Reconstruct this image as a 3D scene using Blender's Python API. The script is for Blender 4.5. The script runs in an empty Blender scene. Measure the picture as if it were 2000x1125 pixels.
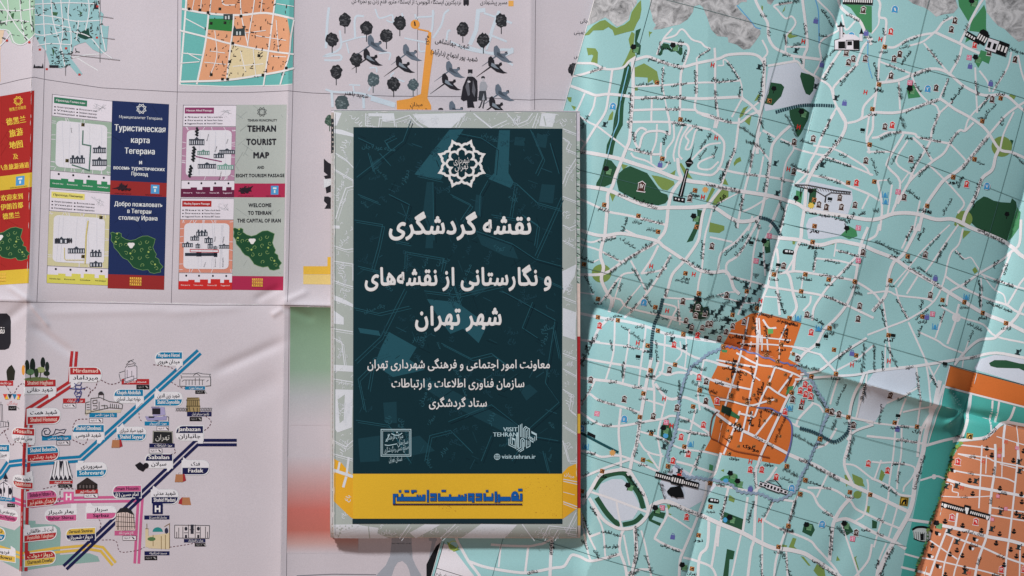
import bpy, math, random
import numpy as np
from mathutils.geometry import tessellate_polygon
from mathutils import Vector, noise

# ------------------------------------------------------------------ camera, light, exposure
# lengths: drawing units of 0.2 mm on the table, u to the right, v downwards
S = 0.0002
def W(u, v, z=0.0):
    return ((u - 1000) * S, (562.5 - v) * S, z * S)

scene = bpy.context.scene
COL = scene.collection
cam_d = bpy.data.cameras.new("camera")
cam = bpy.data.objects.new("camera", cam_d)
COL.objects.link(cam)
CAM_H = 0.62
cam.location = (0, 0, CAM_H)
cam.rotation_euler = (0, 0, 0)
cam_d.sensor_width = 36
cam_d.lens = 36 * CAM_H / (2000 * S)
cam_d.clip_start = 0.01
cam_d.clip_end = 50
scene.camera = cam

world = bpy.data.worlds.new("World")
scene.world = world
world.use_nodes = True
bg = world.node_tree.nodes["Background"]
bg.inputs[0].default_value = (0.93, 0.92, 1.0, 1)
bg.inputs[1].default_value = 0.135

def area_light(name, loc, size, energy, colour):
    d = bpy.data.lights.new(name, 'AREA')
    d.shape = 'RECTANGLE'; d.size = size[0]; d.size_y = size[1]
    d.energy = energy; d.color = colour
    o = bpy.data.objects.new(name, d); COL.objects.link(o)
    o.location = loc
    o.rotation_euler = (Vector((0, 0, 0)) - Vector(loc)).to_track_quat('-Z', 'Y').to_euler()
    return o
# daylight from a window above the top left of the maps, a weak warm room lamp low on the left
area_light("window_light", (-0.80, 1.46, 0.90), (0.17, 0.17), 42, (0.99, 0.985, 0.99))
area_light("room_light", (-1.2, -0.95, 0.55), (0.5, 0.5), 8.5, (1.0, 0.60, 0.42))

scene.view_settings.view_transform = 'Standard'
scene.view_settings.look = 'None'
scene.view_settings.exposure = -0.13
scene.view_settings.gamma = 1
scene.cycles.max_bounces = 4

# ------------------------------------------------------------------ materials
def lin(c):
    c = c / 255.0
    return c / 12.92 if c <= 0.04045 else ((c + 0.055) / 1.055) ** 2.4
ALB = 1.38
def albedo(rgb):
    return tuple(min(0.90, lin(c) * ALB) for c in rgb) + (1,)
MATS = {}
def paper_mat(name, rgb, rough=0.43, mottle=0.055, spec=0.4, kind=None, rgb2=None, param=None):
    m = bpy.data.materials.new(name); m.use_nodes = True
    nt = m.node_tree; N = nt.nodes; L = nt.links
    b = N["Principled BSDF"]
    b.inputs["Roughness"].default_value = rough
    b.inputs["Specular IOR Level"].default_value = spec
    geo = N.new("ShaderNodeNewGeometry")
    n1 = N.new("ShaderNodeTexNoise"); n1.inputs["Scale"].default_value = 2600; n1.inputs["Detail"].default_value = 3
    L.new(geo.outputs["Position"], n1.inputs["Vector"])
    n2 = N.new("ShaderNodeTexNoise"); n2.inputs["Scale"].default_value = 45; n2.inputs["Detail"].default_value = 4
    L.new(geo.outputs["Position"], n2.inputs["Vector"])
    mr = N.new("ShaderNodeMapRange")
    mr.inputs["From Min"].default_value = 0.3; mr.inputs["From Max"].default_value = 0.7
    mr.inputs["To Min"].default_value = 1 - mottle; mr.inputs["To Max"].default_value = 1 + mottle
    L.new(n1.outputs["Fac"], mr.inputs["Value"])
    mr2 = N.new("ShaderNodeMapRange")
    mr2.inputs["From Min"].default_value = 0.3; mr2.inputs["From Max"].default_value = 0.7
    mr2.inputs["To Min"].default_value = 0.975; mr2.inputs["To Max"].default_value = 1.025
    L.new(n2.outputs["Fac"], mr2.inputs["Value"])
    mul = N.new("ShaderNodeMath"); mul.operation = 'MULTIPLY'
    L.new(mr.outputs[0], mul.inputs[0]); L.new(mr2.outputs[0], mul.inputs[1])
    vm = N.new("ShaderNodeVectorMath"); vm.operation = 'SCALE'
    L.new(mul.outputs[0], vm.inputs["Scale"])
    if kind is None:
        vm.inputs[0].default_value = albedo(rgb)[:3]
    else:
        cr = N.new("ShaderNodeValToRGB")
        if kind == 'relief':      # printed hill shading of the mountains
            n3 = N.new("ShaderNodeTexNoise"); n3.inputs["Scale"].default_value = 210
            n3.inputs["Detail"].default_value = 8; n3.inputs["Roughness"].default_value = 0.68
            n3.inputs["Distortion"].default_value = 1.1
            L.new(geo.outputs["Position"], n3.inputs["Vector"])
            L.new(n3.outputs["Fac"], cr.inputs["Fac"])
            e = cr.color_ramp.elements
            e[0].position = 0.28; e[0].color = albedo((62, 64, 66))
            e[1].position = 0.60; e[1].color = albedo((186, 188, 190))
            x = cr.color_ramp.elements.new(0.46); x.color = albedo((152, 154, 156))
        elif kind == 'fade':      # printed fade between two inks down the sheet, param = list of (v, rgb)
            sep = N.new("ShaderNodeSeparateXYZ"); L.new(geo.outputs["Position"], sep.inputs[0])
            v0, v1 = param[0][0], param[-1][0]
            q = N.new("ShaderNodeMapRange")
            q.inputs["From Min"].default_value = W(0, v0)[1]; q.inputs["From Max"].default_value = W(0, v1)[1]
            L.new(sep.outputs["Y"], q.inputs["Value"]); L.new(q.outputs[0], cr.inputs["Fac"])
            els = cr.color_ramp.elements
            els[0].color = albedo(param[0][1]); els[1].color = albedo(param[-1][1])
            els[0].position = 0; els[1].position = 1
            for v, c in param[1:-1]: els.new((v - v0) / (v1 - v0)).color = albedo(c)
        L.new(cr.outputs["Color"], vm.inputs[0])
    L.new(vm.outputs[0], b.inputs["Base Color"])
    bu = N.new("ShaderNodeBump"); bu.inputs["Strength"].default_value = 0.07
    bu.inputs["Distance"].default_value = 0.00005
    n4 = N.new("ShaderNodeTexNoise"); n4.inputs["Scale"].default_value = 900; n4.inputs["Detail"].default_value = 2
    L.new(geo.outputs["Position"], n4.inputs["Vector"])
    L.new(n4.outputs["Fac"], bu.inputs["Height"]); L.new(bu.outputs[0], b.inputs["Normal"])
    return m
def ink_mat(c, rough=0.46):
    if isinstance(c, str): return MATS[c]
    k = (tuple(c), rough)
    if k not in MATS:
        MATS[k] = paper_mat("ink_%d_%d_%d" % tuple(c), c, rough, spec=.35 if min(c) > 60 else .16)
    return MATS[k]

# ------------------------------------------------------------------ flat shapes (triangle soups, shape (n,3,2))
def poly(pts):
    pts = [(float(a), float(b)) for a, b in pts]
    t = tessellate_polygon([[Vector((a, b, 0)) for a, b in pts]])
    P = np.array(pts)
    return P[np.array(t, dtype=int)] if len(t) else np.zeros((0, 3, 2))
def rect(x0, y0, x1, y1): return poly([(x0, y0), (x1, y0), (x1, y1), (x0, y1)])
def ellipse(cx, cy, rx, ry=None, n=20, a0=0, a1=2 * math.pi, rot=0):
    ry = ry or rx
    full = abs(a1 - a0) > 6.28
    pts = []
    for i in range(n if full else n + 1):
        a = a0 + (a1 - a0) * i / n
        x, y = rx * math.cos(a), ry * math.sin(a)
        pts.append((cx + x * math.cos(rot) - y * math.sin(rot), cy + x * math.sin(rot) + y * math.cos(rot)))
    return poly(pts)
def smooth(pts, n=4):
    if len(pts) < 3: return list(pts)
    P = [np.array(p, float) for p in pts]
    P = [2 * P[0] - P[1]] + P + [2 * P[-1] - P[-2]]
    out = []
    for i in range(1, len(P) - 2):
        for k in range(n):
            t = k / n
            out.append(0.5 * ((2 * P[i]) + (P[i + 1] - P[i - 1]) * t + (2 * P[i - 1] - 5 * P[i] + 4 * P[i + 1] - P[i + 2]) * t * t
                              + (3 * P[i] - P[i - 1] - 3 * P[i + 1] + P[i + 2]) * t ** 3))
    out.append(P[-2])
    return [tuple(p) for p in out]
def stroke(pts, w, closed=False, cap=0.0, taper=None):
    P = [np.array(p, float) for p in pts]
    Q = [P[0]]
    for p in P[1:]:
        if np.linalg.norm(p - Q[-1]) > 1e-3: Q.append(p)
    P = Q
    if closed and np.linalg.norm(P[0] - P[-1]) < 1e-3: P = P[:-1]
    n = len(P)
    if n < 2: return np.zeros((0, 3, 2))
    if cap and not closed:
        P[0] = P[0] - (P[1] - P[0]) / np.linalg.norm(P[1] - P[0]) * cap
        P[-1] = P[-1] + (P[-1] - P[-2]) / np.linalg.norm(P[-1] - P[-2]) * cap
    Lp, Rp = [], []
    for i in range(n):
        if closed: a, b = P[i] - P[i - 1], P[(i + 1) % n] - P[i]
        else:
            a = P[i] - P[i - 1] if i > 0 else P[1] - P[0]
            b = P[i + 1] - P[i] if i < n - 1 else a
        a = a / (np.linalg.norm(a) + 1e-9); b = b / (np.linalg.norm(b) + 1e-9)
        na = np.array((-a[1], a[0])); nb = np.array((-b[1], b[0]))
        m = na + nb; l = np.linalg.norm(m)
        m = na if l < 1e-3 else m / l
        k = 1 / max(0.45, float(m @ na))
        ww = (w if taper is None else w * taper(i / (n - 1))) * 0.5 * k
        Lp.append(P[i] + m * ww); Rp.append(P[i] - m * ww)
    T = []
    for i in range(n if closed else n - 1):
        j = (i + 1) % n
        T.append((Lp[i], Lp[j], Rp[j])); T.append((Lp[i], Rp[j], Rp[i]))
    return np.array(T)
def dashes(pts, w, on, off):
    P = np.array(pts, float); seg = np.linalg.norm(np.diff(P, axis=0), axis=1); cum = np.r_[0, np.cumsum(seg)]
    def at(s):
        i = min(len(seg) - 1, int(np.searchsorted(cum, s, 'right') - 1)); t = (s - cum[i]) / max(seg[i], 1e-9)
        return P[i] + (P[i + 1] - P[i]) * t
    T = []; s = 0
    while s < cum[-1] - 0.3:
        e = min(s + on, cum[-1]); T.append(stroke([at(s), at(e)], w)); s = e + off
    return np.concatenate(T)
def cat(*a):
    a = [x for x in a if len(x)]
    return np.concatenate(a) if a else np.zeros((0, 3, 2))
def xf(T, x=0, y=0, s=1, rot=0, sy=None):
    """scale, turn clockwise (v axis down) by rot degrees and move"""
    sy = s if sy is None else sy
    a = math.radians(rot); c, d = math.cos(a), math.sin(a)
    U = T[..., 0] * s; V = T[..., 1] * sy
    return np.stack([x + U * c - V * d, y + U * d + V * c], -1)

# ------------------------------------------------------------------ lettering
_tc = {}
def _glyph_mesh(body, off):
    c = bpy.data.curves.new('t', 'FONT'); c.body = body; c.resolution_u = 2; c.offset = off; c.fill_mode = 'FRONT'
    o = bpy.data.objects.new('t', c); COL.objects.link(o); bpy.context.view_layer.update()
    m = o.to_mesh(); m.calc_loop_triangles()
    V = np.array([x.co[:2] for x in m.vertices]) if len(m.vertices) else np.zeros((0, 2))
    I = np.array([t.vertices[:] for t in m.loop_triangles], dtype=int) if len(m.loop_triangles) else np.zeros((0, 3), int)
    T = V[I] if len(I) else np.zeros((0, 3, 2))
    o.to_mesh_clear(); bpy.data.objects.remove(o); bpy.data.curves.remove(c)
    return T
def glyph(ch, off):
    k = (ch, off)
    if k not in _tc:
        T = _glyph_mesh(ch, off)
        if (('|', 0)) not in _tc: _tc[('|', 0)] = (_glyph_mesh('|', 0), 0)
        x0 = _tc[('|', 0)][0][..., 0].min()
        ak = (ch, 'a')
        if ak not in _tc: _tc[ak] = _glyph_mesh(ch + '|', 0)[..., 0].max() - _tc[('|', 0)][0][..., 0].max()
        if len(T):
            T = T * np.array((1, -1))
            e = (T[:, 1] - T[:, 0]); f = (T[:, 2] - T[:, 0])
            T = T[np.abs(e[:, 0] * f[:, 1] - e[:, 1] * f[:, 0]) > 1e-7]
        _tc[k] = (T, _tc[ak])
    return _tc[k]
_AR = {}
def _ar(s, iso, fin=0, ini=0, med=0): _AR[s] = (iso, fin, ini, med)
for s, v in {'ا': (0xFE8D, 0xFE8E), 'آ': (0xFE81, 0xFE82), 'د': (0xFEA9, 0xFEAA), 'ذ': (0xFEAB, 0xFEAC), 'ر': (0xFEAD, 0xFEAE),
             'ز': (0xFEAF, 0xFEB0), 'ژ': (0xFB8A, 0xFB8B), 'و': (0xFEED, 0xFEEE),
             'ب': (0xFE8F, 0xFE90, 0xFE91, 0xFE92), 'پ': (0xFB56, 0xFB57, 0xFB58, 0xFB59), 'ت': (0xFE95, 0xFE96, 0xFE97, 0xFE98),
             'ث': (0xFE99, 0xFE9A, 0xFE9B, 0xFE9C), 'ج': (0xFE9D, 0xFE9E, 0xFE9F, 0xFEA0), 'چ': (0xFB7A, 0xFB7B, 0xFB7C, 0xFB7D),
             'ح': (0xFEA1, 0xFEA2, 0xFEA3, 0xFEA4), 'خ': (0xFEA5, 0xFEA6, 0xFEA7, 0xFEA8), 'س': (0xFEB1, 0xFEB2, 0xFEB3, 0xFEB4),
             'ش': (0xFEB5, 0xFEB6, 0xFEB7, 0xFEB8), 'ص': (0xFEB9, 0xFEBA, 0xFEBB, 0xFEBC), 'ض': (0xFEBD, 0xFEBE, 0xFEBF, 0xFEC0),
             'ط': (0xFEC1, 0xFEC2, 0xFEC3, 0xFEC4), 'ظ': (0xFEC5, 0xFEC6, 0xFEC7, 0xFEC8), 'ع': (0xFEC9, 0xFECA, 0xFECB, 0xFECC),
             'غ': (0xFECD, 0xFECE, 0xFECF, 0xFED0), 'ف': (0xFED1, 0xFED2, 0xFED3, 0xFED4), 'ق': (0xFED5, 0xFED6, 0xFED7, 0xFED8),
             'ک': (0xFB8E, 0xFB8F, 0xFB90, 0xFB91), 'گ': (0xFB92, 0xFB93, 0xFB94, 0xFB95), 'ل': (0xFEDD, 0xFEDE, 0xFEDF, 0xFEE0),
             'م': (0xFEE1, 0xFEE2, 0xFEE3, 0xFEE4), 'ن': (0xFEE5, 0xFEE6, 0xFEE7, 0xFEE8), 'ه': (0xFEE9, 0xFEEA, 0xFEEB, 0xFEEC),
             'ی': (0xFBFC, 0xFBFD, 0xFBFE, 0xFBFF), 'ئ': (0xFE89, 0xFE8A, 0xFE8B, 0xFE8C)}.items():
    _ar(s, *v)
def shape_ar(t):
    out = []; n = len(t); i = 0; prev = False
    while i < n:
        ch = t[i]
        if ch == '\u200c': prev = False; i += 1; continue
        if ch not in _AR:
            out.append({'(': ')', ')': '('}.get(ch, ch)); prev = False; i += 1; continue
        f = _AR[ch]
        if ch == 'ل' and i + 1 < n and t[i + 1] == 'ا':
            out.append(chr(0xFEFC if prev else 0xFEFB)); prev = False; i += 2; continue
        nxt = i + 1 < n and t[i + 1] in _AR
        dual = f[2] != 0
        if prev and dual and nxt: c = f[3]
        elif prev: c = f[1]
        elif dual and nxt: c = f[2]
        else: c = f[0]
        out.append(chr(c)); prev = dual and nxt; i += 1
    out = out[::-1]
    # numbers keep their own order
    s = ''.join(out); r = ''; buf = ''
    for ch in s:
        if ch in '۰۱۲۳۴۵۶۷۸۹': buf = ch + buf
        else: r += buf + ch; buf = ''
    return r + buf
def text_soup(t, bold=0.0, heavy=False):
    """unit-size lettering, origin at the left of the base line, v down; returns soup, level flags, width
    (bold print = copies of the glyph set slightly apart)"""
    if any('\u0600' <= c <= '\u06ff' for c in t): t = shape_ar(t)
    x = 0; T = []; F = []
    if heavy: sh = [(bold * math.cos(i * math.pi / 4), bold * math.sin(i * math.pi / 4)) for i in range(8)] + [(0, 0)]
    elif bold > 0: sh = [(-bold, 0), (bold, 0)]
    else: sh = [(0, 0)]
    for i, ch in enumerate(t):
        if ch == ' ': x += 0.26; continue
        g, adv = glyph(ch, 0)
        if len(g):
            for j, (dx, dy) in enumerate(sh):
                T.append(g + np.array((x + dx, dy))); F.append(np.full(len(g), 1 + 2 * j + i % 2))
        x += adv + (bold * 1.2 if heavy else bold * .6)
    if not T: return np.zeros((0, 3, 2)), np.zeros(0), 1
    return np.concatenate(T), np.concatenate(F), x

# ------------------------------------------------------------------ clipping and cutting of soups
def cut(T, F, p, q, both=True):
    """cut by the line p->q; returns (left, right) soups, left = on the side of smaller u for a downward line"""
    p = np.array(p, float); d = np.array(q, float) - p; d /= np.linalg.norm(d)
    s = (T[..., 0] - p[0]) * d[1] - (T[..., 1] - p[1]) * d[0]     # > 0 : to the right of a downward line
    s = np.where(np.abs(s) < 1e-6, 0, s)
    pos = (s >= 0).all(1); neg = (s <= 0).all(1) & ~pos; mix = ~(pos | neg)
    A = [T[neg]]; FA = [F[neg]]; B = [T[pos]]; FB = [F[pos]]
    if mix.any():
        M, sm, fm = T[mix], s[mix], F[mix]
        for t, ss, f in zip(M, sm, fm):
            for sign, out, fo in ((1, B, FB), (-1, A, FA)):
                pts = []
                for i in range(3):
                    a, b, sa, sb = t[i], t[(i + 1) % 3], ss[i] * sign, ss[(i + 1) % 3] * sign
                    if sa >= 0: pts.append(a)
                    if sa * sb < 0: pts.append(a + (b - a) * (sa / (sa - sb)))
                if len(pts) >= 3:
                    tr = np.array([(pts[0], pts[k], pts[k + 1]) for k in range(1, len(pts) - 1)])
                    out.append(tr); fo.append(np.full(len(tr), f))
    return (np.concatenate(A), np.concatenate(FA)), (np.concatenate(B), np.concatenate(FB))
def subdiv(T, F, L):
    done = []; fd = []
    L2 = L * L
    while len(T):
        e = np.stack([((T[:, i] - T[:, (i + 1) % 3]) ** 2).sum(-1) for i in range(3)], 1)
        k = e.argmax(1); big = e.max(1) > L2
        done.append(T[~big]); fd.append(F[~big])
        T = T[big]; F = F[big]; k = k[big]
        if not len(T): break
        r = np.arange(len(T))
        a, b, c = T[r, k], T[r, (k + 1) % 3], T[r, (k + 2) % 3]
        m = (a + b) / 2
        T = np.concatenate([np.stack([a, m, c], 1), np.stack([m, b, c], 1)]); F = np.concatenate([F, F])
    return np.concatenate(done), np.concatenate(fd)

# ------------------------------------------------------------------ a printed sheet of paper
STEP = 0.05
STUFF = {'plan_lines', 'old_plan_lines', 'band_streets', 'wear_speck', 'fragment_lettering', 'fragment_streets', 'inset_lettering', 'leaf_street_print', 'walking_paths', 'lattice_drawing', 'worn_fold_line', 'grid_lines', 'cutting_lines'}
class Sheet:
    def __init__(self, name, label, cat_, h, folds, clips, root_uv, group=None, L=5.0):
        self.h = h; self.folds = folds; self.clips = clips; self.items = {}; self.order = []
        self.L = L
        self.occ = np.zeros((520, 860), np.int16)     # ink levels, 3 unit cells from (-200,-200)
        self.root = bpy.data.objects.new(name, None); COL.objects.link(self.root)
        self.root.empty_display_size = 0.02
        z = float(h(np.array([root_uv[0]], float), np.array([root_uv[1]], float))[0])
        self.o = np.array(W(root_uv[0], root_uv[1], 0)); self.root.location = self.o
        self.root['label'] = label; self.root['category'] = cat_
    def add(self, key, colour, T, flags=None, parent=None, top=None, L=None, label=None):
        """print the soup T in one colour; key is the part name, or (name, n) for the n-th such part"""
        if not len(T): return
        F = np.zeros(len(T)) if flags is None else flags.astype(float)
        e, f = T[:, 1] - T[:, 0], T[:, 2] - T[:, 0]
        ar = e[:, 0] * f[:, 1] - e[:, 1] * f[:, 0]
        ok = np.abs(ar) > 1e-5; T = T[ok]; F = F[ok]; ar = ar[ok]
        T = np.where((ar > 0)[:, None, None], T[:, ::-1], T)      # counter-clockwise in the world
        for p, q, side in self.clips:
            A, B = cut(T, F, p, q); T, F = A if side < 0 else B
            if not len(T): return
        for p, q in self.folds:
            A, B = cut(T, F, p, q)
            T = np.concatenate([A[0], B[0]]); F = np.concatenate([A[1], B[1]])
        T, F = subdiv(T, F, L or self.L)
        pts = np.concatenate([T[:, 0], T[:, 1], T[:, 2], T.mean(1), (T[:, 0] + T[:, 1]) / 2, (T[:, 1] + T[:, 2]) / 2, (T[:, 0] + T[:, 2]) / 2])
        ij = ((pts + 200) / 3).astype(int); ij[:, 0] = ij[:, 0].clip(0, 859); ij[:, 1] = ij[:, 1].clip(0, 519)
        lev = int(self.occ[ij[:, 1], ij[:, 0]].max()) + 1 if top is None else top
        self.occ[ij[:, 1], ij[:, 0]] = lev + int(F.max() // 8)
        k = key if isinstance(key, tuple) else (key, 0)
        if k not in self.items: self.items[k] = dict(T=[], Z=[], M=[], mats=[], parent=parent or getattr(self, 'dp', None), label=label); self.order.append(k)
        it = self.items[k]
        m = ink_mat(colour)
        if m not in it['mats']: it['mats'].append(m)
        it['T'].append(T);  it['Z'].append(0.04 + lev * STEP + F * STEP * 0.12); it['M'].append(np.full(len(T), it['mats'].index(m)))
    def text(self, key, colour, t, x1, y1, x2, y2, hmin=0, hmax=1e9, bold=0.0, parent=None, size=None, mid=True, heavy=False, **kw):
        """lettering whose base line runs from (x1,y1) to (x2,y2)"""
        T, F, w = text_soup(t, bold, heavy)
        if not len(T): return
        d = math.hypot(x2 - x1, y2 - y1); a = math.degrees(math.atan2(y2 - y1, x2 - x1))
        sx = d / w; sy = size or min(hmax, max(hmin, sx))
        if mid: T = T + np.array((0, 0.25))
        self.add(key, colour, xf(T, x1, y1, sx, a, sy), F, parent=parent, **kw)
    def mesh_object(self, name, T, Z, M, mats, parent):
        n = len(T)
        P = T.reshape(-1, 2)
        cen = np.repeat(T.mean(1), 3, axis=0)
        Q = P + (cen - P) * 0.04
        # round off: points of the soup that coincide share a vertex
        key = np.round(np.c_[P, np.repeat(Z, 3)] * 200).astype(np.int64)
        _, idx, inv = np.unique(key, axis=0, return_index=True, return_inverse=True)
        inv = inv.reshape(-1)
        PV = P[idx]; ZV = self.h(PV[:, 0], PV[:, 1]) + np.repeat(Z, 3)[idx]
        co = np.stack([(PV[:, 0] - 1000) * S, (562.5 - PV[:, 1]) * S, ZV * S], 1) - self.o
        me = bpy.data.meshes.new(name)
        me.vertices.add(len(co)); me.vertices.foreach_set('co', co.astype(np.float32).ravel())
        me.loops.add(3 * n); me.loops.foreach_set('vertex_index', inv.astype(np.int32))
        me.polygons.add(n); me.polygons.foreach_set('loop_start', np.arange(0, 3 * n, 3, dtype=np.int32))
        me.polygons.foreach_set('loop_total', np.full(n, 3, np.int32))
        me.polygons.foreach_set('material_index', M.astype(np.int32))
        me.polygons.foreach_set('use_smooth', np.ones(n, bool))
        for m in mats: me.materials.append(m)
        me.update(calc_edges=True)
        e = 0.25
        hx = (self.h(Q[:, 0] + e, Q[:, 1]) - self.h(Q[:, 0] - e, Q[:, 1])) / (2 * e)
        hy = (self.h(Q[:, 0], Q[:, 1] + e) - self.h(Q[:, 0], Q[:, 1] - e)) / (2 * e)
        nn = np.stack([-hx, hy, np.ones_like(hx)], 1); nn /= np.linalg.norm(nn, axis=1)[:, None]
        at = me.attributes.new('custom_normal', 'FLOAT_VECTOR', 'CORNER')
        at.data.foreach_set('vector', nn.astype(np.float32).ravel())
        o = bpy.data.objects.new(name, me); COL.objects.link(o); o.parent = parent
        return o
    def build(self):
        made = {}
        for k in self.order:
            it = self.items[k]
            T = np.concatenate(it['T']); Z = np.concatenate(it['Z']); M = np.concatenate(it['M'])
            par = made.get(it['parent'], self.root) if it['parent'] else self.root
            o = self.mesh_object(k[0], T, Z, M, it['mats'], par)
            if it['label']: o['label'] = it['label']
            if k[0] in STUFF: o['kind'] = 'stuff'
            made[k] = o
        return made
    def paper(self, outline, colour, name='panel', thick=0.6):
        """the sheet itself, one part per folded panel, with a back and an edge"""
        T0 = poly(outline); F0 = np.zeros(len(T0))
        for p, q, side in self.clips:
            A, B = cut(T0, F0, p, q); T0, F0 = A if side < 0 else B
        regs = [(T0, F0)]
        for p, q in self.folds:
            nr = []
            for T, F in regs:
                A, B = cut(T, F, p, q)
                for R in (A, B):
                    if len(R[0]): nr.append(R)
            regs = nr
        for T, F in regs:
            e, f = T[:, 1] - T[:, 0], T[:, 2] - T[:, 0]
            ar = e[:, 0] * f[:, 1] - e[:, 1] * f[:, 0]
            ok = np.abs(ar) > 1e-3; T = T[ok]; ar = ar[ok]
            if np.abs(ar).sum() < 400: 
                pass
            if not len(T): continue
            T = np.where((ar > 0)[:, None, None], T[:, ::-1], T)
            T, F = subdiv(T, np.zeros(len(T)), self.L)
            o = self.mesh_object(name, T, np.zeros(len(T)), np.zeros(len(T), int), [ink_mat(colour)], self.root)
def worn_folds(sh, segs, c, seed, w=(0.5, 1.3), cover=.6):
    """ink rubbed off along the creases"""
    r = random.Random(seed)
    for p, q in segs:
        p = np.array(p, float); q = np.array(q, float); L = np.linalg.norm(q - p); d = (q - p) / L; n = np.array((-d[1], d[0])); s = 0; T = []
        while s < L:
            l = r.uniform(3, 26)
            if r.random() < cover:
                o = r.uniform(-.7, .7); ww = r.uniform(*w)
                T.append(stroke([p + d * s + n * (o + r.uniform(-.3, .3)), p + d * (s + l * .5) + n * o, p + d * (s + l) + n * (o + r.uniform(-.3, .3))], ww, taper=lambda t: .35 + 1.3 * t * (1 - t) * 2))
            s += l + r.uniform(0, 6)
        sh.add('worn_fold_line', c, cat(*T))
class _N: n = 0
def nk(name):
    _N.n += 1
    return (name, _N.n)

# ------------------------------------------------------------------ relief of the paper
def side(x, y, p, q):
    d = np.array(q, float) - np.array(p, float); d /= np.linalg.norm(d)
    return (x - p[0]) * d[1] - (y - p[1]) * d[0]
def fold_h(x, y, p, q, D, w, wr=None):
    s = side(x, y, p, q)
    ww = np.where(s > 0, wr or w, w)
    return D * np.exp(-np.abs(s) / ww)
def bump(x, y, p, q, amp, w, end=0.3):
    """a soft wrinkle along the segment p-q"""
    p = np.array(p, float); q = np.array(q, float); d = q - p; l = np.linalg.norm(d); d /= l
    t = ((x - p[0]) * d[0] + (y - p[1]) * d[1]) / l
    s = (x - p[0]) * d[1] - (y - p[1]) * d[0]
    env = 1 / (1 + np.exp(-(t) / 0.06)) * 1 / (1 + np.exp((t - 1) / 0.06))
    return amp * np.exp(-(s / w) ** 2) * env
def sig(t): return 1 / (1 + np.exp(-np.clip(t, -30, 30)))
def lumps(x, y, seed):
    r = random.Random(seed); z = 0
    for i in range(9):
        a = r.uniform(0, math.pi); l = r.uniform(170, 420); ph = r.uniform(0, 6.28)
        z = z + (l / 420) * np.sin((x * math.cos(a) + y * math.sin(a)) * 6.283 / l + ph)
    return z / 9
# ------------------------------------------------------------------ the three printed things
L1 = ((70, -100), (44, 1250)); L2 = ((568, -100), (547, 1250)); L3 = ((1038, -100), (1031, 1250)); LH = ((-200, 582), (1300, 608))
def h_left(x, y):
    z = fold_h(x, y, *L1, 10.5 * (0.7 + 0.5 * sig((y - 620) / 60)), 42, 30)
    z = z + fold_h(x, y, *L2, 5.0, 26, 24)
    z = z + fold_h(x, y, *L3, 2.6, 24, 16)
    m = 6.5 * sig((70 - x) / 12) - 2.2 * sig((x - 70) / 12) * sig((545 - x) / 8) + 9.5 * sig((x - 552) / 8)
    hs = side(x, y, *LH)
    m = m * sig((960 - x) / 30)
    z = z + m * np.exp(-np.abs(hs) / 24)
    z = z + bump(x, y, (66, 597), (96, 636), 2.2, 4.5) + bump(x, y, (70, 638), (140, 690), -2.6, 9)
    z = z + bump(x, y, (552, 668), (425, 724), -2.6, 11) + bump(x, y, (552, 604), (532, 616), 2.0, 6)
    z = z + bump(x, y, (90, 612), (330, 606), 1.0, 9) + bump(x, y, (470, 600), (330, 612), 1.0, 9)
    z = z + bump(x, y, (548, 560), (500, 585), -2.0, 8) + bump(x, y, (545, 740), (430, 800), -2.0, 22)
    z = z + bump(x, y, (62, 588), (20, 560), 1.6, 6) + bump(x, y, (62, 590), (10, 630), -2.2, 10) + bump(x, y, (556, 590), (600, 570), 1.6, 7) + bump(x, y, (556, 600), (612, 622), -2.0, 9) + bump(x, y, (64, 400), (61, 560), 1.2, 5) + bump(x, y, (150, 1040), (330, 1000), 1.6, 30)
    # sags where the city map presses on it
    return 3.0 + z + 2.6 * lumps(x, y, 5) - 27.0 * sig((x - (1160 - 0.283 * y) - 95) / 14)
F1 = ((1672, -100), (1306, 1250)); F2 = ((2131, -100), (1767, 1250)); FH = ((1030, 561), (2300, 925))
SIDE_UP = lambda q: q > 0
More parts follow.
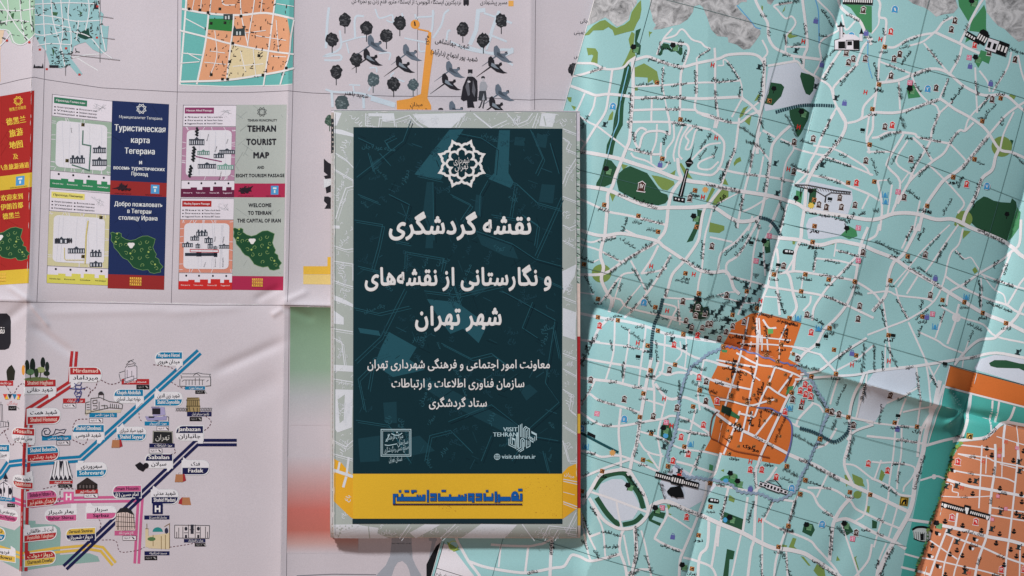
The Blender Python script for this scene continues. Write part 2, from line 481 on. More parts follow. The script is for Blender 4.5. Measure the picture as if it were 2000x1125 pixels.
def h_right(x, y):
    s1 = side(x, y, *F1); s2 = side(x, y, *F2); sh = side(x, y, *FH)
    d1 = 18.0 * (1.0 - 0.25 * sig((y - 640) / 60) + 0.16 * np.sin(y / 74.0) + 0.08 * np.sin(y / 31.0 + 1)) * np.exp(-np.abs(s1) / np.where(s1 > 0, 78, 46))
    d2 = 28.0 * (1 + 0.10 * np.sin(y / 60.0)) * np.exp(-np.abs(s2) / np.where(s2 > 0, 60, 92))
    # the cross fold is a valley on the left, a ridge in the middle and a valley again past the corner
    val = 1.28 * sig((1500 - x) / 26) + 0.75 * sig((x - 1888) / 9)
    rid = sig((x - 1560) / 34) * sig((1872 - x) / 9)
    dh = 26.0 * val * np.exp(-np.abs(sh) / np.where(sh > 0, 44, 62))
    rh = 19.0 * rid * np.exp(-np.abs(sh) / np.where(SIDE_UP(sh), 70, 36))
    z = -(d1 ** 3 + d2 ** 3 + dh ** 3 + 1e-3) ** (1 / 3) - 1.6 * np.exp(-np.abs(s1) / 7) - 2.0 * np.exp(-np.abs(s2) / 7) - 2.4 * (1 - rid) * np.exp(-np.abs(sh) / 8)
    z = z + rh + 3.8 * rid * np.exp(-np.abs(sh) / 8)
    c = np.hypot(x - 1882, (y - 804))
    z = z - 5.0 * np.exp(-(c / 24) ** 2)
    z = z + bump(x, y, (1882, 800), (1856, 762), -7.0, 7) + bump(x, y, (1880, 806), (1846, 828), 7.0, 8)
    z = z + bump(x, y, (1885, 806), (1945, 818), -7.5, 9) + bump(x, y, (1845, 830), (1805, 826), 2.6, 12)
    z = z + bump(x, y, (1630, 60), (1560, 300), 1.4, 16) + bump(x, y, (1590, 700), (1720, 770), 4.0, 34)
    z = z + bump(x, y, (1700, 470), (1570, 640), 2.6, 30) + bump(x, y, (1680, 980), (1610, 1120), -3.0, 24)
    z = z + bump(x, y, (1420, 610), (1500, 700), 2.2, 14)
    z = z + 6.0 * lumps(x, y, 11)
    k = np.clip(sig((x - 1146) / 7) + sig((y - 1100) / 12) * sig((1150 - x) / 14), 0, 1)
    ramp = 17 + 26 * np.clip((x - 1120) / 260, 0, 1) ** 0.9
    # lies flat where the folded map rests on it
    return 7.0 + (z + ramp - 7.0) * k
TB = 31.0
def h_cover(x, y):
    e = np.clip((y - 1024) / 28.0, 0, 1)
    z = TB - 9.5 * e * e
    z = z - 2.6 * np.clip((700 - x) / 50.0, 0, 1) ** 2 - 2.6 * np.clip((x - 1085) / 45.0, 0, 1) ** 2
    z = z + 0.9 * np.sin((y - 200) / 270.0 * 3.14) * 0.6 + 0.5 * np.sin((x - 640) / 190.0 * 3.14)
    return z
SL = Sheet('unfolded_tourist_sheet', 'large pale unfolded sheet on the left with leaflet covers and metro diagram', 'map', h_left,
           [L1, L2, L3, LH], [], (500, 560))
RE = ((1160, 0), (842, 1125))
SR = Sheet('unfolded_city_map', 'large turquoise street map with creased folds lying on the right', 'map', h_right,
           [F1, F2, FH], [(RE[0], RE[1], 1)], (1550, 560))
SB = Sheet('folded_map', 'folded map with dark teal cover and yellow band in the middle', 'map', h_cover,
           [], [], (890, 640), L=7.0)

# table under everything
def table():
    me = bpy.data.meshes.new('tabletop')
    v = [(-0.9, -0.7, -0.03), (0.9, -0.7, -0.03), (0.9, 0.7, -0.03), (-0.9, 0.7, -0.03), (-0.9, -0.7, -0.0065), (0.9, -0.7, -0.0065), (0.9, 0.7, -0.0065), (-0.9, 0.7, -0.0065)]
    f = [(0, 3, 2, 1), (4, 5, 6, 7), (0, 1, 5, 4), (1, 2, 6, 5), (2, 3, 7, 6), (3, 0, 4, 7)]
    me.from_pydata(v, [], f); me.materials.append(paper_mat('table_wood', (120, 88, 62), rough=.8, spec=.2))
    o = bpy.data.objects.new('tabletop', me); COL.objects.link(o); o['kind'] = 'structure'
table()
BL = (188, 183, 190)      # bare paper
SL.paper([(-90, -60), (1230, -60), (1230, 1190), (-90, 1190)], BL)
TEAL = (144, 188, 190)
SR.paper([(700, -60), (2090, -60), (2090, 1190), (700, 1190)], TEAL)

# ------------------------------------------------------------------ print of the city map
WHT = (208, 208, 228); BLK = (18, 20, 22); DKG = (40, 78, 56); OLV = (114, 140, 74); MID = (62, 128, 84)
PALE = (190, 199, 215); ORG = (190, 104, 50); SAL = (184, 118, 84); TEAL2 = (70, 160, 152)
MATS['relief'] = paper_mat('printed_relief', (0, 0, 0), kind='relief')
def R_(name, c, pts, label=None): SR.add(nk(name), c, poly(pts), label=label)
def pl(s):      # "x,y x,y ..." -> points
    return [tuple(float(q) for q in a.split(',')) for a in s.split()]
for s in ["1130,-60 1160,0 1148,49 1161,44 1182,34 1190,39 1204,53 1214,49 1227,39 1231,25 1243,8 1247,-60",
          "1271,-60 1268,18 1272,31 1274,43 1280,51 1274,60 1290,59 1313,53 1325,51 1341,41 1351,27 1353,16 1364,13 1370,18 1378,37 1386,61 1398,74 1418,76 1420,86 1435,90 1449,100 1461,98 1471,86 1482,70 1482,63 1470,53 1459,39 1447,31 1435,16 1445,8 1455,8 1461,-60",
          "1493,-60 1493,0 1496,10 1502,13 1511,0 1514,-60",
          "1760,-60 1765,0 1778,10 1802,19 1814,27 1823,36 1839,31 1857,29 1866,18 1860,0 1856,-60",
          "1919,-60 1919,0 1922,27 1935,43 1945,53 1958,59 1972,72 1986,83 2000,80 2090,82 2090,-60"]:
    R_('printed_mountains', 'relief', pl(s))
for c, name, s in [
    (OLV, 'park_area', "1141,68 1149,59 1159,49 1172,41 1182,39 1194,49 1204,55 1219,49 1229,41 1233,25 1245,8 1251,2 1252,20 1249,37 1243,47 1237,61 1223,64 1200,70 1196,59 1188,53 1178,59 1167,59 1159,59 1151,67"),
    (OLV, 'park_area', "1146,92 1163,94 1168,102 1167,126 1154,121 1159,108 1156,106 1149,107"),
    (OLV, 'park_area', "1233,63 1239,67 1236,94 1241,110 1231,119 1214,131 1223,114 1231,96 1227,78"),
    (DKG, 'park_area', "1241,61 1251,57 1243,82 1251,90 1249,108 1243,108 1239,82"),
    (DKG, 'river_park', "1227,125 1233,133 1230,157 1223,180 1218,204 1217,220 1216,245 1204,267 1199,287 1196,304 1183,302 1185,283 1196,259 1199,232 1206,204 1208,180 1214,157 1219,133"),
    (OLV, 'park_area', "1239,133 1257,125 1270,133 1282,141 1286,160 1276,164 1274,157 1264,164 1264,153 1239,151"),
    (OLV, 'park_area', "1237,170 1245,170 1245,178 1237,178"),
    (DKG, 'park_area', "1293,86 1304,88 1309,98 1317,102 1327,111 1331,108 1331,96 1325,94 1323,102 1309,104 1300,97 1294,98 1292,108 1288,111 1285,108 1289,100"),
    (OLV, 'park_area', "1266,63 1273,65 1269,69 1267,76"),
    (OLV, 'park_area', "1108,188 1117,188 1116,198 1111,196"), (OLV, 'park_area', "1116,204 1126,207 1122,214"),
    (OLV, 'park_area', "1187,236 1190,226 1196,217 1198,220 1196,234"),
    (DKG, 'park_area', "1181,310 1194,314 1205,328 1204,336 1194,359 1181,365 1164,363 1165,357 1171,347 1175,334 1179,318"),
    (DKG, 'park_area', "1230,325 1263,339 1277,359 1290,377 1302,381 1304,390 1298,398 1284,402 1251,396 1222,381 1208,373 1204,355 1208,339 1218,330"),
    (OLV, 'park_area', "1271,343 1284,345 1298,349 1314,355 1316,361 1302,373 1292,371 1284,363"),
    (OLV, 'park_area', "1298,341 1308,340 1318,333 1316,343 1309,345"), (OLV, 'park_area', "1324,320 1329,320 1340,336 1351,351 1337,347"),
    (OLV, 'park_area', "1212,320 1226,324 1216,332"), (OLV, 'park_area', "1190,377 1202,381 1196,394"),
    (OLV, 'park_area', "1388,367 1394,371 1380,396 1376,394"), (OLV, 'park_area', "1402,371 1420,373 1420,386 1394,402 1388,400"),
    (OLV, 'park_area', "1384,435 1412,442 1412,450 1402,456 1382,454"),
    (DKG, 'park_area', "1359,410 1369,412 1365,437 1358,455 1351,471 1339,474 1351,450 1360,428"),
    (OLV, 'park_area', "1445,220 1457,220 1441,234"), (OLV, 'park_area', "1453,232 1465,228 1461,247 1450,238"),
    (OLV, 'park_area', "1441,229 1449,213 1459,209 1452,219 1447,230"), (OLV, 'park_area', "1470,200 1478,186 1482,188 1476,198"),
    (OLV, 'park_area', "1435,312 1443,308 1445,316 1437,320 1431,326 1430,320"), (OLV, 'park_area', "1408,351 1414,350 1420,363 1409,361"),
    (OLV, 'park_area', "1533,72 1543,61 1543,71 1557,73 1539,78"), (OLV, 'park_area', "1484,14 1487,16 1486,28 1483,26"),
    (OLV, 'park_area', "1549,37 1553,45 1550,52"), (OLV, 'park_area', "1528,20 1531,14 1529,24 1524,28"),
    (PALE, 'city_block', "1498,135 1551,123 1564,137 1604,155 1582,204 1543,209 1492,219 1488,205"),
    (DKG, 'park_area', "1502,163 1523,166 1529,172 1523,190 1506,208 1490,204 1498,184"),
    (DKG, 'park_area', "1562,143 1588,149 1590,157 1587,178 1580,187 1572,184 1566,170 1560,151"),
    (DKG, 'park_area', "1539,217 1555,212 1567,212 1580,220 1578,232 1562,263 1557,269 1552,260 1549,247 1541,232"),
    (MID, 'park_area', "1647,8 1700,14 1700,67 1690,63 1674,37 1660,16"),
    (MID, 'park_area', "1860,-40 1907,-40 1907,0 1904,12 1886,45 1868,16"), (MID, 'park_area', "1917,12 1921,25 1921,57 1923,67 1888,63 1892,45"),
    (MID, 'park_area', "1880,86 1886,64 1896,76"), (MID, 'park_area', "1911,100 1933,106 1927,127 1914,121 1906,135 1899,123 1904,118"),
    (MID, 'park_area', "1766,174 1780,168 1793,192 1769,195"), (OLV, 'park_area', "1972,184 1983,188 1978,196 1966,190"),
    (DKG, 'park_area', "1972,273 1978,275 1972,294 1966,285"),
    (DKG, 'park_area', "1887,418 1904,394 1919,384 1927,386 1939,392 1954,395 1974,396 1977,387 1986,394 1988,404 1980,433 1968,475 1935,460 1904,444 1893,434"),
    (MID, 'park_area', "1989,404 1996,414 1992,445 1980,464 1970,471 1980,433"),
    (OLV, 'park_area', "1878,450 1894,452 1878,467"), (OLV, 'park_area', "1903,521 1909,530 1902,535 1897,527"), (OLV, 'park_area', "1862,430 1868,445 1860,440"),
    (PALE, 'city_block', "1543,361 1584,355 1660,373 1662,390 1651,424 1574,412 1578,371"),
    (PALE, 'city_block', "1578,427 1607,420 1645,433 1654,445 1635,462 1604,467 1576,467 1572,440"),
    (DKG, 'park_area', "1580,370 1593,368 1590,400 1576,404"), (MID, 'park_area', "1554,372 1566,376 1563,398 1552,396"),
    (MID, 'park_area', "1654,442 1668,450 1670,462 1654,468 1638,460 1648,450"), (DKG, 'park_area', "1489,471 1502,467 1504,493 1494,495"),
    (OLV, 'park_area', "1546,471 1552,472 1550,478 1546,477"), (OLV, 'park_area', "1617,476 1625,474 1624,479"),
    (PALE, 'city_block', "1904,719 1917,701 1941,693 2000,697 2090,712 2090,800 2000,752 1906,722"),
    (DKG, 'park_area', "1931,709 1941,703 1962,703 1986,709 2003,711 2090,716 2090,748 2000,726 1986,719 1945,718 1934,715"),
    (PALE, 'city_block', "1700,725 1741,719 1782,716 1784,752 1761,768 1727,785 1700,830 1668,815 1672,760"),
    (DKG, 'park_area', "1294,824 1304,817 1312,848 1312,860 1288,858 1290,838"),
    (OLV, 'park_area', "1259,898 1267,896 1278,906"), (DKG, 'park_area', "1265,1009 1274,996 1299,1000 1295,1012 1276,1006 1272,1013 1290,1020 1288,1026 1267,1016"),
    (PALE, 'city_block', "1297,930 1318,905 1366,935 1400,945 1376,975 1345,992 1312,978 1295,975 1288,940"),
    (OLV, 'park_area', "1301,983 1310,987 1304,994"), (OLV, 'park_area', "1303,1000 1311,1003 1306,1006"), (OLV, 'park_area', "1136,1000 1143,1013 1146,1034 1138,1032 1134,1015"),
    (DKG, 'park_area', "1413,998 1453,1013 1447,1035 1409,1021"), (DKG, 'park_area', "1418,1070 1433,1074 1430,1090 1423,1090 1415,1190 1400,1190"),
    (MID, 'park_area', "1400,938 1413,928 1438,925 1440,942 1451,953 1445,954 1423,947"), (DKG, 'park_area', "1568,1017 1584,1021 1588,1032 1581,1045 1563,1036"),
    (OLV, 'park_area', "1545,1047 1552,1049 1547,1064 1558,1073 1536,1068"), (OLV, 'park_area', "1524,1060 1534,1062 1532,1068 1523,1066"),
    (OLV, 'park_area', "1592,1098 1607,1109 1611,1140 1594,1122 1585,1111"), (OLV, 'park_area', "1560,1083 1566,1084 1580,1102 1575,1101"),
    (OLV, 'park_area', "1645,925 1654,926 1656,936 1649,949"), (OLV, 'park_area', "1660,923 1676,930 1686,949 1670,945 1662,935"), (OLV, 'park_area', "1664,960 1680,958 1676,970 1666,971"),
    (DKG, 'park_area', "1639,1021 1652,1017 1664,1036 1649,1045"), (OLV, 'park_area', "1671,1083 1668,1088 1675,1111 1670,1108 1664,1087"),
    (OLV, 'park_area', "1688,985 1696,987 1694,1000 1687,996"), (OLV, 'park_area', "1632,1083 1638,1092 1630,1093"), (OLV, 'park_area', "1423,965 1434,972 1432,980 1421,976"),
    (OLV, 'park_area', "1717,915 1726,923 1719,938 1713,934"), (DKG, 'park_area', "1700,1013 1710,1017 1709,1030 1700,1030"), (OLV, 'park_area', "1406,917 1413,915 1412,921"),
    (MID, 'park_area', "1384,905 1392,908 1390,919 1383,917"),
    ]:
    R_(name, c, pl(s))
for cx, cy, r in [(1175, 534, 19), (1954, 287, 21), (1880, 428, 17), (1673, 938, 9), (1671, 964, 8), (1656, 940, 7)]:
    SR.add(nk('interchange_green'), OLV, ellipse(cx, cy, r, r * .95))
R_('old_city_block', ORG, pl("1467,612 1490,611 1533,622 1562,630 1551,662 1536,700 1556,712 1566,728 1545,762 1530,785 1524,806 1541,824 1544,842 1540,862 1533,885 1528,898 1519,905 1485,899 1443,892 1413,888 1374,878 1386,856 1398,805 1382,764 1384,746 1402,712 1407,688 1416,670 1427,645 1435,630"))
R_('inset_band', ORG, pl("1850,713 2000,754 2090,779 2090,820 2000,795 1841,752"))
R_('inset_ground', TEAL2, pl("1839,756 2000,797 2090,823 2090,838 2000,834 1965,828 1945,838 1925,858 1878,864 1858,906 1849,928 1839,964 1828,1000 1817,1021 1812,1062 1796,1090 1780,1190 1748,1190 1768,1068 1781,1011 1796,938 1808,869 1831,787"))
R_('inset_old_city', SAL, pl("1878,864 1925,858 1945,838 1966,828 2000,834 2090,842 2090,1190 1775,1190 1796,1090 1812,1062 1817,1021 1828,1000 1839,964 1849,928 1858,906"))
SR.add('ring_park', DKG, cat(stroke(smooth(pl("1159,955 1175,934 1195,925 1220,924 1233,943 1248,966 1256,992")), 10), stroke(smooth(pl("1254,1004 1239,1018 1216,1024")), 9), stroke(smooth(pl("1165,972 1182,998 1195,1013 1210,1026")), 10)))
R_('city_block', PALE, pl("1169,958 1173,945 1195,935 1214,935 1229,947 1248,983 1248,992 1235,1013 1214,1017 1201,1013 1184,992 1170,970"))
# map key corner at the bottom left
R_('key_box', (208, 205, 218), pl("830,1190 865,1064 880,1068 925,1125 960,1190"))
SR.add('key_box_line', BLK, cat(stroke([(867, 1060), (838, 1160)], 1.2), stroke([(852, 1111), (905, 1127)], 1.0)))
SR.text('key_lettering', BLK, 'نقشه‌های طرح', 851, 1122, 888, 1131, size=11)
R_('park_area', OLV, pl("872,1060 898,1076 886,1080 876,1072"))
SR.add('park_ring', (170, 190, 90), stroke([(885 + 9 * math.cos(a / 3), 1068 + 9 * math.sin(a / 3)) for a in range(19)], 1.5))

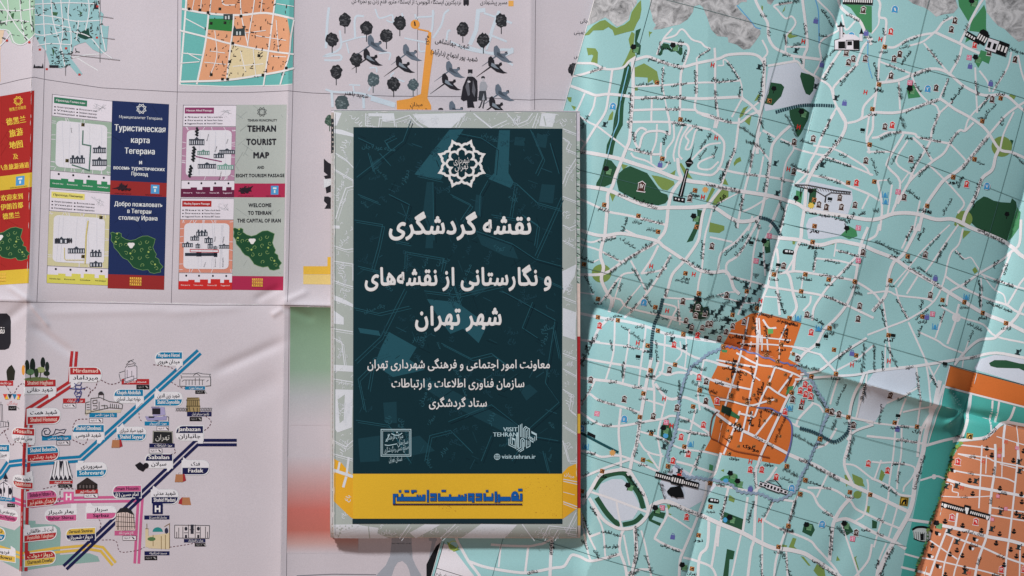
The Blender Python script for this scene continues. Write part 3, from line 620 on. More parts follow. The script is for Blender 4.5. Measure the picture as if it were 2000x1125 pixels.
ROADS = """
5: 1090,116 1129,121 1160,124 1182,135 1215,133 1228,121 1240,113
6: 1240,118 1262,112 1280,118 1300,126 1330,133 1360,126 1400,118 1420,110 1461,108 1480,114 1490,128
7: 1235,118 1236,160 1235,200 1232,232 1229,273 1222,292 1212,318 1202,343 1196,363 1187,380 1186,404 1183,440 1181,460 1175,481 1173,501 1179,522 1175,546 1187,573 1196,587 1192,608
5: 1105,150 1120,147 1140,143 1160,138 1182,133
6: 1100,160 1115,166 1131,172 1149,180 1165,186 1188,184 1223,188 1243,192 1304,192 1364,195 1394,194 1441,192 1449,196 1465,208 1482,227
5: 1196,135 1192,164 1188,188 1184,213 1176,230 1161,251 1136,292
4: 1142,182 1129,211 1120,222
4: 1163,190 1159,209 1151,225
4: 1128,222 1150,238 1167,247 1190,265 1206,277 1222,290
4: 1125,262 1142,277
8: 1110,288 1132,294 1161,300 1190,306 1214,312 1243,322 1284,335 1314,347 1345,355 1376,359 1406,367 1441,374 1494,382 1523,388 1555,398 1574,410 1604,416 1645,422 1700,430 1741,418 1782,418 1823,429 1853,428 1874,435 1894,445 1935,460 1966,473 1980,483 2000,503 2060,535
8: 1110,356 1132,361 1161,366 1190,372 1208,380 1243,396 1280,406 1304,406 1345,406 1378,404 1396,408 1420,424 1441,433 1467,431 1482,424
5: 1110,380 1132,388 1147,394 1167,404 1190,414 1222,420 1251,427 1296,439
7: 1322,312 1324,335 1329,351 1320,363 1310,380 1304,404 1302,424 1300,440 1296,454 1286,467
6: 1404,371 1384,396 1374,408 1369,424 1365,450 1361,471 1343,499 1329,516 1312,536 1304,563 1298,580
4: 1388,412 1382,435 1374,465 1369,522 1363,550 1359,583 1353,602
7: 1110,440 1132,448 1161,458 1183,460 1212,456 1247,462 1282,471 1294,481 1312,493 1337,510 1365,528 1392,532 1414,530 1424,542 1431,563 1441,573
4: 1110,460 1132,465 1155,473 1178,466 1202,462
4: 1115,470 1140,479 1171,489 1210,510 1222,510
4: 1222,450 1243,460
6: 1285,472 1222,507 1181,534 1132,536 1100,534
5: 1284,481 1271,507 1253,534
4: 1253,534 1282,530 1300,524
4: 1232,510 1247,538 1263,571
5: 1308,499 1284,542 1263,573 1235,608 1222,620
4: 1237,532 1214,538 1187,573 1171,595
3: 1214,540 1202,581 1198,600
3: 1251,557 1222,593 1208,612
4: 1187,581 1212,585 1226,600 1280,614 1330,622
3: 1110,568 1132,571 1161,575
3: 1159,512 1169,507
4: 1298,581 1324,583 1355,584
4: 1296,593 1320,600 1316,614 1306,640
3: 1324,587 1326,610 1329,634
4: 1286,614 1316,624 1345,632
6: 1110,608 1132,612 1181,622 1222,628 1263,638 1304,653 1345,660 1400,668
6: 1190,622 1169,644 1159,670
4: 1202,628 1200,670 1196,700 1183,742
4: 1230,644 1228,670 1222,705 1216,748
4: 1263,638 1259,665 1251,717 1247,752
4: 1110,658 1132,663 1171,668
8: 1505,462 1525,465 1560,469 1596,479 1631,471 1656,475 1682,481 1705,491 1741,505 1772,526 1815,550 1853,573 1880,589 1917,610 1956,626 2000,649 2060,680
5: 1400,330 1418,335 1449,341 1502,347 1549,355
5: 1549,330 1584,343 1625,351 1656,365 1692,380 1712,392
7: 1635,214 1649,242 1639,271 1617,298 1596,318 1576,353 1572,375 1570,404 1564,440 1562,465 1551,493 1547,530
5: 1627,222 1604,265 1592,296 1580,318 1574,339 1552,362
5: 1536,400 1525,445 1521,465 1510,500 1500,555 1490,583 1484,614
5: 1517,487 1519,512 1515,538 1517,563 1521,614
6: 1533,530 1541,542 1547,573 1553,600 1543,618
4: 1551,501 1539,522 1533,533
5: 1523,534 1553,530 1594,536 1643,544 1666,550 1700,571 1716,590
5: 1490,559 1543,567 1602,577 1647,595 1666,604 1700,620
3: 1566,538 1562,567
4: 1580,579 1578,592 1566,606
5: 1666,503 1641,530 1617,555 1602,575 1586,600 1582,624
4: 1590,505 1586,530
4: 1592,505 1635,510 1672,520
3: 1629,475 1625,501
4: 1629,489 1672,501
6: 1690,446 1676,481 1666,542 1660,571 1645,600 1625,624 1604,644 1590,670 1568,687 1552,706
5: 1463,440 1437,471 1406,495 1400,528
5: 1470,448 1441,497 1418,514 1416,535
4: 1385,464 1400,467 1427,473
4: 1482,440 1470,493 1465,550 1455,579 1440,614
4: 1508,440 1490,477 1494,538
4: 1425,540 1467,550 1502,559
3: 1406,579 1451,591 1482,591
3: 1400,576 1420,571 1440,570
3: 1492,579 1523,581
5: 1712,440 1706,460 1690,470
7: 1790,440 1770,479 1757,500 1741,512 1731,538 1727,567 1720,583 1700,606
4: 1778,442 1757,485
3: 1851,440 1831,458 1802,485 1788,501 1767,526 1741,555
4: 1868,440 1843,475 1821,507 1804,530
4: 1878,448 1870,477 1855,493 1847,516 1843,538 1833,567 1821,587 1800,605 1767,624 1725,640 1690,653
3: 1864,489 1880,505 1894,503 1904,516 1915,532
5: 1980,489 1960,507 1915,532 1880,555 1851,571 1845,595
5: 1996,430 1992,475 1980,490
5: 1843,540 1876,561 1927,583 1964,595 1986,610 2040,630
4: 1917,536 1945,546 1988,561 2040,575
3: 1915,542 1917,573 1915,604
3: 1921,540 1941,563 1960,575 1964,592
4: 1978,490 1968,516 1945,567
4: 2040,520 2000,542 1974,583 1966,597
6: 2040,570 2000,589 1982,620 1949,653 1939,661 1913,664 1888,682 1862,711
5: 1870,595 1866,610 1864,624 1857,644 1847,670
4: 1835,599 1876,620 1921,634 1945,657 2000,670 2040,684
4: 1841,608 1823,659
4: 1770,630 1786,665 1802,701 1815,727 1823,746
4: 1790,648 1827,665 1843,676 1878,689
4: 1690,573 1729,569 1749,577 1802,583 1817,589
4: 1772,528 1749,560
4: 1745,563 1753,593 1770,624
4: 1720,591 1727,638 1731,670 1733,687 1731,719
4: 1788,540 1767,573
3: 1821,555 1810,583
6: 1690,724 1741,718 1782,714 1831,707 1870,701 1904,697 1945,689 2000,699 2060,705
4: 1802,701 1808,742 1810,803
3: 1890,666 1882,691 1878,717
3: 1831,711 1810,746
3: 1724,672 1722,719
6: 1839,752 1823,787 1815,803 1798,834 1792,864 1790,890
10: 1830,745 1818,790 1808,835 1803,864 1800,885 1787,928 1781,975 1772,1004 1760,1026 1743,1056 1721,1098 1700,1160
4: 1727,785 1761,768 1788,754
4: 1761,777 1751,815 1745,840 1741,890 1734,938 1730,979 1713,1034 1704,1066
4: 1759,803 1786,797 1823,791
4: 1690,823 1751,830 1802,834
5: 1690,850 1745,856 1792,864 1810,868
6: 1808,869 1843,860 1876,854 1884,844 1894,811 1898,770
4: 1937,783 1935,840
4: 1949,785 1945,824
5: 1978,795 1972,815 1964,828 1958,854 1956,890
4: 1784,717 1790,783 1788,830
4: 1757,836 1757,885 1751,919 1749,953
4: 1110,660 1132,664 1171,670 1222,676 1263,685
5: 1110,695 1132,699 1190,709 1243,717 1267,723
6: 1110,734 1132,738 1165,742 1202,746 1243,756 1275,760
7: 1272,700 1263,742 1253,799 1249,824 1243,864 1235,890 1229,921 1226,925
5: 1286,705 1275,742 1277,762 1277,803
4: 1300,655 1294,721 1282,736 1276,745
6: 1280,750 1296,772 1312,779 1335,775 1365,787 1402,803
5: 1288,727 1304,732 1324,727 1350,730
5: 1275,668 1288,672 1324,680 1355,697 1386,705 1420,715 1443,722
5: 1298,707 1335,719 1359,730 1386,740 1414,752 1437,756
5: 1153,770 1173,783 1218,795 1247,805
4: 1251,777 1296,791
5: 1110,795 1132,805 1165,826 1192,832 1222,830 1263,822 1294,817 1312,811 1345,820 1382,844
4: 1163,742 1151,766 1134,793
5: 1212,799 1208,844 1212,890 1212,917
4: 1300,779 1290,820 1284,850 1290,890
4: 1249,842 1290,854 1324,873 1374,881 1400,888
4: 1247,860 1263,881 1294,890
4: 1357,797 1343,856 1337,890
4: 1374,705 1362,760 1365,799
5: 1318,836 1345,842 1382,848
3: 1329,668 1331,691 1320,705
3: 1341,660 1341,687 1337,717
5: 1110,872 1132,881 1156,885 1175,892 1205,889 1231,896 1269,913 1284,920
5: 1120,938 1136,934 1173,917 1205,905 1231,896
4: 1291,885 1286,917
4: 1265,885 1284,913
5: 1320,900 1350,908 1395,923
4: 1363,889 1346,926
6: 1406,885 1395,923 1380,940 1376,970 1355,1026 1333,1077 1327,1098 1325,1160
9: 1267,996 1274,985 1295,977 1312,981 1344,996 1376,1009 1406,1022 1447,1038 1485,1058 1511,1068 1536,1070 1566,1077 1585,1088 1611,1105 1635,1122 1660,1140
5: 1301,992 1301,1007 1280,1045 1282,1053 1305,1065 1333,1075
4: 1303,1004 1325,1017 1350,1034
7: 1139,985 1146,970 1156,953 1171,928 1190,920 1224,917 1239,934 1256,962 1265,992 1259,1011 1239,1028 1214,1032 1195,1026 1175,1011 1152,975
5: 1154,961 1190,972 1261,998
4: 1204,981 1208,1005 1214,1030
4: 1141,975 1131,987 1139,1013 1152,1051 1163,1073
4: 1134,1000 1137,1020 1148,1077 1154,1096
4: 1152,977 1169,1013 1178,1038 1182,1085
5: 1152,1049 1171,1041
6: 1218,1032 1212,1047 1210,1073 1222,1111 1226,1160
4: 1218,1045 1222,1066 1229,1102
8: 1239,1030 1242,1077 1235,1115 1230,1160
4: 1252,1036 1261,1070 1274,1140
6: 915,1098 952,1110 1017,1120 1050,1117 1080,1111 1101,1108 1110,1096 1118,1086 1133,1089 1152,1096 1180,1090 1212,1081
6: 889,1050 896,1065 915,1098 936,1125 955,1160
5: 960,1066 990,1068 1032,1069 1050,1066 1065,1062 1100,1040
4: 978,1066 974,1108
5: 1032,1070 1026,1118
7: 1080,1040 1076,1090 1073,1160
5: 1226,1118 1248,1111 1269,1111
6: 1384,1017 1380,1066 1365,1088 1361,1160
5: 1335,1088 1365,1096 1387,1105 1397,1124 1399,1150
5: 1401,1024 1393,1077 1388,1105
5: 1400,947 1428,951 1475,960
6: 1483,890 1481,900 1473,919 1475,958 1473,992 1470,1051 1464,1073 1455,1150
8: 1536,885 1562,896 1592,908 1613,921 1643,936 1692,960 1732,979 1753,989 1772,998
5: 1513,911 1496,936 1470,958
5: 1485,1011 1517,1028 1575,1051 1592,1068 1626,1105 1640,1130
4: 1487,1011 1485,1150
4: 1507,977 1490,1013
4: 1449,1034 1443,1051 1421,1150
5: 1458,970 1449,1034
5: 1421,951 1404,1030 1400,1064
5: 1554,966 1547,981 1539,1013 1522,1060 1511,1098 1508,1150
4: 1532,1070 1536,1150
5: 1560,953 1583,962 1596,985 1626,1009
4: 1613,923 1592,968
5: 1575,950 1622,953 1656,975 1669,992 1700,1007 1721,1017 1753,1030
8: 1660,968 1640,990 1626,1015 1622,1034 1617,1090
7: 1626,1015 1649,1011 1673,1021 1700,1036 1743,1056 1766,1070
4: 1640,1020 1656,1066 1677,1130
6: 1652,870 1645,906 1664,949
4: 1647,904 1667,908 1696,930 1713,938
4: 1690,935 1692,951 1686,1000 1669,1015
5: 1700,1062 1694,1090 1677,1113 1656,1135
5: 1519,972 1549,977
4: 1700,900 1717,902 1743,902 1783,911 1779,932 1764,949 1762,958
4: 1728,1060 1713,1098 1706,1150
4: 1717,898 1704,934
5: 1700,933 1713,938 1738,951 1753,964 1777,968
4: 1749,992 1736,1038 1732,1050
4: 1797,937 1828,930 1847,936
6: 1768,1013 1819,1021
4: 1766,1081 1796,1090
5: 1760,1107 1815,1122
4: 1292,86 1296,76 1311,59
4: 1296,78 1317,72 1327,61 1335,63 1349,80 1366,86 1374,94 1384,98
5: 1296,82 1325,88 1339,90 1343,102 1335,127 1328,147 1327,184 1326,230
4: 1290,84 1282,108
3: 1383,100 1360,115 1359,126
5: 1393,98 1394,119 1394,164 1395,194 1400,230 1396,251
5: 1359,127 1358,184 1356,217 1382,227 1406,236
4: 1237,170 1296,168 1364,164 1390,164 1400,163 1441,160
3: 1295,133 1292,160 1296,188 1304,230
4: 1272,196 1271,240
5: 1237,216 1300,215 1356,217
6: 1466,-40 1471,0 1486,31 1496,49 1498,76 1510,96 1531,106 1547,112 1598,117
6: 1562,-40 1564,0 1572,61 1574,94 1568,110 1566,135
4: 1531,94 1574,94
4: 1531,94 1531,106
4: 1543,8 1510,14 1515,22 1531,39 1543,35 1551,47 1543,61 1533,72 1532,92
4: 1486,82 1496,104 1488,117
5: 1498,131 1543,123 1555,123 1570,139 1604,157 1621,172 1627,196 1635,215 1645,235
4: 1547,112 1549,123
7: 1490,118 1488,184 1482,230 1477,262 1476,300
4: 1590,-10 1596,4 1625,31 1637,57 1635,61 1600,84 1602,119 1588,147
5: 1645,92 1606,151
5: 1672,127 1629,168 1626,185
6: 1635,-5 1641,12 1656,29 1676,41 1688,67 1698,88
5: 1700,78 1684,92 1670,127
4: 1668,43 1651,59 1644,30
3: 1400,131 1410,130 1410,121 1418,123 1443,160 1447,194
4: 1447,194 1427,230
4: 1486,196 1451,225
5: 1705,186 1684,209 1680,230 1670,238 1651,242
4: 1631,213 1621,230
5: 1712,-10 1712,0 1716,12 1714,35 1727,41 1725,72 1722,90 1714,119 1710,164 1702,225 1700,255 1690,275 1694,300
3: 1714,35 1712,51 1700,67
5: 1731,95 1745,94 1772,78 1802,70 1821,66 1837,46 1855,37
4: 1772,92 1798,84 1821,66
6: 1821,66 1843,76 1870,88 1884,96 1907,106
5: 1919,-5 1902,22 1870,86
5: 1874,92 1868,115 1851,145
4: 1800,88 1823,117 1849,147
6: 1710,164 1747,160 1776,149 1812,137 1843,143 1874,168 1900,182 1921,188 1962,188 2000,217 2050,240
4: 1716,123 1776,147
4: 1751,157 1753,215
3: 1737,141 1725,162
4: 1776,151 1788,180 1806,200 1823,209 1829,222
6: 1700,221 1753,221 1823,198 1835,198 1859,215 1884,228 1911,245 1927,261 1949,292 1974,298 2000,308 2050,330
4: 1847,157 1831,192
4: 1900,135 1902,184 1904,221
4: 1972,104 1964,135 1935,180
4: 1909,141 1925,162 1929,180
4: 1986,110 1994,143 2005,170
4: 1855,200 1827,225
5: 2020,188 1982,211 1958,230 1927,265
4: 1931,188 1890,230 1880,255
5: 1700,271 1712,269 1729,261 1761,261 1782,264 1790,271 1843,281 1849,283
5: 1831,220 1815,257 1810,281 1782,328 1767,363 1745,398 1737,418
5: 1849,283 1837,302 1812,320 1772,355 1749,398
5: 1896,242 1880,257 1868,257 1849,281
4: 1851,283 1876,308 1884,318
7: 1927,265 1876,326 1841,351 1823,373 1806,398 1798,416 1790,450
4: 1978,220 1958,261 1951,290
7: 1947,294 1941,308 1935,332 1915,349 1904,380 1884,416 1878,435
5: 1759,265 1729,316 1731,330 1753,357 1743,404
4: 1767,277 1745,318 1780,345
5: 1778,271 1798,290 1815,314
4: 1810,324 1839,351 1864,377 1880,398 1868,416
3: 1769,340 1755,359
3: 1700,355 1727,353
5: 1710,357 1718,404 1714,450
4: 1737,363 1729,420
4: 1792,394 1780,450
5: 1796,424 1792,450
4: 1690,298 1735,298
5: 1700,224 1670,238
4: 1694,226 1688,273 1694,290
4: 1549,290 1584,300 1607,304
4: 1523,273 1549,288 1533,318 1525,363 1523,394 1510,430
6: 1541,247 1521,265 1506,285 1502,312 1496,359 1490,392 1482,424 1470,448
5: 1488,257 1510,269
5: 1482,261 1470,292 1461,335 1451,375 1441,424 1438,445
4: 1488,308 1476,373
4: 1478,287 1502,316
5: 1441,234 1439,250 1433,292 1425,312 1412,345 1404,368
5: 1370,227 1400,236 1439,242 1460,228 1480,219
4: 1588,285 1625,292 1656,308 1686,328 1694,341 1700,343
4: 1594,302 1645,320 1700,343
4: 1694,380 1680,408
4: 1502,384 1470,404 1449,414
3: 1441,377 1412,392 1400,398
5: 1521,398 1502,443
5: 1467,424 1459,450
4: 1271,220 1271,240
5: 1225,239 1304,240 1345,247 1384,255
5: 1302,220 1306,240 1306,263 1296,259 1284,257 1263,259 1253,269 1247,290 1239,277 1241,261 1251,251 1261,255
4: 1282,245 1280,277 1271,302 1271,318
4: 1314,245 1314,273 1300,294 1298,310
4: 1331,249 1322,271 1314,302 1316,316
4: 1351,251 1337,267 1343,277 1337,292 1347,290 1355,261 1359,255
4: 1343,249 1329,273 1324,302 1330,312
5: 1388,257 1406,271 1412,287 1406,322 1392,341 1376,343 1345,337
4: 1404,281 1376,287 1345,318
4: 1392,306 1365,318 1363,330 1384,332 1400,318
4: 1359,222 1384,232 1406,234
4: 1396,232 1392,251
4: 1232,300 1239,308 1263,316 1284,330 1296,330 1305,318
5: 1228,292 1271,302 1290,302
4: 1290,281 1288,306
"""
INSET = """
3: 1862,919 1898,925 1956,932 1977,940
6: 1853,938 1892,949 1932,955 2000,968 2060,980
3: 1873,887 1924,893 1941,900 2000,911 2060,922
2: 1924,889 1922,923
5: 1941,868 1941,885 1939,917 1932,960 1928,1004 1922,1045 1907,1088 1894,1150
2: 1954,885 1952,932
4: 1984,864 1984,889 1977,949 1967,1034 1960,1083 1955,1150
2: 1841,970 1888,970 1930,967
2: 1845,945 1861,947 1860,959 1870,962 1870,968
3: 1932,989 2000,998 2060,1005
3: 1932,1004 2000,1015 2060,1022
7: 1828,1024 1881,1034 1922,1045 1967,1053 2000,1062 2060,1076
4: 1868,1002 1864,1026
4: 1845,1041 1883,1056 1913,1066 1956,1085 2000,1100 2050,1115
4: 1848,1034 1828,1088 1808,1150
3: 1860,1049 1843,1098 1836,1150
3: 1888,1041 1862,1111 1858,1150
3: 1817,1056 1866,1090
3: 1798,1090 1828,1094 1881,1105 1926,1115 1990,1135
3: 1986,1064 1984,1150
3: 1874,869 1917,873 1941,877
2: 1945,852 1984,864 2040,880
2: 1986,828 1987,905
2: 1875,888 1920,900
2: 1888,990 1868,998
3: 1916,870 1908,990
2: 1950,905 2000,918
"""
OLDCITY = """
3: 1447,672 1496,672 1543,676 1575,680
4: 1453,655 1449,685 1431,742 1412,800
3: 1467,668 1465,684
4: 1480,645 1478,709 1467,752 1457,803 1444,860
3: 1487,655 1487,684
3: 1496,655 1498,684
2: 1520,660 1519,701
4: 1400,703 1431,709 1476,717
3: 1400,712 1453,723 1482,742
4: 1440,690 1478,711 1510,716 1543,727 1562,736
4: 1395,741 1437,754 1465,760
4: 1512,715 1500,746 1486,774 1472,811
4: 1543,730 1517,766
4: 1496,752 1515,766 1535,777
4: 1395,778 1424,782 1461,791 1486,785 1508,779
4: 1510,801 1474,848
5: 1550,745 1531,783 1519,809 1498,854 1482,890 1476,910
6: 1395,805 1433,832 1470,850 1515,873 1535,884
4: 1443,803 1433,832 1412,885
3: 1467,803 1459,842
4: 1445,807 1470,813
4: 1541,687 1562,695
4: 1543,676 1596,691
5: 1550,740 1582,736 1625,732 1662,730 1700,723
5: 1560,730 1594,721 1623,699 1656,678 1686,660
5: 1596,691 1604,701 1623,723
4: 1627,721 1666,701 1700,674
4: 1582,785 1596,791 1604,803
5: 1582,788 1557,815 1551,830
4: 1629,738 1617,787
6: 1680,727 1662,768 1654,813 1656,852 1647,890
4: 1686,727 1668,813
5: 1612,801 1654,813 1700,822
5: 1629,836 1611,864 1590,873
5: 1700,828 1666,840 1651,856
4: 1541,824 1557,832
4: 1478,622 1478,700
3: 1482,622 1484,668
4: 1490,625 1500,640 1513,640
3: 1424,650 1462,656 1540,664
3: 1533,635 1522,660
3: 1461,620 1454,655
"""
def roads(txt, name):
    rows = []
    for ln in txt.strip().splitlines():
        w, s = ln.split(':'); rows.append((float(w), pl(s)))
    for w, p in sorted(rows, key=lambda r: r[0]):
        SR.add(name, WHT, stroke(smooth(p, 4), w * 0.92, cap=w * 0.3))
SR.add(nk('ring_road_square'), WHT, ellipse(1865, 620, 9)); SR.add(nk('ring_road_square'), WHT, ellipse(1824, 931, 5))
roads(ROADS, 'street_network'); roads(OLDCITY, 'old_city_streets'); roads(INSET, 'inset_streets')
SR.add('inset_border', WHT, cat(stroke(pl("1839,754 2000,795 2080,818"), 3.5), stroke(pl("1852,711 1840,754 1831,787 1810,869"), 2), stroke(smooth(pl("1862,862 1896,858 1925,853 1945,836 1964,825 2000,830 2060,836")), 6)))
for c, s in [((45, 92, 60), "1409,789 1443,812 1441,818 1406,803"), (MID, "1535,754 1547,752 1543,764 1531,770"), ((90, 160, 90), "1498,642 1508,642 1508,651 1498,652"), (MID, "1410,683 1422,684 1420,689 1411,688")]:
    R_('garden_square', c, [p for p in pl(s)])
# streams and the old city wall
def rs(name, c, w, s, sm=True): SR.add(nk(name), c, stroke(smooth(pl(s)) if sm else pl(s), w))
rs('stream', (120, 180, 205), 2.0, "1227,131 1220,160 1213,190 1209,215 1207,240 1198,262 1190,290 1187,302")
rs('stream', (88, 150, 196), 2.0, "1590,-30 1590,0 1596,25 1598,86")
rs('stream', (96, 158, 200), 1.8, "1692,80 1692,123 1700,155")
rs('stream', (88, 150, 196), 1.8, "1436,14 1453,33 1465,47 1473,57 1483,59")
def wavy(s, n=3, amp=1.6, per=9):
    P = smooth(pl(s), 8); out = []; d = 0
    for i, p in enumerate(P):
        if i: d += math.dist(P[i - 1], p)
        a = P[min(i + 1, len(P) - 1)]; b = P[max(i - 1, 0)]
        dx, dy = a[0] - b[0], a[1] - b[1]; l = math.hypot(dx, dy) + 1e-6
        k = amp * math.sin(d / per * 6.28)
        out.append((p[0] - dy / l * k, p[1] + dx / l * k))
    return out
WALL = (128, 150, 172)
SR.add('old_wall_line', WALL, stroke(wavy("1412,678 1398,686 1385,690 1365,705 1350,716 1341,730 1333,750 1326,780 1322,815 1318,840 1312,860 1305,878 1302,890 1308,900 1322,910 1334,926 1345,931 1360,931 1375,934 1400,938 1425,944 1440,957 1455,960 1480,962 1495,968 1512,975 1535,966 1550,955 1556,940 1562,925 1574,905 1583,880 1594,858 1602,830 1612,805 1604,782 1592,765 1582,745 1567,726 1547,712"), 4.4))
SR.add('old_wall_line', (96, 100, 150), cat(stroke(wavy("1545,712 1500,700 1450,683 1414,676"), 3), stroke(smooth(pl("1475,795 1500,796 1512,802 1524,808 1540,822 1543,845 1538,875 1529,900")), 3)))
SR.add('old_wall_line', (120, 62, 40), stroke(smooth(pl("1400,803 1389,815 1385,850 1400,860 1430,878 1470,886 1500,892")), 2.2))
for q in ((1299, 850, 5, 5), (1416, 937, 5, 4), (1415, 1014, 4, 5)): SR.add(nk('pond'), (70, 150, 196), ellipse(*q))
# map grid
GRID = ["1290,0 2090,217", "1105,140 1392,212 1482,231 1690,282 1992,390 2090,416", "1100,323 1420,406 1576,449", "1543,440 1700,473 2000,569 2090,594", "1100,512 1420,595 1560,630 1700,669 1850,712",
        "1100,693 1420,779 1700,858 1794,883", "1100,876 1278,930 1418,968 1700,1050 1767,1066", "1035,1052 1299,1125 1420,1160", "1272,0 1231,151 1210,204 1188,304 1149,450 1133,510",
        "1547,0 1482,230 1419,450 1386,571 1355,664 1335,754 1298,890 1234,1125 1225,1160", "1810,0 1753,230 1700,424 1637,670 1592,856 1556,951 1509,1125 1500,1160", "2010,170 1935,445 1871,670 1859,711", "983,1052 952,1160"]
for g in GRID: SR.add('grid_lines', (66, 100, 100), stroke(pl(g), .8))
SR.add('inset_border_line', BLK, stroke(pl("1850,712 2000,752 2080,774"), 1.2))
# bus tunnels drawn as chains of dark boxes
for g in ["1512,221 1535,214 1565,207 1595,206 1627,208", "1480,425 1500,430 1515,445 1525,461", "1294,583 1288,610 1278,640 1273,668 1270,702", "1558,834 1585,842 1610,855 1625,861 1640,853 1652,840 1655,826"]:
    SR.add(nk('tunnel_symbol'), (40, 66, 76), dashes(smooth(pl(g)), 6.5, 3.6, 1.0))
SR.add(nk('railway_line'), (26, 70, 76), stroke(pl("1100,828 1134,846 1207,883"), 5))
SR.add(nk('railway_line'), BLK, cat(poly(pl("1148,843 1163,850 1162,857 1159,855 1150,851 1147,850"))))

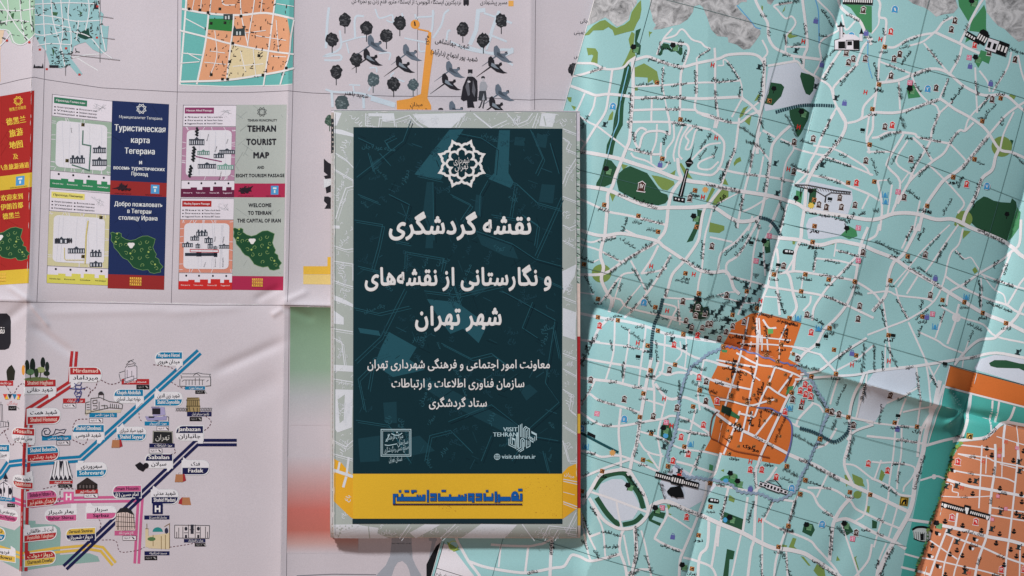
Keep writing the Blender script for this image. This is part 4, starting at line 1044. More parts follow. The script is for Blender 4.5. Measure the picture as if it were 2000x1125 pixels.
LABELS = """ایرانشهر|1152,139 1178,132
بزرگراه یادگار امام|1266,116 1334,136
اشرافی|1291,84 1284,110
میدان|1323,82 1334,85
بهرود|1320,89 1331,92
شاهنامه|1338,100 1331,124
شهید زنبقی|1360,113 1384,99
سرو غربی|1242,165 1274,164
سرو غربی|1309,168 1340,164
شهید فرحزادی|1295,135 1292,182
بلوار شهریاری|1357,140 1357,186
سعادت آباد|1394,178 1396,216
بزرگراه هاشمی رفسنجانی|1251,192 1338,192
بلوار دریا|1298,214 1327,214
بزرگراه یادگار امام|1232,182 1229,252
میدان کاج|1388,157 1400,158
بلوار دانشجو|1517,9 1558,3
میدان درکه|1481,33 1495,34
درکه|1497,62 1500,74
ولنجک|1568,48 1572,70
شهید اعجازی|1604,19 1627,53
شهید ملکی|1653,27 1677,43
طالقانی|1541,92 1562,88
دانشجو|1530,70 1532,90
میدان دانشجو|1525,109 1541,110
یمن|1563,116 1565,127
مقدس اردبیلی|1603,119 1630,97
ولیعصر (عج)|1607,157 1625,123
شهید آقا بزرگی|1637,167 1668,130
بزرگراه شهید چمران|1492,122 1480,202
شهیدعلی کشاورز|1419,124 1441,157
سرو شرقی|1402,160 1436,158
فرهنگ|1444,172 1441,193
میدان تجریش|1684,73 1700,74
ثبت|1837,43 1847,35
شهید باهنر|1756,88 1788,74
دزاشیب|1752,96 1773,92
شهید لواسانی|1808,96 1834,130
شهید کریمی|1754,127 1774,102
فرشته|1721,57 1725,72
شهید واعظی|1727,128 1763,142
شریعتی|1707,124 1711,162
بلوار اندرزگو|1779,149 1812,138
نیاوران|1879,66 1885,49
بازدار|1859,125 1868,110
شهید پورابتهاج|1968,96 2000,106
پاسداران|1902,160 1906,188
شهید صیادی|1939,172 1959,140
بلوار کاوه|1750,168 1756,196
قیطریه|1781,165 1794,182
بزرگراه شهید صدر|1763,220 1827,196
شهید مهدوی|1834,191 1847,155
دیباجی شمالی|1850,203 1876,168
وطن‌پرست|1906,218 1928,186
شهید لنگری|1918,228 1942,204
تجریش|1713,102 1730,104
قیطریه|1703,175 1718,177
بلوار عدل|1135,248 1149,224
هرمزان|1351,245 1370,257
شهید دادمان|1311,240 1339,246
خوارزم|1237,258 1240,279
فرحزادی|1292,283 1302,257
بلوار ایوانک|1237,292 1273,301
بلوار خوردین|1363,291 1386,262
مهستان|1361,312 1377,291
گلستان|1388,310 1398,288
بلوار مدیریت|1385,227 1427,241
بزرگراه|1118,291 1143,297
میدان صنعت|1297,317 1309,319
شهید چمران|1402,358 1420,318
بزرگراه شهید همت|1376,360 1443,375
بزرگراه آیت ا... حکیم|1208,378 1283,407
کارگر شمالی|1388,412 1414,382
برج میلاد|1344,378 1362,383
بلوار مرزداران|1251,427 1294,436
یادگار امام|1169,407 1190,413
مرزداران|1235,432 1253,436
شهید آریا|1215,452 1224,424
شهرک آزمایش|1262,447 1280,451
شهید شرافتی|1442,247 1472,268
ستول|1483,234 1488,252
شیخ بهایی|1463,278 1482,287
آرارات|1497,262 1502,280
بزرگراه نیایش|1533,224 1556,268
یاسمی|1523,275 1541,284
اسفندیار|1562,273 1586,282
نلسون ماندلا|1603,268 1619,233
بزرگراه شهید مدرس|1589,330 1640,268
آرش|1637,300 1650,308
شهید دستگردی|1609,310 1659,326
ونک|1484,290 1492,302
ملاصدرا|1454,341 1477,344
شیخ بهایی|1466,295 1463,328
بزرگراه کردستان|1500,318 1490,376
بزرگراه شهید چمران|1434,292 1404,352
بلوار میرداماد|1542,321 1578,337
بلوار میرداماد|1597,343 1640,359
شیخ بهایی|1448,382 1445,412
میدان ونک|1522,348 1532,356
گاندی|1524,392 1526,410
ولیعصر|1534,410 1524,445
بزرگراه شهید همت|1571,414 1648,429
بزرگراه|1646,440 1664,415
کاظمی|1672,418 1686,417
سیمین|1434,430 1436,446
آبادی|1476,430 1480,448
شهید کلاهدوز|1713,271 1755,257
بهیار|1763,270 1778,272
شهید کلاهدوز|1792,269 1833,278
بلوار کاوه|1754,228 1762,252
دیباجی جنوبی|1814,262 1825,225
پاسداران|1848,281 1865,260
بزرگراه شهید صیاد شیرازی|1874,330 1924,270
آراج|1950,244 1957,231
شهید صدر|1980,301 2000,320
یخچال|1703,298 1723,298
هدایت|1735,322 1745,306
سلیمانی|1800,285 1811,308
شهید رضوان|1772,335 1794,302
پاسداران|1787,344 1808,325
سرند|1904,316 1920,322
دکتر شریعتی|1700,310 1709,344
زیبا|1729,351 1737,360
شهید اخوان|1767,371 1791,390
وفاداری|1865,366 1876,345
بزرگراه امام علی|1895,404 1912,349
شهید عراقی|1836,420 1855,388
شهید زین‌الدین|1790,408 1815,417
کوشا|1700,412 1712,411
سازمان آب|1168,471 1203,464
سازمان آب|1211,465 1241,485
بزرگراه شیخ فضل ا... نوری|1189,532 1273,473
ستارخان|1182,493 1208,507
ستارخان|1236,523 1250,548
ستارخان|1259,576 1274,599
شهید تیموری|1145,537 1160,573
شهید حبیب ا...|1181,586 1204,551
زنجان|1208,568 1214,552
شادمهر|1221,597 1233,578
بهبودی|1231,609 1244,592
شهرآرا|1259,565 1273,545
نیایش|1260,534 1278,528
پاتریس لومومبا|1283,542 1308,501
بزرگراه جلال آل احمد|1328,505 1391,536
کارگر شمالی|1371,470 1368,507
دانشگاه تربیت مدرس|1318,545 1344,553
توحید|1300,563 1300,580
شهید فاطمی|1372,582 1411,574
نصرت|1288,619 1306,624
جمالزاده|1324,603 1325,628
آزادی|1184,623 1201,624
آزادی|1242,637 1260,639
آزادی|1300,650 1317,653
آذربایجان غربی|1216,635 1258,668
بزرگراه|1155,672 1167,652
بلوار کشاورز|1382,628 1415,622
خیابان طالقانی|1384,649 1420,648
شهید گمنام|1134,502 1160,512
بزرگراه کردستان|1411,497 1460,457
شهید جهان آرا|1434,500 1465,463
میدان جهاد|1468,465 1483,470
شهید بهشتی|1597,535 1643,543
شهید قندی|1634,489 1673,501
خرمشهر|1607,507 1637,514
سهروردی|1640,531 1659,512
شهید مطهری|1606,576 1649,596
معلم|1665,570 1679,574
بهار شیراز|1577,616 1605,633
فتحی شقاقی|1426,542 1457,551
زرتشت غربی|1409,589 1451,587
کریمخان زند|1467,608 1507,618
قائم مقام فراهانی|1516,568 1531,613
میرزای شیرازی|1497,525 1527,531
مصلی امام خمینی|1557,475 1606,486
شهید تبریزی|1592,490 1585,528
شهدای هفتم تیر|1516,624 1555,635
شهید بهشتی|1554,540 1583,547
شهید قرنی|1473,618 1477,654
حافظ|1456,642 1454,658
بهار|1525,655 1529,640
خواجه عبدا... انصاری|1705,470 1753,496
بزرگراه شهید سلیمانی|1771,521 1836,563
شهید عراقی|1764,470 1778,442
بنی هاشم|1787,468 1800,445
شهید استاد حسن بنا|1794,500 1832,458
شهید کاووسی|1822,511 1846,474
بلوار دلاوران|1943,545 1979,559
هنگام|1881,557 1893,545
هنگام|1940,521 1953,507
تکاوران|1961,536 1970,514
شهید ثانی|1914,547 1914,600
شهید نیلفروشان|1928,588 1975,609
بزرگراه شهید زین‌الدین|1909,447 1965,475
سبلان شمالی|1716,598 1725,638
شهدای عنصری|1748,583 1768,622
کرمان|1791,604 1798,586
شهید مدنی|1782,622 1809,603
سمنگان|1832,628 1841,606
مداین|1786,656 1796,635
جانبازان شرقی|1888,630 1919,646
دردشت|1890,667 1899,645
شهید محمدی|1788,520 1816,540
صیاد شیرازی|1700,606 1720,584
سبلان|1864,490 1880,507
دامپزشکی|1218,675 1250,681
کمیل|1189,745 1205,746
کمیل|1235,754 1253,756
شهید نوری|1167,779 1202,791
قزوین|1176,829 1195,830
قزوین|1326,818 1345,821
امین الملک|1134,829 1167,824
کاشان|1283,756 1302,766
شهید سبحانی|1134,791 1155,755
یادگار امام|1134,713 1158,662
جیحون|1195,664 1197,686
نفرشیه|1218,706 1216,738
اسکندری جنوبی|1284,665 1283,707
کارگر جنوبی|1328,742 1324,781
آذربایجان|1348,712 1378,722
جامی|1396,744 1413,750
امام خمینی (ره)|1350,744 1398,767
شهید فروزش|1340,841 1381,849
بریانک|1224,796 1244,806
ابوسعید|1373,794 1397,807
بزرگراه شهید نواب صفوی|1250,822 1239,892
وحدت اسلامی|1363,892 1373,866
رودکی|1261,731 1275,735
هلال احمر|1280,853 1305,863
ابوذر|1147,883 1163,887
انقلاب اسلامی|1547,710 1593,721
جمهوری اسلامی|1411,716 1455,728
نوفل لوشاتو|1417,706 1452,714
لاله زار|1474,783 1482,757
پانزده خرداد|1470,849 1508,871
شهید شیرازی|1546,844 1588,869
مجاهدین اسلام|1585,760 1607,794
شهید صفدری|1627,789 1645,748
شکوفه|1620,837 1628,817
بزرگراه امام علی|1684,670 1676,727
نبرد|1676,782 1679,745
شهید نامجو|1630,698 1657,674
سرباز|1551,752 1563,735
گلستان|1531,758 1541,735
بزرگراه امام علی|1650,895 1662,850
دماوند|1762,718 1778,714
دماوند|1893,699 1908,695
پنجم نیروی هوایی|1786,726 1791,783
منوچهری|1813,730 1826,756
چهارصد دستگاه|1745,781 1770,764
پیروزی|1754,829 1772,832
شهید داودآبادی|1747,857 1789,862
شهید عادلی|1718,788 1713,826
سبلان جنوبی|1730,677 1747,716
شهید محمودی|1703,672 1701,722
شهید رجبی|1720,685 1718,723
میدان ولیعصر|1868,851 1885,854
کریمخان زند|1917,859 1945,836
شهید|1137,931 1151,923
شهید نارنجانی|1224,924 1258,968
مهران|1155,989 1166,1007
شهید نجفی|1142,1013 1153,1046
شهید لطیفی|1175,1036 1213,1046
بلوار میلاد|1177,1068 1209,1066
شقایق|1139,1055 1148,1075
شقایق|1186,1088 1205,1081
ماهان|1162,1074 1170,1091
بزرگراه شهید تندگویان|1243,1026 1240,1100
آموزگار|1226,1121 1247,1112
بلوار هستیار|1260,1082 1273,1117
شهید عراقی|1290,1061 1327,1076
بزرگراه شهید رئیسی|1308,982 1380,1011
دشت آزادگان|1288,940 1298,973
شوش|1398,942 1414,947
صابریان|1355,916 1363,886
مولوی|1423,892 1442,896
مولوی|1489,904 1508,907
بلوار قیام|1527,912 1555,927
خراسان|1522,929 1546,940
شهید سعیدی|1576,937 1620,953
بزرگراه شهید محلاتی|1558,892 1636,935
خاوران|1604,995 1624,1006
بزرگراه امام علی|1620,1027 1619,1082
شهید صابونیان|1457,1018 1470,976
شهید بخارایی|1405,1012 1417,968
شهید رجب نیا|1488,1006 1505,972
شهدای کالا|1539,1016 1550,974
شهید رضایی|1520,1027 1547,1035
شهید رئیسی|1584,1088 1632,1122
شهید رجب نیا|1483,1080 1486,1124
صاحب جمع|1471,920 1474,952
امام رضا (ع)|1528,1078 1540,1122
خاوران|1633,1024 1648,1044
حقی|1680,1030 1698,1035
بزرگراه بسیج|1715,1122 1741,1066
بزرگراه بسیج (کمربندی)|1783,955 1803,888
ائمه اطهار|1739,904 1764,905
پاسدار گمنام|1719,945 1750,964
پرستار|1749,942 1752,919
زمزم|1712,1010 1724,1017
ابوذر|1706,1107 1714,1092
شهید|1709,1037 1723,1045
انقلاب اسلامی|1877,1034 1917,1044
حافظ|1937,926 1939,909
حافظ|1930,983 1932,969
حافظ|1904,1101 1911,1084
رشت|1875,970 1888,969
طالقانی|1946,959 1962,963
شهریار|1890,1060 1906,1064
ولیعصر|1852,921 1859,899
سمیه|1945,988 1957,990
برادران|1942,1080 1957,1087
نوفل لوشاتو|1932,1118 1960,1124
زرتشت|1889,922 1900,924
ولدی|1893,890 1904,891
شقایق|1030,1119 1051,1118
بزرگراه|1078,1058 1078,1086"""
for ln in LABELS.splitlines():
    t, s = ln.split('|'); (x1, y1), (x2, y2) = pl(s)
    SR.text(nk('street_name'), BLK, t, x1, y1, x2, y2, hmin=9, hmax=14, bold=0.08)

worn_folds(SR, [((1654, -30), (1480, 620)), ((1440, 700), (1330, 1150)), ((2000, 380), (1800, 1150))], (196, 216, 220), 4, cover=.35)
worn_folds(SR, [((1130, 589), (1490, 692)), ((1690, 750), (1882, 805)), ((1882, 805), (2060, 856))], (206, 222, 224), 5, w=(.6, 1.6), cover=.6)

SR.add('cut_edge', (216, 216, 218), poly([(1176.9, -60), (1178.3, -60), (828.6, 1176), (827.2, 1176)]))
# ------------------------------------------------------------------ symbols of the city map
RED = (186, 52, 48); BRN = (64, 44, 38); BLU = (62, 142, 190); PUR = (92, 96, 160); PNK = (196, 84, 112); AMB = (206, 140, 84)
rnd = random.Random(3)
FA = '۰۱۲۳۴۵۶۷۸۹'
def fa(n): return ''.join(FA[int(c)] for c in str(n))
def museum(sh, x, y, c, num, s=1.0, rot=9):
    k = nk('museum_symbol')
    g = cat(poly([(-6, 8), (-6, 6), (-5, 6), (-5, -3), (-6, -4.5), (-3, -6.5), (0, -8.5), (3, -6.5), (6, -4.5), (5, -3), (5, 6), (6.5, 6), (6.5, 8)]))
    sh.add(k, WHT, xf(g, x, y, 1.18 * s, rot)); sh.add(k, c, xf(g, x, y, s, rot))
    a = math.radians(rot)
    sh.text(k, (236, 222, 214), fa(num), x - 3.4 * s * math.cos(a), y + .5 - 3.4 * s * math.sin(a), x + 3.4 * s * math.cos(a), y + .5 + 3.4 * s * math.sin(a), size=11 * s, bold=0.03)
def metro(sh, x, y, s=1.0, rot=10, c=AMB, name='metro_symbol'):
    k = nk(name)
    sh.add(k, c, xf(rect(-5, -5, 5, 5), x, y, s, rot))
    sh.add(k, BLK, xf(cat(stroke([(-4, -4), (4, -4), (4, 4), (-4, 4)], 1.0, closed=True), poly([(-3, 3.2), (-1.5, -1.5), (1.5, -3), (3.2, -2.5), (3.2, 3.2), (1, 3.2), (1, 0), (-.5, 1), (-1, 3.2)])), x, y, s, rot))
def hosp(sh, x, y, s=1.0, rot=10, c=RED, name='hospital_symbol'):
    sh.add(nk(name), c, xf(cat(rect(-4, -5, -1.8, 5), rect(1.8, -5, 4, 5), rect(-1.8, -1.2, 1.8, 1.2)), x, y, s, rot))
def bag(sh, x, y, s=1.0, rot=8):
    k = nk('shopping_symbol')
    sh.add(k, PUR, xf(cat(poly([(-5, -3), (5, -3), (5.5, 7), (-5.5, 7)]), stroke([(-2.5, -3), (-2.5, -6), (2.5, -6), (2.5, -3)], 1.2)), x, y, s, rot))
def dome(sh, x, y, num, s=1.0, rot=8):
    k = nk('mosque_symbol')
    sh.add(k, WHT, xf(ellipse(0, 0, 7.8, 8.4), x, y, s, rot))
    sh.add(k, BLU, xf(cat(ellipse(0, -1, 6.2, 6.6, a0=math.pi, a1=2 * math.pi, n=12), rect(-6.2, -1, 6.2, 7)), x, y, s, rot))
    sh.text(k, (225, 240, 248), fa(num), x - 3, y + 1, x + 3, y + 1, size=10 * s, bold=0.02)
def minaret(sh, x, y, s=1.0, rot=6):
    sh.add(nk('mosque_symbol'), BLU, xf(cat(rect(-6.4, -6, -5, 6), rect(5, -6, 6.4, 6), poly([(-3.4, 5), (-3.4, 1), (-2, -2), (0, -4.5), (2, -2), (3.4, 1), (3.4, 5)]), rect(-7, 5.5, 7, 7)), x, y, s, rot))
def craft(sh, x, y, s=1.0, rot=8):
    k = nk('handicraft_symbol')
    sh.add(k, (215, 190, 205), xf(rect(-5, -5, 5, 5), x, y, s, rot))
    sh.add(k, PNK, xf(cat(stroke([(-4.4, -4.4), (4.4, -4.4), (4.4, 4.4), (-4.4, 4.4)], 1.2, closed=True), ellipse(-1.8, -1.6, 1.5, n=8), ellipse(1.9, -1.6, 1.5, n=8), ellipse(-1.8, 1.9, 1.5, n=8), ellipse(1.9, 1.9, 1.5, n=8)), x, y, s, rot))
def theatre(sh, x, y, s=1.0, rot=12):
    sh.add(nk('theatre_symbol'), (30, 46, 50), xf(cat(rect(-5.5, 3.5, 5, 5.5), poly([(-5, -4.5), (4, -4.5), (3, -2.5), (2, 3.3), (-3, 3.3), (-3.4, -2.5)]), ellipse(4.6, -5.8, 1.5, n=8), rect(4, -4, 5.2, -1)), x, y, s, rot))
def parktree(sh, x, y, s=1.0, bg=True):
    k = nk('park_tree_symbol')
    if bg: sh.add(k, (104, 150, 110), xf(rect(-2, -4, 9, 7), x, y, s, 12)); sh.add(k, (52, 100, 66), xf(cat(*[stroke([(0 + i * 2.4, -2), (1 + i * 2.4, 5)], .8) for i in range(4)]), x, y, s, 12))
    cr = [(5.6 * (1 + .16 * math.sin(5 * a) + .1 * math.cos(9 * a)) * math.cos(a) - 2, 5.2 * (1 + .13 * math.cos(6 * a)) * math.sin(a) - 3) for a in [i * 6.283 / 22 for i in range(22)]]
    sh.add(k, BLK, xf(cat(poly(cr), rect(-2.6, 2.4, -1, 7.5)), x, y, s, 8))
def screen(sh, x, y, s=1.0):
    sh.add(nk('cinema_symbol'), (20, 28, 28), xf(cat(rect(-5, -4, 5, 2.5), rect(-3, 4.2, -1, 6), rect(0.5, 4.2, 2.5, 6), rect(3.2, 4.6, 4.6, 5.8)), x, y, s, 8))
def coffee(sh, x, y, s=1.0):
    sh.add(nk('cafe_symbol'), BLK, xf(cat(poly([(-5, 0), (5, 0), (4.2, 3.2), (2, 5), (-2, 5), (-4.2, 3.2)]), rect(-1, -6, 1, -.3), stroke([(-3.4, -2.6), (3.4, -2.6)], 1.8), rect(-2.4, -5, 2.2, -4)), x, y, s, 8))
def shield(sh, x, y, s=1.0):
    k = nk('mask_symbol')
    sh.add(k, BLK, xf(poly([(-5.5, -4.5), (3.5, -4), (3.2, 1.5), (0, 4.8), (-1.5, 4.8), (-5, 1.5)]), x, y, s, 8))
    sh.add(k, WHT, xf(poly([(1.5, -1.5), (7.5, -1.5), (6.5, 3), (3.5, 5), (2.4, 3)]), x, y, s, 8))
def menorah(sh, x, y, s=1.0):
    sh.add(nk('synagogue_symbol'), (54, 70, 72), xf(cat(*[stroke([(r * math.cos(a), -2 + r * math.sin(a)) for a in [i * math.pi / 8 for i in range(9)]], .9) for r in (2.2, 4.2, 6.2)], rect(-.5, -2, .5, 7), rect(-2.5, 6.3, 2.5, 7.4)), x, y, s, 6))

for n, s in [(17, "1252,365")]:
    x, y = pl(s)[0]; museum(SR, x, y, (70, 40, 36), n, 1.15)
nums = iter([16, 37, 16, 20, 14, 27, 23, 19, 18, 13, 23, 22, 12, 9, 11, 10, 4, 7, 3, 6, 2, 4, 5, 14, 8, 15, 17, 31, 28, 26, 40, 36, 35, 27, 41, 38, 75, 77, 33, 39, 44, 42, 61, 43, 72, 54, 53, 60, 58, 62, 61, 59, 84, 83, 85, 86, 67, 80, 88, 90, 92, 93])
for x, y in pl("1345,388 1388,481 1549,278 1549,335 1587,271 1687,315 1637,387 1597,400 1611,405 1640,405 1666,401 1651,104 1664,116 1655,123 1687,116 1644,70 1684,21 1860,43 1853,60 1753,108 1742,117 1736,150 1823,174 1928,104 1980,117 1934,195 1724,249 1774,312 1761,386 1680,493 1417,576 1333,588 1529,519 1572,614 1674,597 1671,622 1352,603 1382,633 1406,662 1803,497 1813,576 1154,742 1219,779 1275,812 1307,722 1321,795 1378,744 1377,782 1544,778 1561,792 1620,802 1634,807 1662,828 1669,1038 1731,770 1553,699"):
    museum(SR, x, y, BRN, next(nums), .8)
nums = iter([1, 3, 2, 3, 4, 5, 15, 8, 57, 19, 20, 21, 22, 17, 18, 16, 106, 13, 45, 66, 46, 67, 47, 36, 56, 55, 63, 71, 109, 10, 11, 9, 23, 103, 12, 14])
for x, y in pl("1736,64 1899,90 1670,80 1738,246 1884,360 1669,358 1172,636 1364,655 1317,673 1364,736 1399,782 1372,828 1329,852 1343,885 1313,898 1326,921 1340,1008 1580,648 1568,749 1577,757 1559,761 1569,768 1579,772 1530,802 1463,915 1485,915 1513,929 1692,903 1730,917 1872,902 1858,1010 1902,1017 1950,1109 1994,1108"):
    museum(SR, x, y, RED, next(nums), .8)
for x, y in pl("1282,163 1327,235 1292,311 1355,373 1180,400 1246,422 1284,453 1358,444 1141,516 1337,534 1363,573 1169,584 1280,600 1169,620 1208,626 1286,646 1336,653 1265,675 1270,723 1318,712 1365,761 1256,768 1249,814 1352,793 1271,846 1335,871 1500,199 1724,94 1713,167 1700,215 1694,284 1951,193 1914,238 1899,312 1857,347 1703,356 1806,403 1653,358 1588,442 1584,473 1588,391 1511,536 1570,536 1614,546 1664,550 1562,569 1457,569 1478,602 1429,615 1539,621 1615,640 1768,501 1734,548 1837,586 1881,590 1797,618 1919,611 1963,631 1730,654 1523,672 1495,692 1516,704 1579,734 1624,728 1666,693 1623,682 1499,749 1426,771 1457,785 1499,783 1542,765 1611,800 1652,813 1597,855 1440,828 1425,853 1422,885 1743,824 1787,832 1176,920 1137,961 1255,897 1303,909 1386,943 1387,989 1364,1045 1351,1110 1533,908 1569,935 1559,962 1536,1024 1517,1065 1656,959 1696,964 1414,677"):
    metro(SR, x, y, .85)
metro(SR, 1894, 852, 1.15, 8, (214, 176, 90)); metro(SR, 1763, 978, 1.7, 8, (190, 160, 60), 'terminal_symbol')
for x, y in pl("1389,130 1566,83 1687,182 1716,79 1558,249 1396,271 1370,386 1538,331 1271,520 1353,536 1303,607 1485,587 1246,670 1296,778 1310,830 1563,782 1657,711 1730,704 1463,900 1482,1014"):
    hosp(SR, x, y, .9)
for x, y in pl("1962,862 1918,900 1950,877 1888,1116 1877,952"): hosp(SR, x, y, .8, 10, (196, 84, 66))
for x, y in pl("1591,42 1604,126 1647,202 1689,66 1890,131 1931,164 1288,322 1823,543 1806,618 1658,688 1749,836 1313,1046 1463,952"): bag(SR, x, y, .85)
for (x, y), n in zip(pl("1197,208 1744,21 1807,176 1925,364 1258,591 1219,818 1136,838 1602,1021 1661,71 1543,951"), [4, 1, 2, 7, 8, 18, 17, 22, 3, 21]): dome(SR, x, y, n, .9)
for x, y in pl("1724,381 1725,394 1555,620 1594,640 1885,579 1822,637 1144,872 1347,865 1538,794"): minaret(SR, x, y, .9)
for x, y in pl("1888,115 1772,164 1749,376 1672,446 1671,509 1501,461 1475,510 1817,613 1166,808 1300,824 1292,990 1662,1050"): craft(SR, x, y, 1)
for x, y in pl("1552,101 1480,133 1592,169 1631,192 1181,243 1604,322 1512,320 1516,378 1484,498 1487,514 1497,520 1456,556 1483,560 1473,570 1450,584 1440,597 1450,610 1421,628 1404,609 1390,610 1313,663 1337,678 1296,870 1850,950 1868,948 1903,938 1852,1036 1866,1056 1949,998 1932,1030 1983,1065 1986,900 1987,918 1881,1114 1986,1005 1347,637 1600,1240 1984,687 1325,918 1395,1240"):
    if y < 1200: theatre(SR, x, y, .95)
for x, y in pl("1314,94 1185,333 1354,426 1296,838 1227,950 1280,993 1426,926 1440,941 1425,1012 1573,1025 1647,1023 1333,1105 1894,8 1902,117 1773,178 1492,474 1565,222 1831,1025 1238,96"): parktree(SR, x, y, 1.0)
for x, y in pl("1555,390 1582,376 1651,449 1969,421 1510,178 1365,588"): parktree(SR, x, y, .9, False)
for x, y in pl("1681,256 1465,475 1519,518 1246,697 1608,657 1592,673 1841,710 1739,655 1749,811 1618,390 1440,593 1350,650 1381,660 1422,625"): screen(SR, x, y, .9)
for x, y in pl("1934,888 1975,898 1892,938 1897,963 1948,952 1989,963 1990,978 1845,1018 1877,1025 1912,1034 1974,1035 1870,1041 1947,1040 1940,1058 1821,1066 1866,1073 1853,1081 1876,1083 1968,1070 1979,1083 1880,1107 1844,1121 1979,1000 1994,1007 1925,875 1996,880 1993,1082 1955,1100"): coffee(SR, x, y, .9)
for x, y in pl("1862,919 1900,1051 1892,1068 1817,1086 1831,1105 1908,1123 1831,1042"): shield(SR, x, y, .9)
for x, y in pl("1475,536 1625,633"): menorah(SR, x, y, 1)
for x, y in pl("1944,967 1959,991 1933,1012 1948,889 1983,874"): craft(SR, x, y, .7)
# small station names printed under the symbols
st = ['آزادی', 'میدان', 'شهید', 'تهران', 'امام', 'پارک', 'شهدا', 'نور', 'بهار', 'سعدی', 'ملت', 'فردوسی']
for x, y in pl("1327,244 1355,382 1337,543 1169,592 1280,609 1208,616 1265,684 1270,732 1365,770 1256,777 1249,823 1352,802 1271,839 1335,880 1713,178 1700,224 1951,184 1914,230 1857,356 1806,412 1588,451 1584,482 1511,545 1570,545 1614,555 1664,559 1562,578 1457,561 1478,594 1429,624 1539,630 1615,649 1768,510 1734,557 1837,595 1881,599 1797,627 1919,620 1963,640 1730,663 1523,681 1495,684 1516,713 1624,737 1666,702 1457,777 1499,775 1652,822 1597,864 1440,837 1743,833 1787,841 1255,906 1303,918 1387,998 1364,1054 1351,1119 1536,1033 1517,1074 1656,968 1176,929 1137,970 1606,70 1340,236 1462,278 1700,82 1395,160 1740,500 1300,96"):
    SR.text(nk('station_name'), BLK, rnd.choice(st), x - 9, y, x + 9, y + 1.5, hmin=7.5, hmax=9, bold=0.04)
# dense dark clusters (park and theatre district, bazaar)
k = nk('park_cluster'); SR.add(k, (28, 48, 38), poly(pl("1352,600 1358,588 1366,590 1372,600 1382,598 1384,614 1378,622 1366,624 1352,618")))
SR.add(k, (70, 96, 66), cat(ellipse(1360, 606, 3, 2), ellipse(1370, 612, 4, 2), ellipse(1376, 604, 2, 3))); museum(SR, 1362, 600, BRN, 44, .7); museum(SR, 1376, 612, BRN, 43, .7); museum(SR, 1358, 616, BRN, 41, .7)
SR.add(nk('bazaar_block'), (30, 50, 40), poly(pl("1409,790 1428,797 1424,812 1407,803")))
# television tower drawing
k = nk('tower_drawing')
SR.add(k, BLK, cat(poly(pl("1354,280 1347,311 1345,311")), poly(pl("1336,318 1345,309 1352,319 1344,328 1339,327")), poly(pl("1338,330 1343,331 1331,386 1322,384")), poly(pl("1313,384 1336,388 1335,397 1313,393"))))
SR.add(k, WHT, cat(stroke(pl("1340,333 1327,384"), 1.0), ellipse(1318, 389, 1.6, n=8), ellipse(1324, 390.5, 1.8, n=8), ellipse(1331, 391.5, 1.8, n=8), stroke(pl("1339,319 1349,320"), .8)))
# truss bridge drawing
k = nk('bridge_drawing')
top = [(1551, 361), (1575, 362), (1600, 367), (1630, 373), (1658, 376)]; bot = [(1551, 363), (1570, 368), (1592, 374), (1608, 384), (1620, 377), (1657, 380)]
SR.add(k, (40, 38, 36), cat(stroke(top, 1.6), stroke(bot, 1.4), *[stroke([(1553 + i * 5, 361.5 + i * .75), (1556 + i * 5, 366 + (i > 6) * 3 + i * .5)], .9) for i in range(21)],
                            stroke([(1610, 384), (1608, 396)], 2), stroke([(1562, 368), (1561, 384)], 1.4), stroke([(1568, 368), (1561, 380)], 1)))
# shrine with two minarets
k = nk('shrine_drawing')
SR.add(k, (206, 204, 214), cat(poly(pl("1628,98 1629,80 1640,77 1646,68 1656,68 1668,70 1676,76 1674,99")), rect(1638, 52, 1645, 78), rect(1676, 66, 1682, 82)))
SR.add(k, BLK, cat(stroke(pl("1639,52 1638,76"), 1), stroke(pl("1645,52 1645,74"), 1), poly(pl("1638,52 1641.5,41 1646,52")), rect(1635, 50, 1648, 53), rect(1636, 82, 1649, 96), rect(1653, 82, 1662, 90), rect(1665, 80, 1676, 98),
                   stroke(pl("1629,98 1629,79 1640,76"), 1), stroke(pl("1650,97 1651,80 1665,80 1665,97"), 1.4), poly(pl("1677,66 1680,56 1683,66")), rect(1676, 66, 1684, 68), stroke(pl("1627,98 1676,100"), 1.4), stroke([(1641, 53), (1641, 76)], .8)))
# row of palace drawings top right, top, station, hall and long arcade
def facade(x0, y0, x1, y1, h, n, key, dark=True, roof=None):
    d = math.hypot(x1 - x0, y1 - y0); a = math.degrees(math.atan2(y1 - y0, x1 - x0)); k = nk(key)
    SR.add(k, BLK if dark else (205, 204, 212), xf(rect(0, 0, d, h), x0, y0, 1, a))
    cols = []
    for i in range(n):
        u = (i + .5) * d / n; w = d / n * .28
        cols.append(rect(u - w, h * .28, u + w, h * .78))
    SR.add(k, (214, 212, 220) if dark else BLK, xf(cat(*cols), x0, y0, 1, a))
    SR.add(k, BLK, xf(cat(stroke([(0, 0), (d, 0)], 1.6), stroke([(0, h), (d, h)], 1.6)), x0, y0, 1, a))
    if roof is not None: SR.add(k, BLK, xf(roof, x0, y0, 1, a))
facade(1884, 64, 1912, 80, 10, 6, 'palace_drawing'); facade(1910, 62, 1928, 72, 22, 4, 'palace_drawing', True, poly([(0, 0), (4, -5), (14, -5), (19, 0)]))
facade(1926, 76, 1968, 89, 24, 4, 'palace_drawing', False); facade(1948, 82, 1968, 89, 23, 3, 'palace_drawing')
facade(1646, -6, 1702, -2, 13, 14, 'palace_drawing')
facade(1280, 920, 1364, 942, 11, 20, 'station_drawing'); facade(1312, 925, 1336, 931, 17, 5, 'station_drawing')
facade(1481, 938, 1536, 956, 8, 7, 'hall_drawing', False); facade(1496, 940, 1522, 949, 12, 4, 'hall_drawing', False, stroke([(-3, -1), (12, -10), (28, -1)], 1.6))
